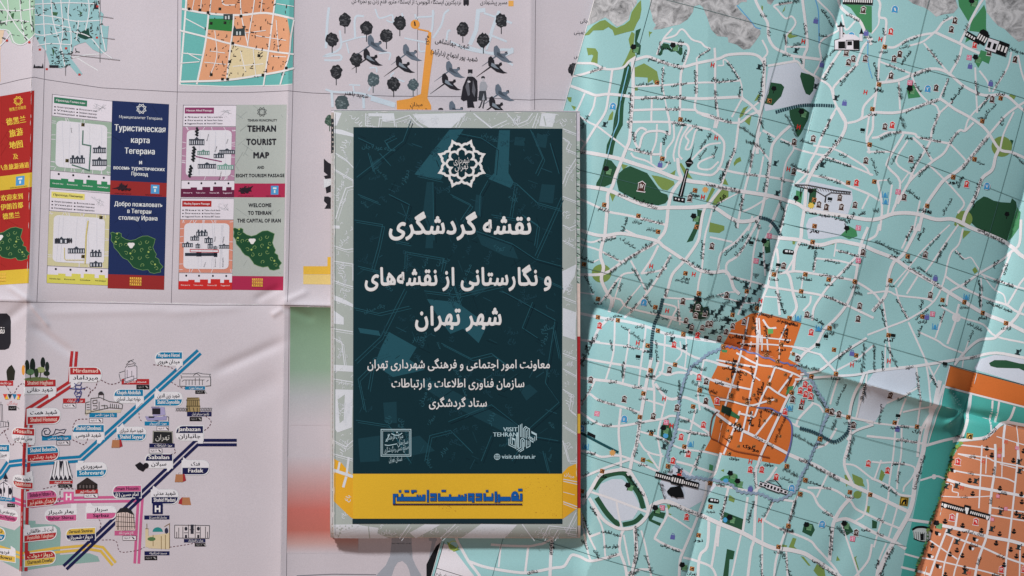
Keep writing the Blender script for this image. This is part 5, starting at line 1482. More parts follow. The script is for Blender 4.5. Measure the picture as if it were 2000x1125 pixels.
facade(1841, 980, 1929, 1003, 10, 24, 'arcade_drawing'); facade(1881, 985, 1893, 988, 13, 1, 'arcade_drawing'); SR.add(nk('arcade_drawing'), (225, 222, 226), cat(ellipse(1846, 988, 2.6, 4), ellipse(1885, 998, 2.2, 5), ellipse(1923, 1009, 2.2, 4)))
k = nk('theatre_drawing')
SR.add(k, (190, 200, 200), poly(pl("1781,1036 1786,1030 1800,1028 1815,1034 1820,1042 1817,1056 1800,1058 1784,1052")))
SR.add(k, BLK, cat(stroke(smooth(pl("1780,1034 1790,1029 1808,1030 1822,1039")), 4.5), stroke(smooth(pl("1783,1051 1795,1056 1808,1058 1818,1054")), 2), *[stroke([(1783 + i * 4.5, 1037 + i * .6), (1785 + i * 4.2, 1052 + i * .6)], 1.1) for i in range(8)], rect(1797, 1042, 1804, 1055)))
k = nk('locomotive_drawing')
SR.add(k, BLK, cat(poly(pl("1301,958 1308,950 1322,948 1327,946 1333,962 1334,970 1318,970 1303,963")), ellipse(1310, 965, 3), ellipse(1320, 968, 3)))
for x, y in [(1538, 492), (1393, 977)]:
    k = nk('bus_drawing')
    SR.add(k, BLK, xf(poly([(-10, -3), (-6, -5), (9, -4), (11, 0), (10, 5), (-9, 5), (-11, 2)]), x, y, 1, 6)); SR.add(k, (200, 206, 210), xf(cat(rect(-6, -3, -1, 1), rect(1, -3, 4, 1), rect(5.5, -2, 8.5, 1)), x, y, 1, 6))
for c, x, y in [((196, 150, 90), 1375, 372), ((196, 150, 90), 1196, 884), ((206, 180, 80), 1582, 402)]:
    SR.add(nk('museum_of_art_symbol'), c, poly([(x + (7 if i % 2 else 4.6) * math.cos(i * math.pi / 8), y + (7 if i % 2 else 4.6) * math.sin(i * math.pi / 8)) for i in range(16)]))
# hedge drawn along the inset border
hp = smooth(pl("1877,866 1862,885 1858,906 1853,920 1849,930 1843,950 1838,966 1832,985 1826,1000 1820,1014 1814,1030 1809,1060 1800,1085 1793,1100 1788,1120 1782,1150"), 5)
for i, p in enumerate(hp):
    c = [(96, 160, 96), (54, 104, 60), (30, 60, 40), (120, 150, 70)][rnd.randrange(4)] if p[1] < 960 or rnd.random() < .3 else [(40, 76, 52), (80, 120, 74)][rnd.randrange(2)]
    r = rnd.uniform(1.8, 4.6) * (1 if p[1] < 950 else .75)
    SR.add(nk('hedge_symbol') if i % 3 == 0 else ('hedge_symbol', _N.n), c, poly([(p[0] + r * (1 + .3 * math.sin(3 * a + i)) * math.cos(a) + rnd.uniform(-2, 2), p[1] + r * math.sin(a)) for a in [q * 6.283 / 9 for q in range(9)]]))

# the crowded quarter west of the old city
for x, y in pl("1357,583 1349,598 1376,606 1398,616 1408,600 1416,622 1430,604 1445,590 1462,585 1466,600 1394,648 1410,640"): theatre(SR, x, y, .9)
for x, y in pl("1340,626 1352,640 1372,640 1388,632 1418,648 1430,636 1452,628"): museum(SR, x, y, BRN, rnd.randint(20, 70), .7)
for x, y in pl("1470,640 1500,655 1520,690 1545,690 1476,700 1455,730 1440,760 1470,770 1512,780 1490,820 1520,850 1470,870 1440,870 1420,840 1405,820 1500,735 1530,730 1420,740"): metro(SR, x, y, .6)
for t, a in [('فردوسی', (1468, 745, 1466, 715)), ('سعدی', (1482, 770, 1488, 745)), ('خیام', (1462, 830, 1464, 800)), ('مولوی', (1450, 866, 1480, 880)), ('بازار', (1425, 825, 1450, 838)), ('ناصر خسرو', (1478, 832, 1484, 800)), ('امیرکبیر', (1490, 796, 1520, 810)), ('شهید مصطفی خمینی', (1508, 860, 1530, 812)), ('حافظ', (1435, 700, 1428, 740)), ('سی تیر', (1448, 730, 1440, 762)), ('بهشت', (1410, 850, 1425, 862)), ('طالقانی', (1425, 655, 1460, 662)), ('سمیه', (1440, 670, 1475, 676)), ('ایرانشهر', (1495, 662, 1493, 636)), ('مفتح', (1530, 668, 1534, 640))]:
    SR.text(nk('street_name'), BLK, t, *a, hmin=8, hmax=12, bold=.05)
# ------------------------------------------------------------------ print of the tourist sheet
INK = (38, 38, 44)
def LT(name, c, T, **kw): SL.add(nk(name), c, T, **kw)
LW = (205, 208, 222)
rl = random.Random(21)
# fine cutting lines between the leaflets
for g in ["90,60 90,105 75,590", "348,-20 347,180 335,592", "576,-20 573,170 563,590", "566,600 560,1160", "816,12 815,188", "1046,-20 1044,215", "-40,168 0,166 40,157 70,152 90,156 200,172 347,180 480,181 563,178 610,182 660,184 760,188", "760,188 900,189 1035,196 1060,194 1112,196", "-40,588 60,590 200,592 400,596 560,596 650,598"]:
    SL.add('cutting_lines', (98, 92, 100), stroke(pl(g), 1.0))
# ---- map fragment top left
LT('map_fragment', (206, 184, 158), poly(pl("-60,-60 0,-60 8,0 10,60 2,100 3,160 -60,170")))
LT('map_fragment', (150, 184, 160), poly(pl("-60,-60 71,-60 71,72 58,80 48,86 36,89 26,84 18,66 12,58 -60,60")))
LT('map_fragment', (136, 178, 182), poly(pl("71,-60 194,-60 194,0 197,22 203,28 199,48 207,52 213,51 211,75 209,100 199,105 182,97 168,83 156,86 145,91 139,114 150,128 162,145 154,148 137,128 120,134 100,131 91,100 80,88 71,71")))
LT('map_fragment', (30, 66, 58), poly(pl("145,64 159,63 174,55 176,68 182,73 168,78 157,74")))
for s in ["24,28 30,26 27,44 22,46", "102,24 115,25 112,32 103,30", "156,23 162,25 158,31", "103,96 108,98 106,112"]: LT('map_fragment', (60, 96, 66), poly(pl(s)))
for s in ["71,68 85,70 110,66 130,62 160,66 180,76 200,100 220,115", "0,58 20,62 30,84 48,88 66,74 72,66", "0,0 20,30 40,60 60,80", "100,-20 105,40 120,90 128,130", "140,-20 134,30 140,70 139,110", "170,-20 175,20 168,60", "40,-20 44,40 52,80", "0,20 40,22 71,18", "71,30 110,34 150,42 199,40", "71,50 100,48 140,55", "190,-20 196,30 199,60 207,100", "120,0 124,60 118,100", "85,-20 88,50 92,100", "0,45 30,40 60,44", "150,112 165,122 192,138", "14,-20 18,20 14,50", "60,-20 62,30 66,60", "71,10 130,6 190,8", "155,40 150,80", "76,90 100,86 140,88", "139,114 170,108 200,106", "0,92 12,80 22,66"]:
    SL.add('fragment_streets', LW, stroke(smooth(pl(s)), 2.0))
for i in range(190):
    x, y = rl.uniform(2, 200), rl.uniform(0, 128)
    if (x < 70 and y > 78) or (x > 150 and y > 85) or (x > 130 and y > 115) or (x < 100 and x > 70 and y > 75): continue
    a = rl.choice([0.2, 1.4, 1.7, -0.5, 0.9]); l = rl.uniform(3, 8)
    SL.add(('fragment_lettering', 1), (52, 60, 58), stroke([(x, y), (x + l * math.cos(a), y + l * math.sin(a))], rl.uniform(1.0, 2.2)))
for i in range(60):
    x, y = rl.uniform(98, 140), rl.uniform(100, 132)
    SL.add(('fragment_lettering', 1), (36, 40, 40), stroke([(x, y), (x + rl.uniform(-5, 5), y + rl.uniform(-2, 2))], 1.6))
LT('tower_silhouette', INK, poly(pl("186,0 188,10 190,0 191,14 194,18 184,18")) )
LT('mosque_silhouette', INK, cat(poly(pl("68,134 70,126 72,131 78,130 84,131 86,124 87,134")), rect(98, 128, 116, 133)))
for x, y in pl("15,80 60,84 190,74 156,146 93,136 80,98 130,95 191,13"): LT('place_symbol', (170, 60, 56), rect(x - 2, y - 2, x + 2.5, y + 2))
SL.add('fragment_grid', (120, 120, 124), cat(stroke(pl("196,-20 196,122"), 1), stroke(pl("196,32 222,36"), 1), stroke(pl("200,74 225,77"), 1), stroke(pl("120,105 235,118"), 1), stroke(pl("129,130 129,148"), 1)))
# ---- orange inset
LT('inset_map', (96, 168, 164), poly(pl("357,-60 356,0 352,166 440,170 555,168 572,165 575,0 575,-60")))
SL.add('inset_frame', (208, 214, 222), stroke(pl("352,166 440,169 555,167 572,165"), 2))
for c, s in [((196, 136, 100), "368,-60 541,-60 535,25 503,27 470,30 408,28 366,18"), ((206, 150, 114), "459,28 519,26 562,37 569,74 566,108 556,139 516,145 525,100 454,87"), ((206, 150, 114), "405,58 455,62 451,86 442,155 387,159 400,94"), ((204, 190, 152), "451,88 525,100 516,145 445,155"), ((46, 116, 60), "408,37 457,37 455,62 405,57")]:
    LT('inset_district', c, poly(pl(s)))
for w, s in [(3.5, "366,-20 352,166"), (3.5, "408,28 405,58 400,94 385,165"), (4, "356,18 408,27 470,30 520,26 575,38"), (3, "457,30 455,60 451,88 443,158"), (3.5, "352,60 400,72 451,86 525,100 575,107"), (3, "541,-20 535,25 525,100 515,168"), (3, "575,40 569,74 566,108 556,139 548,166"), (4, "352,160 440,157 516,146 556,139 575,134"), (2, "415,-20 410,28"), (2, "470,-20 472,30 485,90"), (2, "500,-20 495,20 488,60 484,90"), (2, "437,-20 436,8 460,10"), (2, "360,35 400,56"), (2, "356,104 395,108"), (2, "366,104 392,118"), (2, "352,124 390,121"), (1.5, "420,60 424,110 410,150"), (1.5, "470,66 520,60"), (1.5, "500,70 560,80"), (1.5, "540,40 545,100"), (1.5, "530,110 560,112"), (1.5, "470,100 480,140"), (1.5, "455,130 515,125"), (1.5, "495,95 500,150"), (1.5, "380,0 376,20"), (1.5, "395,-10 392,24"), (1.5, "515,-20 510,24"), (1.5, "556,0 558,-20"), (1.5, "541,8 575,14"), (1.5, "410,100 440,104"), (1.5, "400,122 442,126")]:
    SL.add('inset_streets', (214, 212, 218), stroke(smooth(pl(s)), w))
for i in range(170):
    x, y = rl.uniform(368, 562), rl.uniform(0, 152)
    if x < 400 and y > 20 and x < 402: continue
    if 404 < x < 458 and 36 < y < 60 and rl.random() < .8: continue
    a = rl.choice([0.15, 1.5, 1.8, -.6]); l = rl.uniform(1.5, 7)
    SL.add(('inset_lettering', 1), (60, 50, 48), stroke([(x, y), (x + l * math.cos(a), y + l * math.sin(a))], rl.uniform(.9, 2.2)))
for x, y in pl("407,25 370,18 455,85 445,155 435,155 514,147 449,121 560,134 413,46 440,45 430,18 471,32 391,20 506,109 413,146"): metro(SL, x, y, .55, 5, (60, 60, 50))
LT('palace_drawing', (50, 60, 62), cat(rect(437, 28, 455, 39), poly(pl("456,58 458,50 462,57 474,56 478,50 479,70 455,70"))))
LT('palace_drawing', (180, 190, 190), cat(rect(440, 32, 443, 38), rect(446, 31, 449, 38), rect(462, 62, 465, 69), rect(468, 62, 471, 69)))

# ---- leaflet covers: local frame (a,b) in 0..1 on a quadrilateral
class Quad:
    def __init__(s, tl, tr, br, bl): s.q = [np.array(p, float) for p in (tl, tr, br, bl)]
    def __call__(s, T):
        a = T[..., 0:1]; b = T[..., 1:2]; q = s.q
        return q[0] * (1 - a) * (1 - b) + q[1] * a * (1 - b) + q[2] * a * b + q[3] * (1 - a) * b
    def pt(s, a, b): return tuple(s(np.array([[a, b]]))[0])
def qtext(Q, key, c, t, a0, b, a1, size, bold=0.02):
    p, q = Q.pt(a0, b), Q.pt(a1, b); SL.text(key, c, t, p[0], p[1], q[0], q[1], size=size, bold=bold)
IRAN = pl("0.0,0.02 0.03,0.0 0.12,0.035 0.15,0.0 0.2,0.03 0.2,0.1 0.28,0.16 0.37,0.19 0.47,0.16 0.52,0.12 0.6,0.07 0.7,0.06 0.78,0.1 0.84,0.13 0.82,0.25 0.8,0.33 0.83,0.42 0.87,0.5 0.85,0.57 0.92,0.62 0.93,0.7 1.0,0.8 0.95,0.87 0.96,0.93 0.84,0.97 0.76,0.95 0.72,0.88 0.62,0.9 0.52,0.87 0.44,0.83 0.4,0.76 0.33,0.66 0.25,0.62 0.2,0.56 0.15,0.47 0.07,0.37 0.06,0.28 0.01,0.2 0.02,0.1")
def emblem(sh, key, c, cx, cy, R, w):
    """rosette of eight lobes round an eight-petalled opening"""
    P = []
    for i in range(8):
        a = 22.5 + i * 45
        for da, r in [(-22.5, .75), (-19, .80), (-15, .85), (-11, .87), (-7.5, .87), (-5, .93), (-2.5, .96), (0, 1.03), (2.5, .96), (5, .93), (7.5, .87), (11, .87), (15, .85), (19, .80)]:
            t = math.radians(a + da); P.append((cx + R * r * math.cos(t), cy + R * r * math.sin(t)))
    sh.add(key, c, stroke(P, w, closed=True))
    I = []
    for i in range(8):
        for da, r in [(-22.5, .49), (-19, .56), (-13, .61), (-6, .635), (0, .67), (6, .635), (13, .61), (19, .56)]:
            t = math.radians(i * 45 + da); I.append((cx + R * r * math.cos(t), cy + R * r * math.sin(t)))
    sh.add(key, c, stroke(I, w * .95, closed=True))
def iran(Q, a0, b0, a1, b1):
    k = nk('country_shape')
    P = np.array(IRAN) * (a1 - a0, b1 - b0) + (a0, b0)
    SL.add(k, (30, 70, 46), Q(poly(P)))
    SL.add(k, (96, 130, 84), stroke([Q.pt(*p) for p in P], 1.0, closed=True))
    for i in range(17):
        cx, cy = [(0.12, .12), (.1, .25), (.2, .3), (.3, .3), (.42, .3), (.55, .25), (.68, .2), (.75, .35), (.6, .4), (.45, .45), (.3, .5), (.4, .62), (.55, .6), (.7, .55), (.8, .7), (.62, .78), (.88, .85)][i]
        x, y = Q.pt(a0 + cx * (a1 - a0), b0 + cy * (b1 - b0)); r = 4.4
        SL.add(k, (122, 150, 92), stroke([(x + r * (1 - t / 14) * math.cos(t * .55 + i), y + r * (1 - t / 14) * math.sin(t * .55 + i)) for t in range(11)], .8))
    for cx, cy in [(.1, .23), (.38, .5), (.72, .45), (.85, .75), (.12, .03)]:
        x, y = Q.pt(a0 + cx * (a1 - a0), b0 + cy * (b1 - b0)); SL.add(k, (150, 170, 90), ellipse(x, y, 2, n=7))
    x, y = Q.pt(a0 + .39 * (a1 - a0), b0 + .31 * (b1 - b0))
    SL.add(k, (226, 228, 226), cat(poly([(x + 6.4 * (1 + .22 * math.cos(3 * a + 1.57)) * math.cos(a), y - 1 + 5.4 * (1 + .2 * math.cos(3 * a + 1.57)) * math.sin(a)) for a in [i * .4 for i in range(16)]])))
COVER_KEYS = []
def bands(Q, c_main, c_band, lo, key='leaflet_cover'):
    k = nk(key); COVER_KEYS.append(k)
    SL.add(k, c_main, Q(poly([(0, 0), (1, 0), (1, .425), (0, .425)]))); SL.add(k, c_band, Q(poly([(0, .425), (1, .425), (1, .50), (0, .50)])))
    SL.add(k, c_main, Q(poly([(0, .50), (1, .50), (1, .925), (0, .925)]))); SL.add(k, c_band, Q(poly([(0, .925), (1, .925), (1, 1), (0, 1)])))
    for i in range(46):      # faint old-town plan printed on the cover
        a, b = rl.random(), rl.random(); an = rl.choice([.5, .9, -.6, 2.2]); l = rl.uniform(.05, .3)
        if .425 < b < .5 or b > .92: continue
        a2, b2 = a + l * math.cos(an), b + l * .35 * math.sin(an)
        if not (0 < a2 < 1 and 0 < b2 < .92) or (.415 < b2 < .51): continue
        SL.add(k, lo, stroke([Q.pt(a, b), Q.pt(a2, b2)], .9))
    logo = nk('city_logo')
    for j in range(3):
        for i in range(6):
            SL.add(logo, (214, 170, 70), Q(rect(.39 + i * .036, .937 + j * .016, .415 + i * .036, .944 + j * .016 + rl.choice([0, .004]))))
        SL.add(logo, (214, 170, 70), Q(rect(.39, .946 + j * .016, .60, .949 + j * .016)))
    SL.add(nk('heritage_logo'), (70, 140, 190), Q(rect(.72, .437, .87, .485))); SL.add(nk('heritage_logo'), (200, 220, 230), Q(cat(rect(.76, .446, .83, .455), rect(.78, .46, .81, .476))))
    blot = nk('tourism_logo')
    for i in range(26): SL.add(blot, (44, 32, 40), Q(poly([(lambda ax, by: (ax, by))(.22 + .1 * rl.gauss(0, .8) * .8, .46 + .014 * rl.gauss(0, .8)) for _ in range(3)])))
    SL.text(nk('web_address'), (60, 30, 40), 'visit.tehran.ir', *Q.pt(.08, .493), *Q.pt(.38, .493), size=4.5); SL.text(nk('web_address'), (60, 30, 40), 'tehrantourism', *Q.pt(.62, .493), *Q.pt(.92, .493), size=4.5)
QC = Quad((-45, 196), (70, 178), (60, 553), (-56, 560)); QR = Quad((220, 197), (331, 204), (321, 566), (211, 563)); QE = Quad((462, 205), (561, 205), (554, 567), (453, 566))
bands(QC, (152, 40, 38), (196, 168, 58), (134, 32, 30)); bands(QR, (30, 44, 84), (136, 42, 42), (22, 34, 66)); bands(QE, (160, 168, 164), (156, 42, 74), (140, 148, 146))
GLD = (222, 186, 66); SIL = (206, 214, 226); COVER_KEY = {GLD: COVER_KEYS[0], SIL: COVER_KEYS[1], INK: COVER_KEYS[2]}
emblem(SL, nk('emblem'), GLD, 38, 198, 9, 1.1); emblem(SL, nk('emblem'), SIL, 277, 213, 9.5, 1.1); emblem(SL, nk('emblem'), INK, 512, 219, 9, 1.0)
def itext(t, x1, y1, x2, y2, size, bold=.03): SL.text(nk('cover_title'), INK, t, x1, y1, x2, y2, size=size, bold=bold * 1.1, heavy=True, parent=COVER_KEY[INK])
def ztext(c, t, x1, y1, x2, y2, size, bold=.03): SL.text(nk('cover_title'), c, t, x1, y1, x2, y2, size=size, bold=bold, parent=COVER_KEY[c])
ztext(GLD, '德黑兰市政府', 20, 216, 54, 211, 7.5, .01); ztext(GLD, '德黑兰', 14, 241, 54, 235, 15); ztext(GLD, '旅游', 20, 264, 48, 259, 16); ztext(GLD, '地图', 20, 287, 48, 283, 16)
ztext(GLD, '及', 27, 308, 38, 307, 12, .01); ztext(GLD, '八条旅游通道', -2, 330, 60, 324, 12); ztext(GLD, '欢迎来到', 3, 389, 48, 385, 13); ztext(GLD, '伊朗首都', 3, 407, 48, 402, 13); ztext(GLD, '德黑兰', 7, 425, 42, 421, 13)
ztext(SIL, 'Муниципалитет Тегерана', 233, 229, 318, 233, 7.5, .0); ztext(SIL, 'Туристическая', 224, 251, 325, 255, 17); ztext(SIL, 'карта', 256, 275, 294, 276, 16); ztext(SIL, 'Тегерана', 244, 296, 304, 298, 16); ztext(SIL, 'и', 272, 318, 279, 318, 12)
ztext(SIL, 'восемь туристических', 222, 328, 323, 332, 10.5); ztext(SIL, 'Проход', 257, 340, 290, 342, 10); ztext(SIL, 'Добро пожаловать', 224, 399, 319, 402, 12); ztext(SIL, 'в Тегеран', 249, 413, 297, 415, 12); ztext(SIL, 'столицу Ирана', 232, 426, 309, 428, 12)
itext('TEHRAN MUNICIPALITY', 484, 236, 542, 236, 6.5, .03); itext('TEHRAN', 484, 253, 541, 253, 16, .05); itext('TOURIST', 482, 279, 541, 279, 16, .05); itext('MAP', 495, 305, 527, 305, 16, .05); itext('AND', 503, 328, 517, 328, 8, .04)
itext('EIGHT TOURISM PASSAGE', 461, 344, 557, 344, 9, .04); itext('WELCOME', 486, 402, 531, 402, 10, .04); itext('TO TEHRAN', 485, 417, 531, 417, 10, .04); itext('THE CAPITAL OF IRAN', 464, 432, 550, 432, 10, .04)
iran(QC, .30, .695, 1.0, .90) if False else iran(QC, .13, .69, 1.0, .885)
iran(QR, .03, .70, .97, .92); iran(QE, .0, .665, .96, .90)
# ---- inner pages beside the covers
def page(Q, c_map, c_dark, tag_c, tag_t, legend, cap_dark, seed, b0, b1):
    """one passage page between heights b0 and b1 of the strip Q"""
    r = random.Random(seed); H = b1 - b0; B = lambda b: b0 + b * H
    k = nk('passage_page'); w = 1.0
    SL.add(k, (206, 202, 212), Q(poly([(0, b0), (1, b0), (1, b1), (0, b1)])))
    SL.add(k, (88, 84, 88), cat(*[stroke([Q.pt(0, B(t)), Q.pt(1, B(t))], .9) for t in (0.005, .235, .82)], stroke([Q.pt(0, b0), Q.pt(0, b1)], 1)))
    SL.add(k, tag_c, Q(poly([(.03, B(.03)), (.58, B(.03)), (.58, B(.095)), (.03, B(.095))])))
    qtext(Q, k, (214, 206, 210) if tag_t[0] else INK, tag_t[1], .06, B(.064), .55, 5.5, .03)
    for i, t in enumerate(legend):
        col, row = divmod(i, 3); a = .08 + col * .37; b = B(.135 + row * .035)
        qtext(Q, k, INK, t, a, b, a + .3, 4.6, .02); SL.add(k, INK, Q(rect(a - .045, b - .003, a - .018, b + .003)))
    SL.add(k, (158, 160, 166), cat(*[stroke([Q.pt(.8 + .12 * r.uniform(-1, 1), B(.1 + .05 * r.uniform(-1, 1))), Q.pt(.8 + .12 * r.uniform(-1, 1), B(.1 + .05 * r.uniform(-1, 1)))], .6) for _ in range(10)]))
    SL.add(k, c_map, Q(poly([(0, B(.24)), (1, B(.24)), (1, B(.815)), (0, B(.815))])))
    for i in range(26):
        if r.random() < .5:
            a = r.random(); t = r.choice([(.24, .275), (.775, .815)]); SL.add(k, (206, 202, 212), stroke([Q.pt(a, B(t[0])), Q.pt(min(1, max(0, a + r.uniform(-.04, .04))), B(t[1]))], 1.0))
        else:
            b = r.uniform(.25, .8); t = r.choice([(0, .07), (.93, 1)]); SL.add(k, (206, 202, 212), stroke([Q.pt(t[0], B(b)), Q.pt(t[1], B(b + r.uniform(-.01, .01)))], 1.0))
    rr = []
    for cx, cy, a0 in [(.17, .32, 180), (.84, .32, 270), (.84, .73, 0), (.17, .73, 90)]:
        for t in range(5):
            a = math.radians(a0 + t * 22.5); rr.append((cx + .09 * math.cos(a), B(cy + .045 * math.sin(a))))
    SL.add(k, (204, 204, 214), Q(poly(rr)))
    for i in range(7):
        a = r.uniform(.15, .85); SL.add(k, (188, 190, 200), stroke([Q.pt(a, B(.29)), Q.pt(a + r.uniform(-.05, .05), B(.76))], .7))
    SL.add(k, c_dark, Q(poly([(0, B(.91)), (.18, B(.91)), (.18, B(.895)), (.3, B(.895)), (.3, B(.92)), (.4, B(.92)), (.4, B(.89)), (.55, B(.89)), (.55, B(.93)), (.6, B(.93)), (.6, B(.885)), (.78, B(.885)), (.78, B(.925)), (.85, B(.925)), (.85, B(.89)), (.95, B(.89)), (.95, B(.92)), (1, B(.92)), (1, b1), (0, b1)])))
    for a in (.08, .32, .58, .83):
        SL.add(k, INK, Q(ellipse(a + .06, B(.85), .02, .009 * H + .002, n=6))); qtext(Q, k, cap_dark, legend[int(a * 10) % len(legend)][:10], a - .04, B(.955), a + .14, 3.6, .02)
    return k
PR = Quad((104, 184), (220, 197), (211, 563), (93, 558)); PE = Quad((359, 205), (462, 205), (453, 566), (349, 565))
ru = ['Начало программы', 'Улицы', 'Рекомендуемый', 'Фотосессия и зона', 'Ближайшая станция метро', 'Ближайшая станция автобуса']; en = ['Start', 'Streets', 'Suggested Route', 'Take a look here', 'Nearest Metro Station', 'Nearest BRT Station']
page(PR, (140, 162, 146), (48, 122, 82), (48, 110, 84), (1, 'Проход Голестан'), ru, (206, 220, 210), 1, 0.0, .487)
page(PR, (188, 184, 146), (196, 192, 88), (208, 200, 110), (0, 'Проход Пионер'), ru, INK, 2, .493, .985)
page(PE, (162, 122, 148), (92, 34, 62), (128, 56, 96), (1, 'Hassan Abad Passage'), en, (212, 190, 204), 3, 0.0, .50)
page(PE, (194, 130, 112), (184, 44, 42), (156, 40, 40), (1, 'Mashq Square Passage'), en, (226, 190, 186), 4, .505, 1.0)
def small_building(x, y, w, h, n, key='building_drawing', c=(56, 62, 72), tower=False):
    k = nk(key)
    SL.add(k, c, cat(rect(x - w / 2, y - h * .5, x + w / 2, y + h * .5), poly([(x - w * .15, y - h * .5), (x, y - h * .9), (x + w * .15, y - h * .5)])))
    SL.add(k, (196, 200, 208), cat(*[rect(x - w / 2 + (i + .3) * w / n, y - h * .25, x - w / 2 + (i + .65) * w / n, y + h * .35) for i in range(n)]))
    if tower: SL.add(k, c, cat(rect(x - w * .38, y - h * .95, x - w * .22, y - h * .4), rect(x + w * .22, y - h * .95, x + w * .38, y - h * .4)))
small_building(195, 294, 26, 11, 7); small_building(195, 318, 29, 13, 8); small_building(152, 314, 29, 11, 6, tower=True)
SL.add(nk('route_line'), (74, 108, 96), stroke(pl("163,255 162,282 178,285 175,333 141,322"), 2.4))
for x, y in pl("163,244 132,314 198,425 163,501"): metro(SL, x, y, .65, 5, (110, 96, 50))
small_building(121, 471, 26, 10, 3); small_building(150, 490, 33, 10, 7); small_building(188, 497, 22, 10, 4, tower=True); small_building(188, 517, 24, 9, 4)
for x in (112, 115, 133, 136, 140): LT('statue_drawing', (44, 46, 54), ellipse(x, 470, 2, 5.5, n=8))
SL.add(nk('route_line'), (190, 178, 110), cat(stroke(pl("173,431 169,460 168,500 167,515"), 2.6), stroke(pl("127,484 127,505 130,508 165,508"), 1.4)))
small_building(385, 278, 30, 12, 7); small_building(428, 305, 20, 8, 4); small_building(398, 299, 24, 8, 6, c=(96, 128, 120)); small_building(405, 325, 36, 9, 8); small_building(441, 327, 32, 9, 7, c=(110, 150, 138)); small_building(444, 297, 30, 8, 8)
LT('route_line', (120, 52, 96), stroke(pl("383,306 434,316"), 2.2))
LT('tree_row', (34, 38, 42), cat(stroke(wavy("387,250 385,258 386,266", amp=2.0, per=6), 3.5), stroke(wavy("381,287 379,300 378,316", amp=2.0, per=6), 4.2), stroke(wavy("375,324 373,332 371,346", amp=2, per=6), 4)))
for x1, y1, x2, y2 in [(405, 276, 408, 262), (443, 281, 446, 272), (421, 297, 424, 286), (429, 352, 433, 335), (140, 250, 141, 260)]: SL.text(nk('street_name'), INK, 'Street', x1, y1, x2, y2, size=4)
small_building(395, 457, 22, 9, 4, tower=True); small_building(381, 466, 17, 8, 4); small_building(408, 470, 16, 10, 4); small_building(367, 479, 21, 8, 5); small_building(387, 481, 9, 8, 3); small_building(411, 481, 10, 9, 3); small_building(438, 482, 20, 7, 5); small_building(421, 484, 8, 5, 3)
LT('long_building_drawing', (44, 50, 62), cat(rect(362, 494, 424, 500), rect(384, 492, 394, 501), rect(418, 493, 425, 502)))
LT('route_line', (176, 56, 60), stroke(pl("372,487 427,488 427,493 372,492"), 1.2, closed=True))
for x1, y1, x2, y2 in [(399, 522, 402, 512), (421, 522, 421, 505), (436, 522, 436, 503), (420, 472, 421, 462), (436, 474, 438, 462)]: SL.text(nk('street_name'), INK, 'Imam', x1, y1, x2, y2, size=4)
LT('neighbour_page', (206, 202, 210), rect(345, 203, 347, 204))

# ---- illustrated walk in the top middle
LB = (186, 200, 214)
for w, s in [(5, "643,15 640,40 637,95"), (4, "664,60 665,95 634,110 664,108 664,118 634,118"), (4, "711,32 694,35 694,75"), (3, "664,84 700,74 716,72"), (3, "733,18 740,35 752,34 766,30 768,42"), (3, "755,40 765,44 780,40"), (3, "785,26 788,36"), (3.5, "811,28 813,38 818,34 845,32 846,20"), (4, "846,20 845,50 840,78"), (4, "877,20 868,28 862,50 846,75"), (4, "880,60 875,62 872,80"), (3, "677,84 682,105"), (3, "740,105 762,104 760,118"), (3, "722,133 735,133 736,142"), (4, "636,175 655,180 700,182 730,190 772,204"), (10, "725,192 772,206"), (5, "648,178 650,210"), (5, "710,188 711,212"), (3, "682,166 704,167"), (3, "690,168 692,180"), (8, "918,88 930,60 934,22 948,20"), (6, "975,22 966,45 958,70"), (4, "945,26 968,34 1000,46"), (5, "914,92 940,100 960,105 975,98 1000,98"), (6, "955,104 985,108 1002,95"), (4, "955,68 990,82"), (4, "880,82 910,96 945,104"), (4, "960,70 950,98"), (4, "986,118 1002,128"), (3, "790,75 840,85"), (3, "818,84 820,100 832,100"), (4, "934,85 950,105"), (3, "770,142 764,150 790,160"), (3, "720,178 725,168")]:
    SL.add('walk_streets', LB, stroke(smooth(pl(s)) if w < 8 else pl(s), w))
LT('walk_street_area', LB, poly(pl("978,110 1003,94 1003,104 985,112")))
k = nk('suggested_walk_route')
SL.add(k, (212, 146, 66), cat(stroke(pl("815,57 838,62"), 3), poly(pl("837,62 843,64 841,96 847,101 840,150 835,192 842,206 843,240 776,240 775,197 800,193 822,184 829,120 832,92"))))
SL.add(k, (212, 146, 66), ellipse(811, 48, 9, 9)); SL.text(k, INK, '۱', 808, 48, 813, 48, size=13, bold=.04)
SL.text(nk('walk_lettering'), INK, 'میدان', 801, 205, 826, 205, size=11, bold=.02); SL.text(nk('walk_lettering'), INK, 'شهید باهنر', 790, 216, 836, 216, size=11, bold=.02)
SL.text(nk('walk_lettering'), INK, 'تکیه', 836, 70, 834, 88, size=10, bold=.03)
SL.text(nk('walk_lettering'), INK, 'شهید جهانشاهی', 850, 80, 917, 93, size=14, bold=.015); SL.text(nk('walk_lettering'), INK, 'شهید پور ابتهاج (دارآباد)', 841, 102, 933, 118, size=13, bold=.015)
SL.text(nk('walk_lettering'), INK, 'شهید باهنر', 673, 182, 720, 189, size=12, bold=.015)
SL.text(nk('walk_lettering'), INK, 'نزدیکترین ایستگاه اتوبوس؛ از ایستگاه مترو، قدم زدن رو تجربه کن', 687, 3, 901, 6, size=12, bold=.015)
SL.text(nk('walk_lettering'), INK, 'مسیر پیشنهادی', 938, 6, 991, 6, size=12, bold=.015)
LT('key_square', (222, 160, 84), rect(993, 2, 1003, 13)); LT('bus_symbol', INK, cat(rect(905, 0, 916, 10), rect(906, 10, 909, 12), rect(912, 10, 915, 12)))
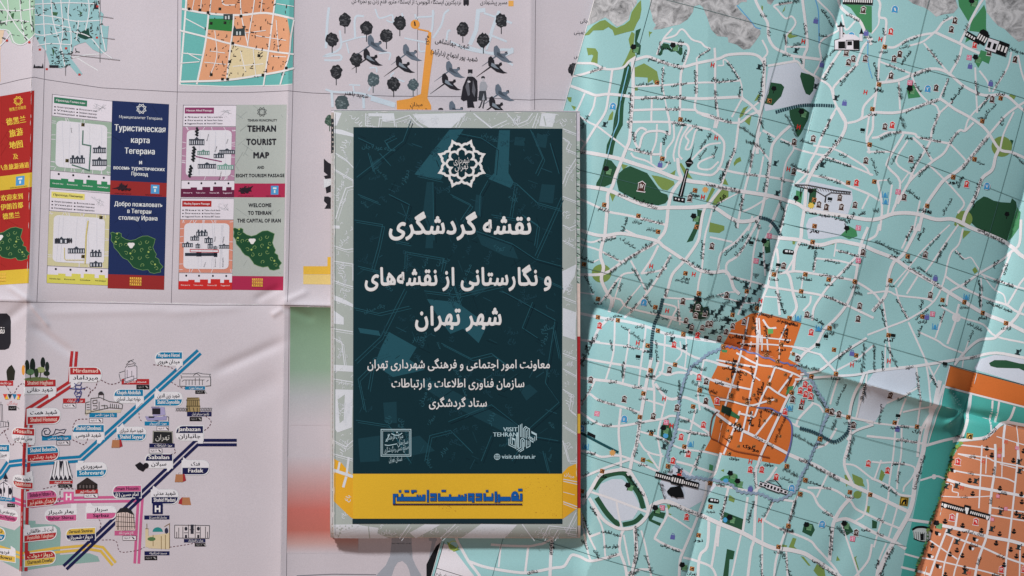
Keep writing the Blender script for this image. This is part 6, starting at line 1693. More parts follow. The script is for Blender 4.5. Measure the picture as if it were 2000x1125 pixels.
SL.text(nk('walk_lettering'), INK, 'رفسنجانی', 1133, 41, 1165, 43, size=12, bold=.015); SL.text(nk('walk_lettering'), INK, 'امام خمینی', 1121, 63, 1160, 66, size=12, bold=.015); SL.text(nk('walk_lettering'), INK, 'پارس', 1121, 110, 1140, 112, size=12, bold=.015)
def drawn_tree(x, y, s=1.0, c=(40, 42, 46)):
    k = nk('drawn_tree'); r = random.Random(int(x * 7 + y))
    P = [(12 * s * (1 + r.uniform(-.16, .14)) * math.cos(a), 14 * s * (1 + r.uniform(-.16, .12)) * math.sin(a)) for a in [i * 6.283 / 26 for i in range(26)]]
    SL.add(k, c, poly([(x + a, y + b) for a, b in P])); SL.add(k, c, rect(x - .7, y + 12 * s, x + .9, y + 26 * s))
    for i in range(24):
        a = r.uniform(0, 6.28); q = r.uniform(.1, .85)
        px, py = x + 10.5 * s * q * math.cos(a), y + 12.5 * s * q * math.sin(a); rr = r.uniform(1, 2.2) * s
        SL.add(k, tuple(min(255, v + 22) for v in c) if i % 4 else tuple(v + 48 for v in c), poly([(px + rr * 1.3 * math.cos(t) , py + rr * .8 * math.sin(t)) for t in (0, 1.2, 2.5, 3.7, 5)]))
for x, y in pl("674,40 716,56 755,70 781,45 649,78 696,117 657,141 904,58 944,79 979,41"): drawn_tree(x, y)
drawn_tree(729, 156, 1, (70, 86, 92)); drawn_tree(769, 164); drawn_tree(807, 166, .85, (70, 86, 92)); drawn_tree(668, 202, 1.15, (64, 78, 82)); drawn_tree(1122, 136, 1.0); drawn_tree(644, 236, .8, (58, 80, 70))
def drawn_bird(x, y, dark):
    k = nk('drawn_bird'); c = (38, 38, 44) if dark else (92, 104, 118)
    SL.add(k, c, xf(cat(poly([(-8, -14), (-3, -17), (-1, -15), (3, -9), (4, -1), (12, -1), (15, -4), (18, -3), (18, 1), (14, 3), (14, 5), (22, 13), (29, 16), (20, 17), (8, 14), (0, 8), (-8, 2), (-9, -6)]), stroke([(-4, 4), (-32, 24)], 2.2, taper=lambda t: 1.2 - t)), x, y, 1))
    SL.add(k, (118, 130, 142) if dark else (64, 74, 86), xf(poly([(-2, -4), (3, -2), (8, 4), (14, 9), (4, 6), (-3, 2)]), x, y, 1))
    SL.add(k, (38, 38, 44), xf(stroke([(13, -3), (17, -4), (18, 0)], 1.4), x, y, 1))
for x, y, d in [(727, 85, 0), (719, 112, 1), (796, 103, 0), (782, 126, 1), (880, 136, 0), (872, 160, 1), (973, 106, 0), (962, 127, 1), (976, 181, 0), (964, 205, 1), (886, 214, 0)]: drawn_bird(x, y, d)
k = nk('drawn_man')
SL.add(k, INK, poly(pl("914,136 923,136 923,144 914,144"))); SL.add(k, (170, 170, 176), ellipse(918, 147, 3.6, 4.2)); SL.add(k, INK, poly(pl("913,150 910,156 904,170 900,194 905,198 912,196 913,211 920,210 927,211 924,199 932,198 933,178 932,158 927,152 923,150")))
SL.add(k, (92, 94, 102), cat(poly(pl("915,153 918,186 914,188 909,170")), poly(pl("924,156 929,176 927,190 922,180")))); SL.add(k, (186, 188, 194), ellipse(916, 160, 3, 2))
k = nk('drawn_boy')
SL.add(k, INK, ellipse(943.5, 152, 3.8, 3)); SL.add(k, (176, 176, 182), ellipse(943.5, 156, 2.8, 3.2)); SL.add(k, (150, 154, 162), poly(pl("939,160 948,160 952,168 950,176 948,178 949,196 936,196 937,178 936,170"))); SL.add(k, (56, 60, 66), cat(poly(pl("936,178 949,178 951,196 947,197 945,182 941,197 934,196")), stroke(pl("942,196 938,208 935,211"), 2.4), stroke(pl("946,196 943,212"), 2.4)))
LT('drawn_head', INK, ellipse(861, 214, 5, 3))
# strips beside the folded map
LT('photo_strip', INK, cat(poly(pl("633,310 642,318 650,322 650,342 640,342 633,336")), poly(pl("633,344 650,340 650,348 636,350")), poly(pl("636,365 650,360 650,374 638,378")), poly(pl("634,384 641,384 650,388 650,394 640,400 633,393")), poly(pl("640,398 650,396 650,408 634,408"))))
LT('photo_strip', (196, 202, 208), poly(pl("633,350 650,350 650,360 633,368")))
LT('yellow_block', (226, 172, 62), poly(pl("593,520 640,520 640,502 662,502 662,536 593,536"))); LT('yellow_block', (224, 188, 120), poly(pl("593,536.5 662,536.5 662,556 593,555")))
MATS['green_fade'] = paper_mat('green_fade', (0, 0, 0), kind='fade', param=[(598, (104, 132, 104)), (650, (122, 152, 128)), (720, (132, 160, 140)), (775, (170, 174, 178)), (830, (188, 183, 190))])
MATS['red_fade'] = paper_mat('red_fade', (0, 0, 0), kind='fade', param=[(890, (188, 183, 190)), (945, (184, 148, 148)), (995, (184, 106, 98)), (1035, (176, 104, 94)), (1060, (184, 150, 146)), (1080, (188, 183, 190))])
LT('green_fade_print', 'green_fade', poly(pl("568,599 700,601 700,830 566,830"))); LT('red_fade_print', 'red_fade', poly(pl("563,890 700,890 700,1080 561,1080")))
LT('arch_drawing', (150, 156, 166), cat(rect(765, 1030, 804, 1062), rect(838, 1030, 853, 1056), poly(pl("765,1060 804,1060 806,1090 812,1104 824,1125 830,1140 805,1140 799,1112 794,1102 786,1095 777,1098 771,1107 765,1125 762,1140 726,1140 738,1120 754,1103 762,1085"))))
SL.add('arch_ground_line', (120, 120, 130), stroke(pl("580,1124 650,1121 735,1122"), 2)); LT('arch_drawing', (150, 156, 166), poly(pl("845,1050 853,1050 846,1078 838,1090")))
LT('black_shape', (26, 28, 32), poly(pl("868,1052 852,1066 842,1084 833,1102 833,1150 850,1150 870,1060")))
LT('black_badge', INK, poly(pl("-40,612 16,612 22,618 24,628 24,670 20,680 12,683 -40,684"))); SL.text(nk('walk_lettering'), (226, 226, 232), 'نقشه', -16, 646, 12, 646, size=20, bold=.02)

# ---- metro diagram
MR = (160, 42, 46); MB = (20, 112, 152); MN = (24, 28, 70); MP = (182, 86, 130); MY = (198, 168, 72); MT = (126, 160, 154)
LT('turquoise_ground', MT, poly(pl("-40,1075 0,1092 46,1113 110,1104 196,1096 192,1086 176,1080 158,1080 118,1083 120,1040 118,1030 108,1024 72,1022 72,1016 46,1014 44,1024 32,1034 0,1026 -40,1018")))
def line(c, w, s, key='metro_line'):
    P = pl(s)
    SL.add(nk(key), c, stroke(P, w))
def pair(c, w, s, off, key='metro_line'):
    """double track"""
    P = [np.array(p) for p in pl(s)]
    k = nk(key)
    for sg in (-1, 1):
        Q = []
        for i in range(len(P)):
            a = P[i] - P[i - 1] if i else P[1] - P[0]; b = P[i + 1] - P[i] if i < len(P) - 1 else a
            a = a / np.linalg.norm(a); b = b / np.linalg.norm(b); m = np.array((-(a + b)[1], (a + b)[0])); m /= np.linalg.norm(m)
            Q.append(tuple(P[i] + m * sg * off / max(.5, m @ np.array((-a[1], a[0])))))
        SL.add(k, c, stroke(Q, w))
pair(MP, 5.2, "-40,954 0,966 46,980 66,984 140,976 275,974 268,1100", 4)
pair(MY, 5.2, "-40,1060 0,1070 46,1083 110,1074 176,1068 200,1072 224,1101", 4)
pair(MB, 5.6, "-60,980 6,925 20,905 50,901 56,903 158,896 390,687", 4.2)
pair(MR, 5.6, "146,686 141,748 62,800 58,850 53,960 50,1113", 4.6)
pair(MN, 5.8, "128,1108 385,864 463,864", 4.4)
def station(x0, y0, x1, y1, skew, top_c, bot_c, top, bot, round_, tcol, bcol, notch=None):
    """two-storey name plate; skew = rise of the right end"""
    k = nk('station_plate'); h = (y1 - y0) / 2; r = h * .95
    def shp(a, b, rl_, rr_, up):
        P = []
        def arc(cx, cy, s, e):
            return [(cx + r * math.cos(math.radians(t)), cy + r * math.sin(math.radians(t))) for t in np.linspace(s, e, 6)]
        if up:
            P += arc(x0 + r, a + r, 180, 270) if rl_ else [(x0, a)]
            P += arc(x1 - r, a + r, 270, 360) if rr_ else [(x1, a)]
            P += [(x1, b), (x0, b)]
        else:
            P += [(x0, a), (x1, a)]
            P += arc(x1 - r, b - r, 0, 90) if rr_ else [(x1, b)]
            P += arc(x0 + r, b - r, 90, 180) if rl_ else [(x0, b)]
        return [(p, q + skew * (p - x0) / (x1 - x0)) for p, q in P]
    ym = y0 + h
    L_, R__ = 'l' in round_, 'r' in round_
    o = 1.6
    x0 -= o; x1 += o
    SL.add(k, LW, poly(shp(y0 - o, ym, L_, R__, True))); SL.add(k, LW, poly(shp(ym + .1, y1 + o, L_, R__, False)))
    x0 += o; x1 -= o
    SL.add(k, top_c, poly(shp(y0, ym - .4, L_, R__, True))); SL.add(k, bot_c, poly(shp(ym + .4, y1, L_, R__, False)))
    if notch: SL.add(k, notch[0], poly(pl(notch[1])))
    w = x1 - x0
    for t, c, yy in ((top, tcol, y0 + h * .5), (bot, bcol, ym + h * .5)):
        n = len(t); lw = min(w * .84, n * (h * .46))
        xm = (x0 + x1) / 2; f = lambda x: yy + skew * (x - x0) / w
        SL.text(k, c, t, xm - lw / 2, f(xm - lw / 2), xm + lw / 2, f(xm + lw / 2), size=min(12, h * .85), bold=.03)
PL_ = (206, 206, 218); TW = (224, 214, 220)
for a in [
    (138, 718, 198, 745, 0, MR, PL_, 'Mirdamad', 'میرداماد', 'r', (230, 180, 170), INK, (PL_, "140,744 156,744 144,756 139,757")),
    (53, 741, 110, 768, 0, MR, PL_, 'Shahid Haghani', 'شهید حقانی', '', (230, 180, 170), INK, (PL_, "96,766 110,766 110,772 97,780")),
    (58, 799, 118, 827, -1, PL_, MR, 'شهید همت', 'Shahid Hemmat', 'r', INK, (230, 180, 170), (PL_, "60,796 76,796 72,803 60,803")),
    (28, 834, 70, 860, 3, MR, PL_, 'Mosalla', 'مصلی امام خمینی', 'l', (230, 190, 180), INK, (PL_, "60,858 70,860 70,868 60,868")),
    (58, 873, 115, 900, -3, MB, MR, 'Shahid Beheshti', 'شهید بهشتی', 'r', TW, (230, 170, 160), None),
    (144, 830, 203, 857, 0, MB, PL_, 'Shahid Ghodousi', 'شهید قدوسی', 'l', TW, INK, (PL_, "190,856 204,856 196,866 190,866")),
    (224, 761, 280, 786, 0, MB, PL_, 'Khajeh Abdollah', 'خواجه عبدا... انصاری', 'l', TW, INK, (PL_, "266,785 280,784 268,797 266,797")),
    (305, 688, 356, 713, 0, MB, PL_, 'Meydan-e Heravi', 'میدان هروی', 'l', TW, INK, (PL_, "344,712 357,711 346,724")),
    (304, 767, 356, 792, 0, PL_, MB, 'شهید زین الدین', 'Shahid Zeynoddin', 'r', INK, TW, (PL_, "305,768 305,758 316,768")),
    (230, 835, 285, 860, 0, PL_, MB, 'شهید صیاد شیرازی', 'Shahid Sayyad', 'r', INK, TW, (PL_, "231,836 240,826 246,836")),
    (345, 832, 397, 859, 0, MN, PL_, 'Janbazan', 'جانبازان', 'l', TW, INK, (PL_, "386,858 398,858 397,866 388,866")),
    (285, 887, 337, 913, 0, MN, PL_, 'Sabalan', 'سبلان', 'l', TW, INK, (PL_, "326,912 338,912 328,922")),
    (357, 900, 408, 926, 0, PL_, MN, 'فدک', 'Fadak', 'r', INK, TW, (PL_, "358,901 358,892 370,902")),
    (297, 957, 348, 983, 0, PL_, MN, 'شهید مدنی', 'Shahid Madani', 'r', INK, TW, (PL_, "298,958 300,948 314,958")),
    (151, 905, 208, 931, -1, PL_, MB, 'سهروردی', 'Sohrevardi', 'r', INK, (200, 220, 235), (PL_, "153,906 153,899 166,900 160,906")),
    (30, 926, 67, 949, 4, PL_, MR, 'شهید مفتح', 'Shahid Mofatteh', 'l', INK, (230, 190, 180), (PL_, "55,922 67,918 67,930 56,930")),
    (57, 960, 112, 988, -4, MP, MR, 'Shohada-ye Haftom-e Tir', 'شهدای هفتم تیر', 'r', (70, 24, 50), (230, 180, 170), None),
    (91, 995, 150, 1018, -2, PL_, MP, 'بهار شیراز', 'Bahar Shiraz', 'l', INK, (60, 24, 50), (PL_, "140,984 151,983 151,996 140,998")),
    (170, 990, 227, 1013, -1, PL_, MP, 'سرباز', 'Sarbaz', 'r', INK, (60, 24, 50), (PL_, "170,982 178,982 184,990 170,992")),
    (222, 949, 276, 972, -1, MP, MN, 'Emam Hossein', 'امام حسین (ع)', 'l', (60, 24, 50), TW, (MN, "264,970 275,969 268,978")),
    (52, 1032, 111, 1056, -5, PL_, MR, 'آیت ا... طالقانی', 'Ayatollah Taleghani', 'r', INK, (226, 170, 160), (PL_, "51,1022 62,1024 64,1033 52,1034")),
    (53, 1080, 109, 1104, -5, MR, MY, 'دروازه دولت', 'Darvazeh Dowlat', 'r', (230, 196, 170), INK, (MR, "52,1074 60,1074 63,1082 53,1083")),
    (131, 1033, 187, 1056, -3, MY, MN, 'Darvazeh Shemiran', 'دروازه شمیران', 'l', INK, TW, (MN, "176,1054 187,1052 180,1062")),
    (-34, 868, 21, 894, 0, MB, PL_, 'Mirza-ye Shirazi', 'میرزای شیرازی', '', TW, INK, (PL_, "10,893 22,893 20,903")),
    (-10, 990, 38, 1012, 7, PL_, MP, 'حریم مقدس (س)', 'Karim-e Moghaddas', 'r', INK, (70, 24, 50), (PL_, "0,984 10,986 10,995 0,994")),
    (-40, 1028, 12, 1052, 3, MY, MB, 'تئاتر شهر', 'Theatre Shahr', 'r', INK, TW, None),
    (-20, 1068, 33, 1090, 6, PL_, MY, 'فردوسی', 'Ferdowsi', '', INK, INK, (PL_, "24,1064 34,1070 34,1076 25,1076")),
]: station(*a)
def caption(x0, y0, x1, y1, c, t, tc=TW, skew=0):
    k = nk('caption_plate'); SL.add(k, c, poly([(x0, y0), (x1, y0 + skew), (x1, y1 + skew), (x0, y1)])); m = (y0 + y1) / 2
    SL.text(k, tc, t, x0 + (x1 - x0) * .2, m, x1 - (x1 - x0) * .1, m + skew * .7, size=7, bold=.01)
def timebox(x0, y0, dark=False, w=25, h=8.5):
    k = nk('walking_time_box'); SL.add(k, (26, 24, 28) if dark else (206, 202, 208), rect(x0, y0, x0 + w, y0 + h))
    if not dark: SL.add(k, INK, stroke([(x0, y0), (x0 + w, y0), (x0 + w, y0 + h), (x0, y0 + h)], .8, closed=True))
    SL.text(k, (150, 150, 150) if dark else INK, '۱۲ دقیقه', x0 + 2.5, y0 + h / 2, x0 + 15, y0 + h / 2, size=5, bold=.01)
    SL.add(k, (150, 150, 150) if dark else INK, poly([(x0 + 17, y0 + 2), (x0 + 20, y0 + 2), (x0 + 23.5, y0 + 6), (x0 + 21, y0 + 6.6)]))
caption(238, 740, 292, 751, MR, 'مسجد الغدیر'); timebox(267, 751.5, True)
caption(124, 778, 167, 787, MR, 'موزه کودکی ایرانک', TW, 0); timebox(124, 788)
caption(175, 806, 229, 815, MB, 'باغ موزه قصر'); timebox(175, 817, False, 26)
caption(84, 851, 140, 860, MB, 'موزه رضا عباسی', TW, -1); timebox(112, 860)
caption(283, 823, 331, 831, MB, 'موزه کامپیوتر'); timebox(307, 832.5, False, 23)
caption(292, 866, 342, 874, MN, 'موزه ارتباطات'); timebox(292, 876)
caption(362, 754, 401, 761, MB, 'سینما موزه'); timebox(382, 762, True, 19, 7)
caption(366, 804, 414, 813, MN, 'باغ موزه مینیاتور ایران'); timebox(371, 814, True, 24)
caption(98, 938, 143, 945, MR, 'مسجد الجواد', TW, -1); timebox(115, 945, True, 27, 7)
caption(148, 956, 192, 964, MR, 'عکاسخانه شهر', TW, -1); timebox(165, 964, False, 27, 8)
caption(225, 1036, 266, 1045, MP, 'کاخ عشرت آباد'); timebox(241, 1046, False, 26)
caption(283, 1006, 332, 1014, MN, 'بیمارستان امام حسین (ع)'); caption(283, 1076, 332, 1084, MN, 'مسجد فخرالدوله'); timebox(283, 1085, True)
caption(360, 1052, 402, 1059, MN, 'عمارت افتخارآباد'); timebox(381, 1060, True, 21, 7)
caption(-10, 743, 29, 753, MR, 'موزه دفاع مقدس'); caption(-30, 966, 33, 975, MB, 'کلیسای سرکیس مقدس', TW, 4); timebox(17, 982, True, 16, 7); timebox(19, 792, True, 17, 9)
for x, y, s, c in [(135, 970, 1.0, (198, 92, 142)), (309, 993, 1.0, MN)]:
    k = nk('hospital_sign'); SL.add(k, c, rect(x - 10, y - 10, x + 10, y + 10)); SL.add(k, (224, 220, 228), cat(rect(x - 5.5, y - 6.5, x - 2.5, y + 6.5), rect(x + 2.5, y - 6.5, x + 5.5, y + 6.5), rect(x - 2.5, y - 1.6, x + 2.5, y + 1.6)))
for x, y, f in [(228, 866, 1), (352, 933, 1), (362, 978, -1)]:
    k = nk('shopping_bags_drawing')
    SL.add(k, (150, 44, 50), xf(poly([(4, -7), (9, -8), (12, 5), (5, 8)]), x, y, 1) if f > 0 else xf(poly([(-11, -2), (-5, -8), (-4, 8), (-13, 5)]), x, y, 1))
    SL.add(k, (162, 112, 78), xf(poly([(-8, -7), (6, -7), (6, 8), (-10, 8)]) if f > 0 else poly([(-5, -7), (9, -7), (12, 8), (-6, 8)]), x, y, 1)); SL.add(k, (205, 200, 205), xf(stroke([(-4, -7), (-3, -11), (3, -11), (4, -7)], 1), x, y, 1))
for s in ["198,742 215,750 230,748 236,744", "192,742 186,758 178,764 172,775 178,762 170,755 164,762", "300,712 330,716 345,724", "335,746 352,756 362,758", "272,806 273,818 280,824", "402,812 413,822 408,834 397,842", "341,876 343,884 330,888 322,890", "171,818 150,820 143,835 144,845", "172,856 165,868 150,862 141,858", "14,752 28,770 38,755 48,748 56,752", "10,840 25,868 35,860 42,860 55,878", "86,954 110,948 120,945", "118,962 118,978 104,984", "118,962 122,954 148,954", "190,1008 198,1020 196,1034", "200,1054 222,1054 230,1060 232,1072 240,1078 270,1074 283,1068", "332,1068 360,1064 382,1060", "0,850 12,840 20,836"]:
    SL.add('walking_paths', (92, 52, 62), dashes(smooth(pl(s)), 1.3, 4, 3))
def linework(key, c, segs, w=.9, fill=None):
    k = nk(key)
    if fill: SL.add(k, fill[0], poly(pl(fill[1])))
    SL.add(k, c, cat(*[stroke(pl(s), w) for s in segs]))
linework('mosque_drawing', (70, 70, 76), ["245,720 245,746 268,738 268,744", "245,718 250,712 262,710 268,716 268,740", "249,722 249,738 258,735 258,724", "247,712 256,704 266,710", "250,706 262,702", "233,728 245,724 245,742 236,744 233,730", "241,740 262,734 262,742 241,750", "250,716 264,714"], 1, ((196, 190, 200), "245,720 262,716 268,718 268,742 243,748"))
linework('mansion_drawing', (60, 60, 62), ["356,730 380,730 388,728 396,730 412,731", "356,736 412,736", "352,740 352,754 364,754", "402,754 412,753 412,740", "360,742 400,742", "364,742 364,752", "370,742 370,752", "376,742 376,752", "382,738 382,752", "390,738 390,752", "396,742 396,752", "354,732 356,740", "410,732 412,740", "378,734 384,729 392,734", "356,745 360,742", "404,745 408,742"], 1.2, ((192, 188, 194), "354,729 412,729 412,754 352,754"))
linework('garden_building_drawing', (50, 44, 34), ["366,780 366,804", "370,782 370,792", "374,782 374,792", "378,782 378,792", "382,782 382,792", "386,782 386,792", "364,781 391,781", "366,778 388,777", "370,794 372,804", "378,796 380,804", "386,796 386,804", "364,793 392,793"], 1.4, ((150, 132, 92), "366,776 390,776 392,804 364,804"))
for i in range(8):
    for x in (344, 390):
        SL.add(('lattice_drawing', 7), (80, 78, 80), cat(stroke([(x + i * 3.1, 796), (x + i * 3.1 + 2.6, 803)], .7), stroke([(x + i * 3.1 + 2.6, 796), (x + i * 3.1, 803)], .7)))
linework('computer_drawing', (60, 58, 76), ["296,795 312,795", "284,814 320,820", "286,818 310,822", "320,812 330,814 330,822"], 1, ((150, 146, 182), "296,794 322,795 324,810 300,813")); LT('computer_drawing', (34, 32, 40), rect(298, 797, 314, 809)); LT('computer_drawing', (140, 138, 176), poly(pl("284,813 312,814 326,812 326,820 288,821"))); LT('computer_drawing', (36, 36, 48), rect(291, 813, 302, 816))
linework('framed_calligraphy_drawing', (170, 170, 160), ["300,842 337,843", "337,843 338,865", "300,843 299,864"], 1.2, ((36, 38, 40), "299,841 338,842 339,866 298,865")); SL.text(nk('framed_calligraphy_drawing'), (196, 196, 190), 'تهران', 304, 855, 332, 855, size=14)
linework('museum_drawing', (66, 66, 60), ["178,778 196,776 214,784 232,786 240,790 239,798 214,796 196,800 178,804 178,778", "182,782 190,781 190,787 182,788 182,782", "182,792 190,792 190,798 182,799", "194,784 194,800", "198,792 210,792 210,798", "204,790 205,798", "216,788 216,797", "220,788 220,797", "224,789 224,797", "228,789 228,797", "232,790 232,798", "193,776 193,768 196,765 200,765 203,769 203,782", "168,786 176,784", "168,786 167,808 178,806", "170,790 176,790", "170,795 176,795", "170,800 176,800"], 1, ((182, 176, 160), "168,800 200,802 238,800 236,806 176,806 168,812"))
LT('museum_dome_drawing', (48, 46, 50), poly(pl("193,771 194,766 198,764 202,767 203,771")))
linework('calligraphy_drawing', (34, 40, 64), ["84,842 88,836 96,836 100,842 97,848 90,848 88,842 93,840", "84,842 84,850 92,853 106,848 110,838 118,840 128,838", "108,848 118,844 126,846 130,838", "112,852 122,850 128,852"], 1.7)
linework('figure_drawing', (60, 66, 120), ["146,748 150,752 158,752 160,746", "148,752 148,758 158,760 160,754", "136,758 150,760 158,760 168,757", "150,760 146,768 150,774 158,774 160,766 157,760", "150,774 152,780 148,785", "157,774 154,780 152,786 156,780", "148,764 158,768", "150,770 158,764"], 1.6)
k = nk('cypress_drawing')
for x, y, rx, ry, c in [(57, 716, 4.5, 14, (30, 40, 32)), (67, 714, 5, 15, (28, 38, 32)), (86, 708, 4.5, 11, (28, 36, 34)), (94, 716, 4, 10, (34, 44, 40)), (50, 722, 3.5, 10, (196, 138, 60)), (63, 726, 7, 6, (76, 108, 74)), (82, 722, 8, 6, (138, 152, 98)), (74, 728, 4, 9, (40, 54, 40)), (93, 729, 6, 5, (34, 44, 36)), (75, 740, 24, 4, (92, 108, 66))]: SL.add(k, c, ellipse(x, y, rx, ry, n=14))
SL.add(k, (50, 44, 36), cat(stroke(pl("82,726 80,738"), 1.2), stroke(pl("63,730 63,740"), 1.2), stroke(pl("94,732 94,738"), 1)))
LT('vase_drawing', (40, 40, 34), poly(pl("16,722 20,716 26,712 31,720 33,724 31,742 17,743 15,726")))
for i, c in enumerate([(190, 66, 56), (46, 42, 48), (36, 110, 150), (196, 66, 56)]): LT('museum_logo', c, poly([(8 + i * 9.5, 769), (17 + i * 9.5, 769), (12.5 + i * 9.5, 779)]))
LT('museum_logo', (214, 168, 60), cat(poly(pl("12,779 16,771 20,779")), poly(pl("36,779 40,771 43,779")))); SL.text(nk('museum_logo'), (180, 60, 56), 'پرندگان', 16, 787, 38, 787, size=8)
linework('minaret_drawing', (54, 54, 58), ["4,784 5,822", "7,790 8,822", "0,822 20,824 20,832 0,834", "4,824 4,832", "9,824 9,832", "14,824 14,832", "18,820 20,834", "2,790 8,790"], 1)
linework('church_drawing', (44, 46, 60), ["2,946 2,970", "10,940 10,968", "14,930 14,940", "20,948 20,970", "27,950 27,972", "6,955 6,968", "1,946 10,940 18,946", "10,938 18,938"], 1.3, ((204, 202, 210), "0,945 10,937 18,942 26,946 28,972 0,968")); LT('church_drawing', (34, 34, 46), cat(poly(pl("9,934 14,922 19,934")), ellipse(23, 958, 3.5, 7), ellipse(4, 958, 2, 6), ellipse(11, 956, 2, 6)))
linework('concrete_mosque_drawing', (40, 40, 48), ["108,902 102,934", "113,900 108,932", "118,899 118,930", "124,899 126,930", "130,900 136,932", "134,902 142,932"], 1.4, ((206, 206, 214), "109,899 133,899 142,926 142,938 98,938 100,926")); LT('concrete_mosque_drawing', (34, 34, 44), cat(*[poly([(99 + i * 8.6, 937), (103 + i * 8.6, 927), (107.6 + i * 8.6, 937)]) for i in range(5)], poly(pl("117,900 124,900 120.5,922"))))
LT('photo_house_drawing', (48, 42, 42), cat(poly(pl("151,946 171,932 191,945 191,954 151,956")), rect(153, 944, 189, 956))); LT('photo_house_drawing', (92, 84, 84), cat(*[rect(156 + i * 6.4, 947, 159 + i * 6.4, 953) for i in range(5)]))
linework('corner_palace_drawing', (52, 42, 42), ["229,1002 231,1034", "238,1000 238,1034", "246,1000 246,1035", "254,1002 255,1034", "262,1006 264,1032", "228,1008 264,1010", "228,1018 265,1020", "228,1027 265,1028", "233,1003 233,1034", "242,1002 242,1034", "250,1002 250,1034", "258,1004 259,1032"], 1.1, ((196, 180, 174), "228,1000 262,1000 266,1034 226,1036")); LT('corner_palace_drawing', (34, 34, 38), poly(pl("228,1002 236,992 248,990 258,996 264,1006 250,1000 238,1000")))
LT('dome_mosque_drawing', (198, 184, 152), cat(rect(285, 1032, 291, 1068), poly(pl("291,1046 332,1040 332,1072 291,1070")))); LT('dome_mosque_drawing', (44, 128, 128), ellipse(309, 1038, 10, 9, a0=math.pi, a1=2 * math.pi)); linework('dome_mosque_drawing', (120, 98, 60), ["322,1028 332,1022 332,1070", "316,1046 316,1072", "324,1044 324,1072", "300,1044 300,1066", "285,1032 291,1032", "288,1022 288,1032"], 1.2); LT('dome_mosque_drawing', (76, 110, 70), ellipse(297, 1052, 8, 4, n=10)); LT('dome_mosque_drawing', (44, 46, 70), ellipse(326, 1036, 3.5, 6, n=10))
linework('mansion_front_drawing', (52, 50, 56), ["342,1025 410,1026", "342,1025 342,1050", "410,1026 409,1051", "342,1050 409,1051", "350,1030 350,1050", "358,1028 358,1050", "369,1024 369,1050", "382,1024 382,1050", "392,1028 392,1050", "402,1028 402,1050", "346,1038 346,1050", "406,1038 406,1050", "360,1040 368,1040", "384,1040 392,1040", "371,1034 380,1034"], 1.2, ((196, 190, 194), "342,1025 410,1026 409,1051 342,1050")); LT('mansion_front_drawing', (46, 46, 56), cat(ellipse(364, 1032, 3, 4, n=8), ellipse(388, 1032, 3, 4, n=8), rect(373, 1024, 379, 1042), rect(362, 1044, 366, 1050), rect(386, 1044, 390, 1050)))
LT('film_symbol', (30, 28, 34), cat(poly(pl("264,908 274,902 282,908 286,914 280,921 270,916")), ellipse(286, 909, 5.5)))

worn_folds(SL, [((59, 585), (570, 597))], (224, 220, 222), 6, w=(.5, 1.2), cover=.5)
worn_folds(SL, [((570, 598), (648, 599.5))], (226, 222, 222), 7, w=(1.0, 2.0), cover=.95)
worn_folds(SL, [((68, 0), (45, 1125)), ((566, 0), (549, 1125))], (222, 216, 216), 8, w=(.5, 1.1), cover=.4)
# ------------------------------------------------------------------ the folded map in the middle
def slab(name, outline, top, thick, mat, wob=0.0, label=None):
    """one folded leaf of paper following the shape of the cover, top units below it"""
    P = []
    n = len(outline)
    for i in range(n):
        a, b = np.array(outline[i], float), np.array(outline[(i + 1) % n], float)
        m = max(1, int(np.linalg.norm(b - a) / 9))
        for k in range(m): P.append(a + (b - a) * k / m)
    P = np.array(P)
    r = np.sin(P[:, 0] * .013 + top) + np.sin(P[:, 1] * .011 + 2 * top)
    c = P.mean(0); d = (P - c) / np.linalg.norm(P - c, axis=1)[:, None]
    P = P + d * (r * wob)[:, None]
    T = poly(P); F = np.zeros(len(T)); T = np.where((((T[:, 1] - T[:, 0])[:, 0] * (T[:, 2] - T[:, 0])[:, 1] - (T[:, 1] - T[:, 0])[:, 1] * (T[:, 2] - T[:, 0])[:, 0]) > 0)[:, None, None], T[:, ::-1], T)
    T, F = subdiv(T, F, 9)
    zt = np.full(len(T), -float(top))
    o = SB.mesh_object(name, T, zt, np.zeros(len(T), int), [mat], SB.root)
    # rim down to the next leaf
    me = o.data
    z = h_cover(P[:, 0], P[:, 1])
    co = [tuple(np.array(W(x, y, zz - top)) - SB.o) for (x, y), zz in zip(P, z)] + [tuple(np.array(W(x, y, zz - top - thick)) - SB.o) for (x, y), zz in zip(P, z)]
    rm = bpy.data.meshes.new('leaf_edge')
    N = len(P); rm.from_pydata(co, [], [(i, (i + 1) % N, N + (i + 1) % N, N + i) for i in range(N)]); rm.materials.append(mat)
    e = bpy.data.objects.new('leaf_edge', rm); COL.objects.link(e); e.parent = o
    e.location = (0, 0, 0)
    if label: o['label'] = label
    return o
PM = paper_mat('leaf_paper', (176, 166, 158)); PM2 = paper_mat('cover_paper', (158, 168, 164))
COVER = [(653, 217), (1125, 220), (1127.5, 1050), (652, 1050.5)]
UNDER = [(647, 213.5), (1132.5, 217), (1134, 1052), (645, 1051)]
slab('cover_leaf', COVER, 0, 0.9, PM2, .25)
slab('inner_leaf', UNDER, 1.1, 0.9, PM, .2)
for i, o in enumerate([(2, 1, 1, 0), (1, 0, 3, 1), (3, 2, 2, 1), (0.5, 1, 0, 0), (2.4, 1, 2, 1), (1, 1, 1, 0), (2, 0, 3, 1), (1.5, 1, 1, 0)]):
    U = [(UNDER[0][0] + o[0], UNDER[0][1] + o[1] + 1), (UNDER[1][0] - o[2], UNDER[1][1] + o[1] + 1), (UNDER[2][0] - o[2], UNDER[2][1] - o[3]), (UNDER[3][0] + o[0], UNDER[3][1] - o[3])]
    slab('inner_leaf', U, 2.2 + i * 2.3, 2.0, PM, .5)
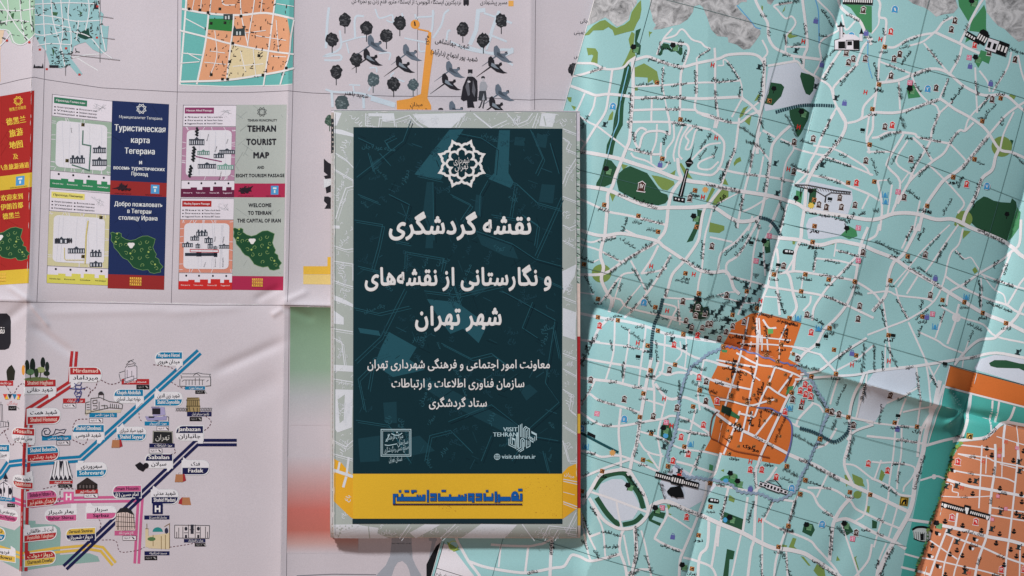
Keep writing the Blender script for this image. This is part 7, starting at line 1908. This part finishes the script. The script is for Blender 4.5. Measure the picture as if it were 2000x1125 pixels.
# print that shows on the leaf under the cover: drawn on its own surface, 1.1 units lower
SB2h = lambda x, y: h_cover(x, y) - 1.1
class _Under(Sheet):
    pass
SU = Sheet.__new__(Sheet); SU.h = SB2h; SU.folds = []; SU.items = {}; SU.order = []; SU.L = 7.0; SU.occ = np.zeros((520, 860), np.int16); SU.root = SB.root; SU.o = SB.o
SU.clips = [((640, 213.8), (1140, 217.4), -1), ((647.3, 200), (645.3, 1060), 1), ((1132.2, 200), (1133.7, 1060), -1), ((640, 1050.8), (1140, 1051.6), 1)]
def up(c, s): SU.add(nk('leaf_print'), c, poly(pl(s)))
def clip_fix():
    return
up((200, 196, 206), "646,212 1134,216 1134,223 646,220"); up((28, 36, 42), "645,232 655,232 655,296 645,301")
up((188, 186, 186), "645,301 655,297 655,1052 643,1052")
up((196, 192, 202), "1120,218 1135,218 1135,276 1120,276"); up((160, 176, 170), "1120,276 1136,276 1136,555 1120,552"); up((206, 188, 180), "1120,552 1136,555 1136,657 1120,657")
up((156, 38, 42), "1120,657 1136,657 1136,808 1120,808"); up((196, 158, 60), "1120,808 1136,808 1136,846 1120,846"); up((158, 40, 42), "1120,846 1136,846 1136,992 1120,992"); up((200, 160, 56), "1120,992 1136,992 1136,1026 1120,1026"); up((176, 166, 160), "1120,1026 1136,1026 1136,1053 1120,1053")
SU.add('leaf_line', (90, 92, 96), cat(stroke(pl("646,215.6 1134,219.2"), .9), stroke(pl("651,222 650,1050"), .8), stroke(pl("919,214 919,219"), .8), stroke(pl("645,639 652,639"), .8)))
for i in range(44):
    y = 285 + i * 6.1; SU.add(('leaf_street_print', 1), [(206, 206, 220), (40, 60, 56), (70, 120, 80)][i % 3], stroke([(1124, y), (1130 + (i * 7 % 5), y + (i * 5 % 9) - 2)], 1.6))

def B_(key, c, s): SB.add(key if isinstance(key, tuple) else nk(key), c, poly(pl(s)))
SB.clips = [((653, 200), (652.2, 1060), 1), ((1125, 200), (1127.4, 1060), -1)]
CW = (198, 204, 216); GRY = (158, 168, 164); DK = (16, 44, 52); TL1 = (24, 58, 68); TL2 = (34, 78, 90); YEL = (222, 170, 48); YDK = (214, 160, 44)
# white blocks of the old plan in the margin
for s in ["652,219 668,221 658,246 652,246", "806,224 912,221 880,252 838,250 820,240", "720,222 770,222 772,236 748,238 746,228 720,228", "1058,221 1086,223 1079,249 1053,247", "652,252 668,254 691,262 691,268 652,260", "1098,530 1126,516 1122,540 1100,574", "652,576 672,584 690,594 690,600 652,586", "652,712 690,714 690,726 652,724", "655,760 690,761 688,834 660,844 655,838", "652,606 672,620 672,634 652,632", "1099,601 1125,610 1124,664 1099,656", "652,1024 700,1023 760,1052 652,1052", "800,1040 830,1023 860,1024 812,1052", "940,1022 1010,1024 985,1052 900,1052", "690,1023 740,1030 735,1052 700,1052", "652,440 664,441 664,447 652,446"]: B_('plan_block', CW, s)
for s in ["660,780 674,770 672,820 664,826", "1062,228 1066,246", "668,1030 660,1050", "720,1023 722,1052"]:
    if len(pl(s)) > 2: B_('plan_block', GRY, s)
    else: SB.add(nk('plan_line'), GRY, stroke(pl(s), 2))
FINE = []
PLAN = ["652,330 678,345 690,352 691,364 676,368 664,402 656,428", "656,300 676,312 691,328", "652,480 676,488 691,486", "652,510 690,516 690,548", "652,548 674,556 690,560", "652,660 668,668 674,716", "652,642 690,648", "652,740 690,746", "652,860 676,872 690,860", "652,886 690,896", "715,222 715,246 740,250 742,232 770,236 772,248", "770,236 800,226 812,240 830,252", "905,222 890,250", "925,222 960,250 990,236", "990,222 1010,244 1030,236 1040,222", "1040,250 1050,222", "1099,270 1112,278 1106,292 1125,300", "1099,252 1125,262", "1125,310 1106,340 1099,360", "1099,384 1125,394", "1099,440 1112,446 1125,440", "1099,470 1120,480", "1125,590 1099,580", "1099,690 1125,700", "1099,720 1125,734", "1099,760 1116,770 1112,800 1125,810", "1099,830 1125,846", "1099,860 1110,900 1125,900", "1125,1000 1105,1040 1126,1045", "1020,1023 1040,1052", "1060,1052 1072,1026 1126,1032", "1080,1052 1090,1034", "780,1052 800,1023", "860,1052 890,1023", "652,1040 700,1030"]
for s in PLAN:
    SB.add('plan_lines', CW, stroke(pl(s), 1.9)); SB.add('plan_lines', CW, stroke([(x + 4, y + 5) for x, y in pl(s)], 1.1))
words = ['کوچه', 'خیابان', 'میدان', 'بازار', 'مسجد', 'محله عودلاجان', 'خانه', 'باغ', 'سنگلج', 'چاله میدان', 'ارگ', 'حمام', 'دروازه', 'مدرسه', 'گذر']
rb = random.Random(8)
def old_word(c, x, y, a, s, key): 
    t = rb.choice(words); w = len(t) * s * .40; ca, sa = math.cos(a), math.sin(a)
    SB.text(key, c, t, x - w / 2 * ca, y - w / 2 * sa, x + w / 2 * ca, y + w / 2 * sa, size=s, bold=.012)
for x, y, a in [(672, 285, -1.2), (668, 360, -1.2), (670, 395, -.9), (672, 470, -.7), (668, 530, -1.3), (676, 566, .2), (664, 690, -1.4), (674, 800, -1.4), (672, 590, .3), (672, 876, -.9), (668, 960, -.9), (680, 1002, -.2), (700, 238, .9), (800, 240, .1), (905, 232, .4), (1010, 236, -1.1), (1100, 238, -.7), (1110, 330, -1.2), (1108, 420, 1.3), (1112, 470, -.2), (1110, 560, -1), (1108, 640, .8), (1112, 780, -1), (1110, 870, 1.2), (1114, 930, .2), (1112, 1030, -.2), (760, 1040, .1), (850, 1036, .3), (930, 1040, .1), (1060, 1040, .15)]:
    old_word(CW, x, y, a, 13, nk('old_plan_word'))
for i in range(150):      # fine strokes of the old plan in the margin
    x, y = rb.choice([(rb.uniform(655, 688), rb.uniform(225, 890)), (rb.uniform(1101, 1123), rb.uniform(225, 900)), (rb.uniform(692, 1096), rb.uniform(224, 247)), (rb.uniform(656, 1122), rb.uniform(1025, 1048))])
    a = rb.choice([-1.2, -.9, .3, .2, 1.3]); l = rb.uniform(3, 13)
    SB.add('plan_lines', CW if i % 3 else (186, 192, 196), stroke([(x, y), (x + l * .5 * math.cos(a), y + l * .5 * math.sin(a)), (x + l * .5 * math.cos(a) + l * .4 * math.cos(a + 1.4), y + l * .5 * math.sin(a) + l * .4 * math.sin(a + 1.4))], rb.uniform(.7, 1.3)))
for i in range(26):
    x, y = rb.choice([(rb.uniform(664, 680), rb.uniform(240, 880)), (rb.uniform(1106, 1118), rb.uniform(240, 890)), (rb.uniform(720, 1080), 236)])
    old_word(CW, x, y, rb.choice([-1.3, -.8, .2, 1.2]), rb.uniform(8, 12), nk('old_plan_word'))
# yellow band and its ragged ends over the margin
for i in range(170):
    x, y = rb.uniform(694, 1094), rb.uniform(254, 918); a = rb.choice([-1.1, -.6, .35, .45, 1.2]); l = rb.uniform(4, 26)
    FINE.append((x, y, a, l))
B_('yellow_band', YDK, "652,895 667,903 687,926 691,924 691,1012 686,1010 652,978"); B_('yellow_band', YDK, "1098,923 1110,911 1130,903 1130,990 1100,1012 1098,1012")
SB.add('band_streets', CW, cat(stroke(pl("650,917 690,930"), 6), stroke(pl("664,902 661,918"), 4))); SB.add('band_streets', CW, cat(stroke(pl("682,892 678,924"), 4.5), stroke(pl("677,930 671,951"), 5)))
SB.add('band_streets', CW, cat(stroke(pl("1100,935 1130,941"), 1.6), stroke(pl("1100,939 1130,946"), 1.6), stroke(pl("1100,960 1122,966"), 1), stroke(pl("1100,979 1130,990"), 1.8), stroke(pl("1100,983 1128,994"), 1.2)))
old_word(CW, 680, 972, -1.1, 11, nk('old_plan_word')); old_word(CW, 1112, 928, .3, 10, nk('old_plan_word'))
# dark panel
SB.add("dark_panel", DK, poly(pl("691,249 1098,252 1097.5,924 690,924"))); SB.dp = ("dark_panel", 0)
for c, s in [(TL2, "878,254 906,253 876,296 868,340 862,350 810,341"), (TL1, "834,356 846,356 847,400 846,485 831,485 835,440 826,420"), (TL2, "975,255 996,255 993,338 1003,356 998,368 954,350 966,338"), (TL1, "1006,268 1026,270 1024,286 1004,284"), (TL1, "1049,261 1070,264 1066,290 1046,286"), (TL1, "1058,360 1084,362 1080,398 1052,394"), (TL1, "724,320 740,310 748,318 730,336"), (TL1, "929,451 952,462 1000,476 1012,506 985,500 940,478"),
             (TL2, "834,584 892,590 952,634 935,670 905,642 880,652 862,628"), (TL2, "760,648 814,678 800,702 830,722 768,736 732,712 744,680"), (TL1, "749,786 775,784 776,826 752,824"), (TL1, "800,740 850,744 1012,830 990,846 880,790"), (TL1, "700,856 742,850 742,900 704,902"), (TL1, "1014,760 1034,750 1050,764 1028,782"), (TL1, "985,840 1010,834 1012,862 990,866"), (TL1, "776,860 820,850 850,880 800,890"), (TL1, "905,560 930,540 960,556 930,580"), (TL2, "700,640 740,646 744,656 704,650"), (TL1, "930,380 944,384 940,424 926,420")]: B_('old_plan_block', c, s)
DPL = ["697,347 740,314 788,276 803,236", "693,430 748,439 739,482 727,525", "791,526 792,492 868,505 862,531", "929,451 1000,476 1045,506 1096,520", "1045,500 1072,440 1096,386", "944,339 1009,359 1049,396 1094,409", "953,353 938,380 936,420", "1006,362 996,423", "812,341 862,352", "846,356 848,470", "760,290 752,276 772,266", "730,336 720,300", "890,260 940,270 970,290 966,338", "1036,254 1060,310 1046,340", "1020,420 1050,440 1044,480", "700,270 730,284", "742,300 760,320", "791,564 744,658 694,705", "980,568 1084,625 1065,747 1092,785 1027,842", "829,568 895,576 980,556", "692,601 740,612 800,598", "876,823 960,790 1027,842", "740,700 700,740 712,800", "862,670 920,700 960,690 1000,720", "1040,590 1020,640 1050,660", "700,520 742,530 760,560", "880,540 900,600", "1000,900 1030,850 1090,860", "696,820 760,830 800,900", "830,900 840,850 880,840 920,880", "930,740 980,760 1010,740", "1080,640 1092,700", "1050,540 1096,560", "760,380 800,400 790,440", "700,380 740,396", "880,380 920,400 900,430", "1074,280 1092,340", "960,420 1020,430", "770,470 800,476", "940,900 960,850", "1060,880 1070,920", "720,760 730,700 760,690"]
for i, (x, y, a, l) in enumerate(FINE):
    if x + l < 1096 and 254 < y + l * math.sin(a) < 920: SB.add('old_plan_lines', [TL1, (30, 68, 80), (12, 36, 44)][i % 3], stroke([(x, y), (x + l * abs(math.cos(a)), y + l * math.sin(a))], rb.uniform(.8, 1.6)))
for i, s in enumerate(DPL):
    SB.add('old_plan_lines', TL2, stroke(pl(s), 1.3)); SB.add('old_plan_lines', TL2 if i % 3 else (12, 34, 44), stroke([(x + 4, y + 4.5) for x, y in pl(s)], 1.1))
for i in range(120):
    x, y = rb.uniform(712, 1078), rb.uniform(262, 905)
    old_word((28, 62, 74) if i % 3 else (38, 80, 92), x, y, rb.choice([-1.2, -.9, -.3, .1, .4, .8, 1.2]), rb.uniform(9, 14), nk('old_plan_word'))
SB.dp = None; SB.add("slogan_band", YEL, poly(pl("690,924.5 1098,924.5 1098,1012 690,1012"))); B_('dark_strip', (24, 44, 52), "689,1012.5 1098,1012.5 1098,1022 689,1022")
# specks of wear on the band
for i in range(60):
    x, y = rb.choice([(rb.gauss(1040, 18), rb.gauss(950, 10)), (rb.gauss(1070, 14), rb.gauss(1002, 5)), (rb.gauss(880, 10), rb.gauss(990, 6))])
    if 700 < x < 1095 and 926 < y < 1010: SB.add(('wear_speck', 1), (176, 128, 44), ellipse(x, y, rb.uniform(.5, 1.4), rb.uniform(.4, .9), n=6))
TI = (216, 216, 230); SB.dp = ('dark_panel', 0)
def line_(t, x1, x2, y, size, bold): SB.text(nk('title_line'), TI, t, x1, y, x2, y, size=size, bold=bold, heavy=True)
line_('نقشه گردشگری', 760, 1040, 444, 51, .030); line_('و نگارستانی از نقشه‌های', 713, 1079, 545, 47, .030); line_('شهر تهران', 811, 982, 622, 50, .030)
line_('معاونت امور اجتماعی و فرهنگی شهرداری تهران', 718, 1075, 713, 23, .018); line_('سازمان فناوری اطلاعات و ارتباطات', 765, 1025, 750, 23, .018); line_('ستاد گردشگری', 838, 952, 788, 23, .018)
k = nk('emblem'); emblem(SB, k, TI, 902, 320, 45, 4.7); SB.text(k, TI, 'شهرداری', 886, 316, 917, 314, size=17); SB.text(k, TI, 'تهران', 888, 328, 915, 326, size=17)
k = nk('heritage_seal'); SC = (168, 196, 204)
SB.add(k, SC, cat(stroke(pl("745,838 803,838 803,890 745,890"), 1.4, closed=True), stroke(pl("748,841 800,841 800,887 748,887"), .9, closed=True)))
for t, x1, y1, x2, y2, s in [('میراث فرهنگی', 754, 855, 788, 851, 14), ('سازمان', 776, 866, 798, 862, 13), ('صنایع دستی و گردشگری', 751, 880, 799, 873, 13)]: SB.text(k, SC, t, x1, y1, x2, y2, size=s)
SB.add(k, SC, cat(stroke(smooth(pl("765,846 772,849 780,849 786,845")), 1.6), stroke(smooth(pl("752,868 760,869 776,866")), 1.5), stroke(pl("762,847 754,862"), 1.3), poly(pl("774,845 776,841 778,845"))))
SB.text(nk('heritage_seal'), SC, 'استان تهران', 760, 898, 786, 896, size=13)
k = nk('city_tourism_logo')
SB.text(k, SC, 'VISIT', 983, 839, 1011, 839, size=11.5, bold=.02); SB.text(k, SC, 'TEHRAN', 963, 849, 1011, 849, size=11.5, bold=.02)
for s, w in [("1013,830 1013,874", 1.4), ("1016.5,828.5 1016.5,853", 1.4), ("1019.3,827 1019.3,853", 1.4), ("1022,854 1022,837 1026,832.5 1029,833.5", 1.4), ("1025.2,855 1025.2,838 1029,834.5 1034,837 1034,852 1041,856 1041,863 1034.8,859", 1.5), ("1028.3,856 1028.3,842 1031,838 1031,850", 1.2), ("1011,844 1011,874", 1.5), ("1009,851 1007.8,875 994,868.5 994,856", 1.5), ("1006,856 1006,871 997,866 997,849", 1.3), ("1001,867 1000,854 1004,857", 1.4), ("1009,878 1017,873 1017,858 1020,855 1023,856.5", 1.5), ("1012,880.5 1020,875.5 1020,860 1023,857.5 1025,859 1025,872", 1.4), ("1015,882 1022.5,877.5 1022.5,862", 1.4), ("1028.5,858 1028.5,874 1035,870.5 1035,860", 1.5), ("1031.5,860 1031.5,869", 1.1), ("1044.3,852 1044.3,861", 1.3), ("1047.5,846 1047.5,859", 1.3), ("1030,852 1040,858", 1.2), ("1031,855 1038,860", 1)]: SB.add(k, SC, stroke(pl(s), w))
SB.add(k, SC, poly(pl("1037.5,841 1047.8,846.5 1047.8,850.5 1038,845.5"))); SB.add(k, SC, poly(pl("999.5,853 1005.5,856 1005.5,860 999.5,857")))
SB.text(nk('web_address'), SC, 'visit.tehran.ir', 980, 892, 1046, 892, size=12, bold=.018)
k = nk('globe_symbol'); SB.add(k, SC, stroke([(971 + 5.6 * math.cos(t), 891.5 + 5.6 * math.sin(t)) for t in np.linspace(0, 6.0, 18)], 1, closed=True)); SB.add(k, SC, cat(stroke(pl("971,886.5 971,896.5"), .8))); SB.add(k, SC, stroke(pl("966,891.5 976,891.5"), .8)); SB.add(k, SC, stroke([(971 + 2.6 * math.cos(t), 891.5 + 5.2 * math.sin(t)) for t in np.linspace(0, 6.0, 14)], .7, closed=True))
# square lettering on the band
RC = [(768, 963.5, 778, 969), (768, 963.5, 772.5, 985), (775.5, 969.3, 831, 977.5), (784, 963.5, 788, 970), (814, 965, 817.5, 970), (819.5, 966, 822.5, 970), (825, 965, 831, 970), (779.5, 956.3, 784, 960.5), (790.5, 956.3, 799, 960.5), (803.5, 956, 814, 960), (804, 959, 808.5, 962.5), (834, 956, 838, 979.5), (840.5, 962.5, 853, 969), (849, 962.5, 853, 977.5), (840.5, 971.3, 853, 977.5),
      (855.5, 962.5, 860, 977.5), (855.5, 969.3, 911.5, 977.5), (877, 964.5, 881, 970), (895, 965, 899, 970), (901, 966, 904.5, 970), (907, 963.5, 911.5, 970), (862.5, 955.8, 871, 959.6), (914, 962.5, 926.5, 968.3), (914, 970.5, 926.5, 977.5), (914, 962.5, 917.5, 977.5), (922, 962.5, 926.5, 980), (929, 962.5, 941.5, 969), (937.5, 962.5, 941.5, 977.5), (929, 971.3, 941.5, 977.5),
      (944, 962.5, 948.5, 977.5), (944, 969.3, 963.5, 977.5), (960, 962.5, 963.5, 977.5), (949, 956, 953.5, 960), (966, 959, 970.5, 980), (972, 964.5, 976.5, 979.8), (972, 969.3, 997, 977.5), (998.5, 968, 1013, 977.5), (1015.5, 963, 1020, 977.5), (1010, 974, 1020, 977.5), (1012, 953.5, 1020, 957.8), (768, 982.5, 1020, 985)]
k = nk('slogan'); SB.dp = ('slogan_band', 0)
for g, c in ((.25, (26, 52, 110)), (-.35, (20, 84, 156))):
    for r in RC[:-1]: SB.add(k, c, rect(r[0] - g, r[1] - g, r[2] + g, r[3] + g), top=(26 if g > 0 else 32) + RC.index(r) % 5)
    SB.add(k, c, cat(ellipse(1005.7, 968, 7.3 + g, 9.5 + g, a0=math.pi, a1=2 * math.pi)), top=31 if g > 0 else 37)
SB.add(k, (40, 32, 70), rect(*RC[-1]))
SB.add(k, YEL, cat(ellipse(1006, 966, 1.2, 1.2, n=6)))

SB.dp = None
worn_folds(SB, [((654, 219), (653.4, 1049)), ((1124, 222), (1126.4, 1049)), ((655, 218.6), (1123, 221)), ((655, 1048.8), (1125, 1048.8))], (214, 214, 214), 9, w=(.5, 1.4), cover=.4)
SB.add('cover_edge_line', (96, 104, 106), stroke(pl("655.4,222 654.6,1046"), .7))
SU.build(); SL.build(); SR.build(); SB.build()
# real sizes of the two raised things
SB.root.scale = (0.992, 0.992, 1); SB.root.location = W(1000 - 110 * 0.992, 562.5 + 77.5 * 0.992)
SR.root.scale = (0.993, 0.993, 1); SR.root.location = W(1000 + 550 * 0.993, 560)
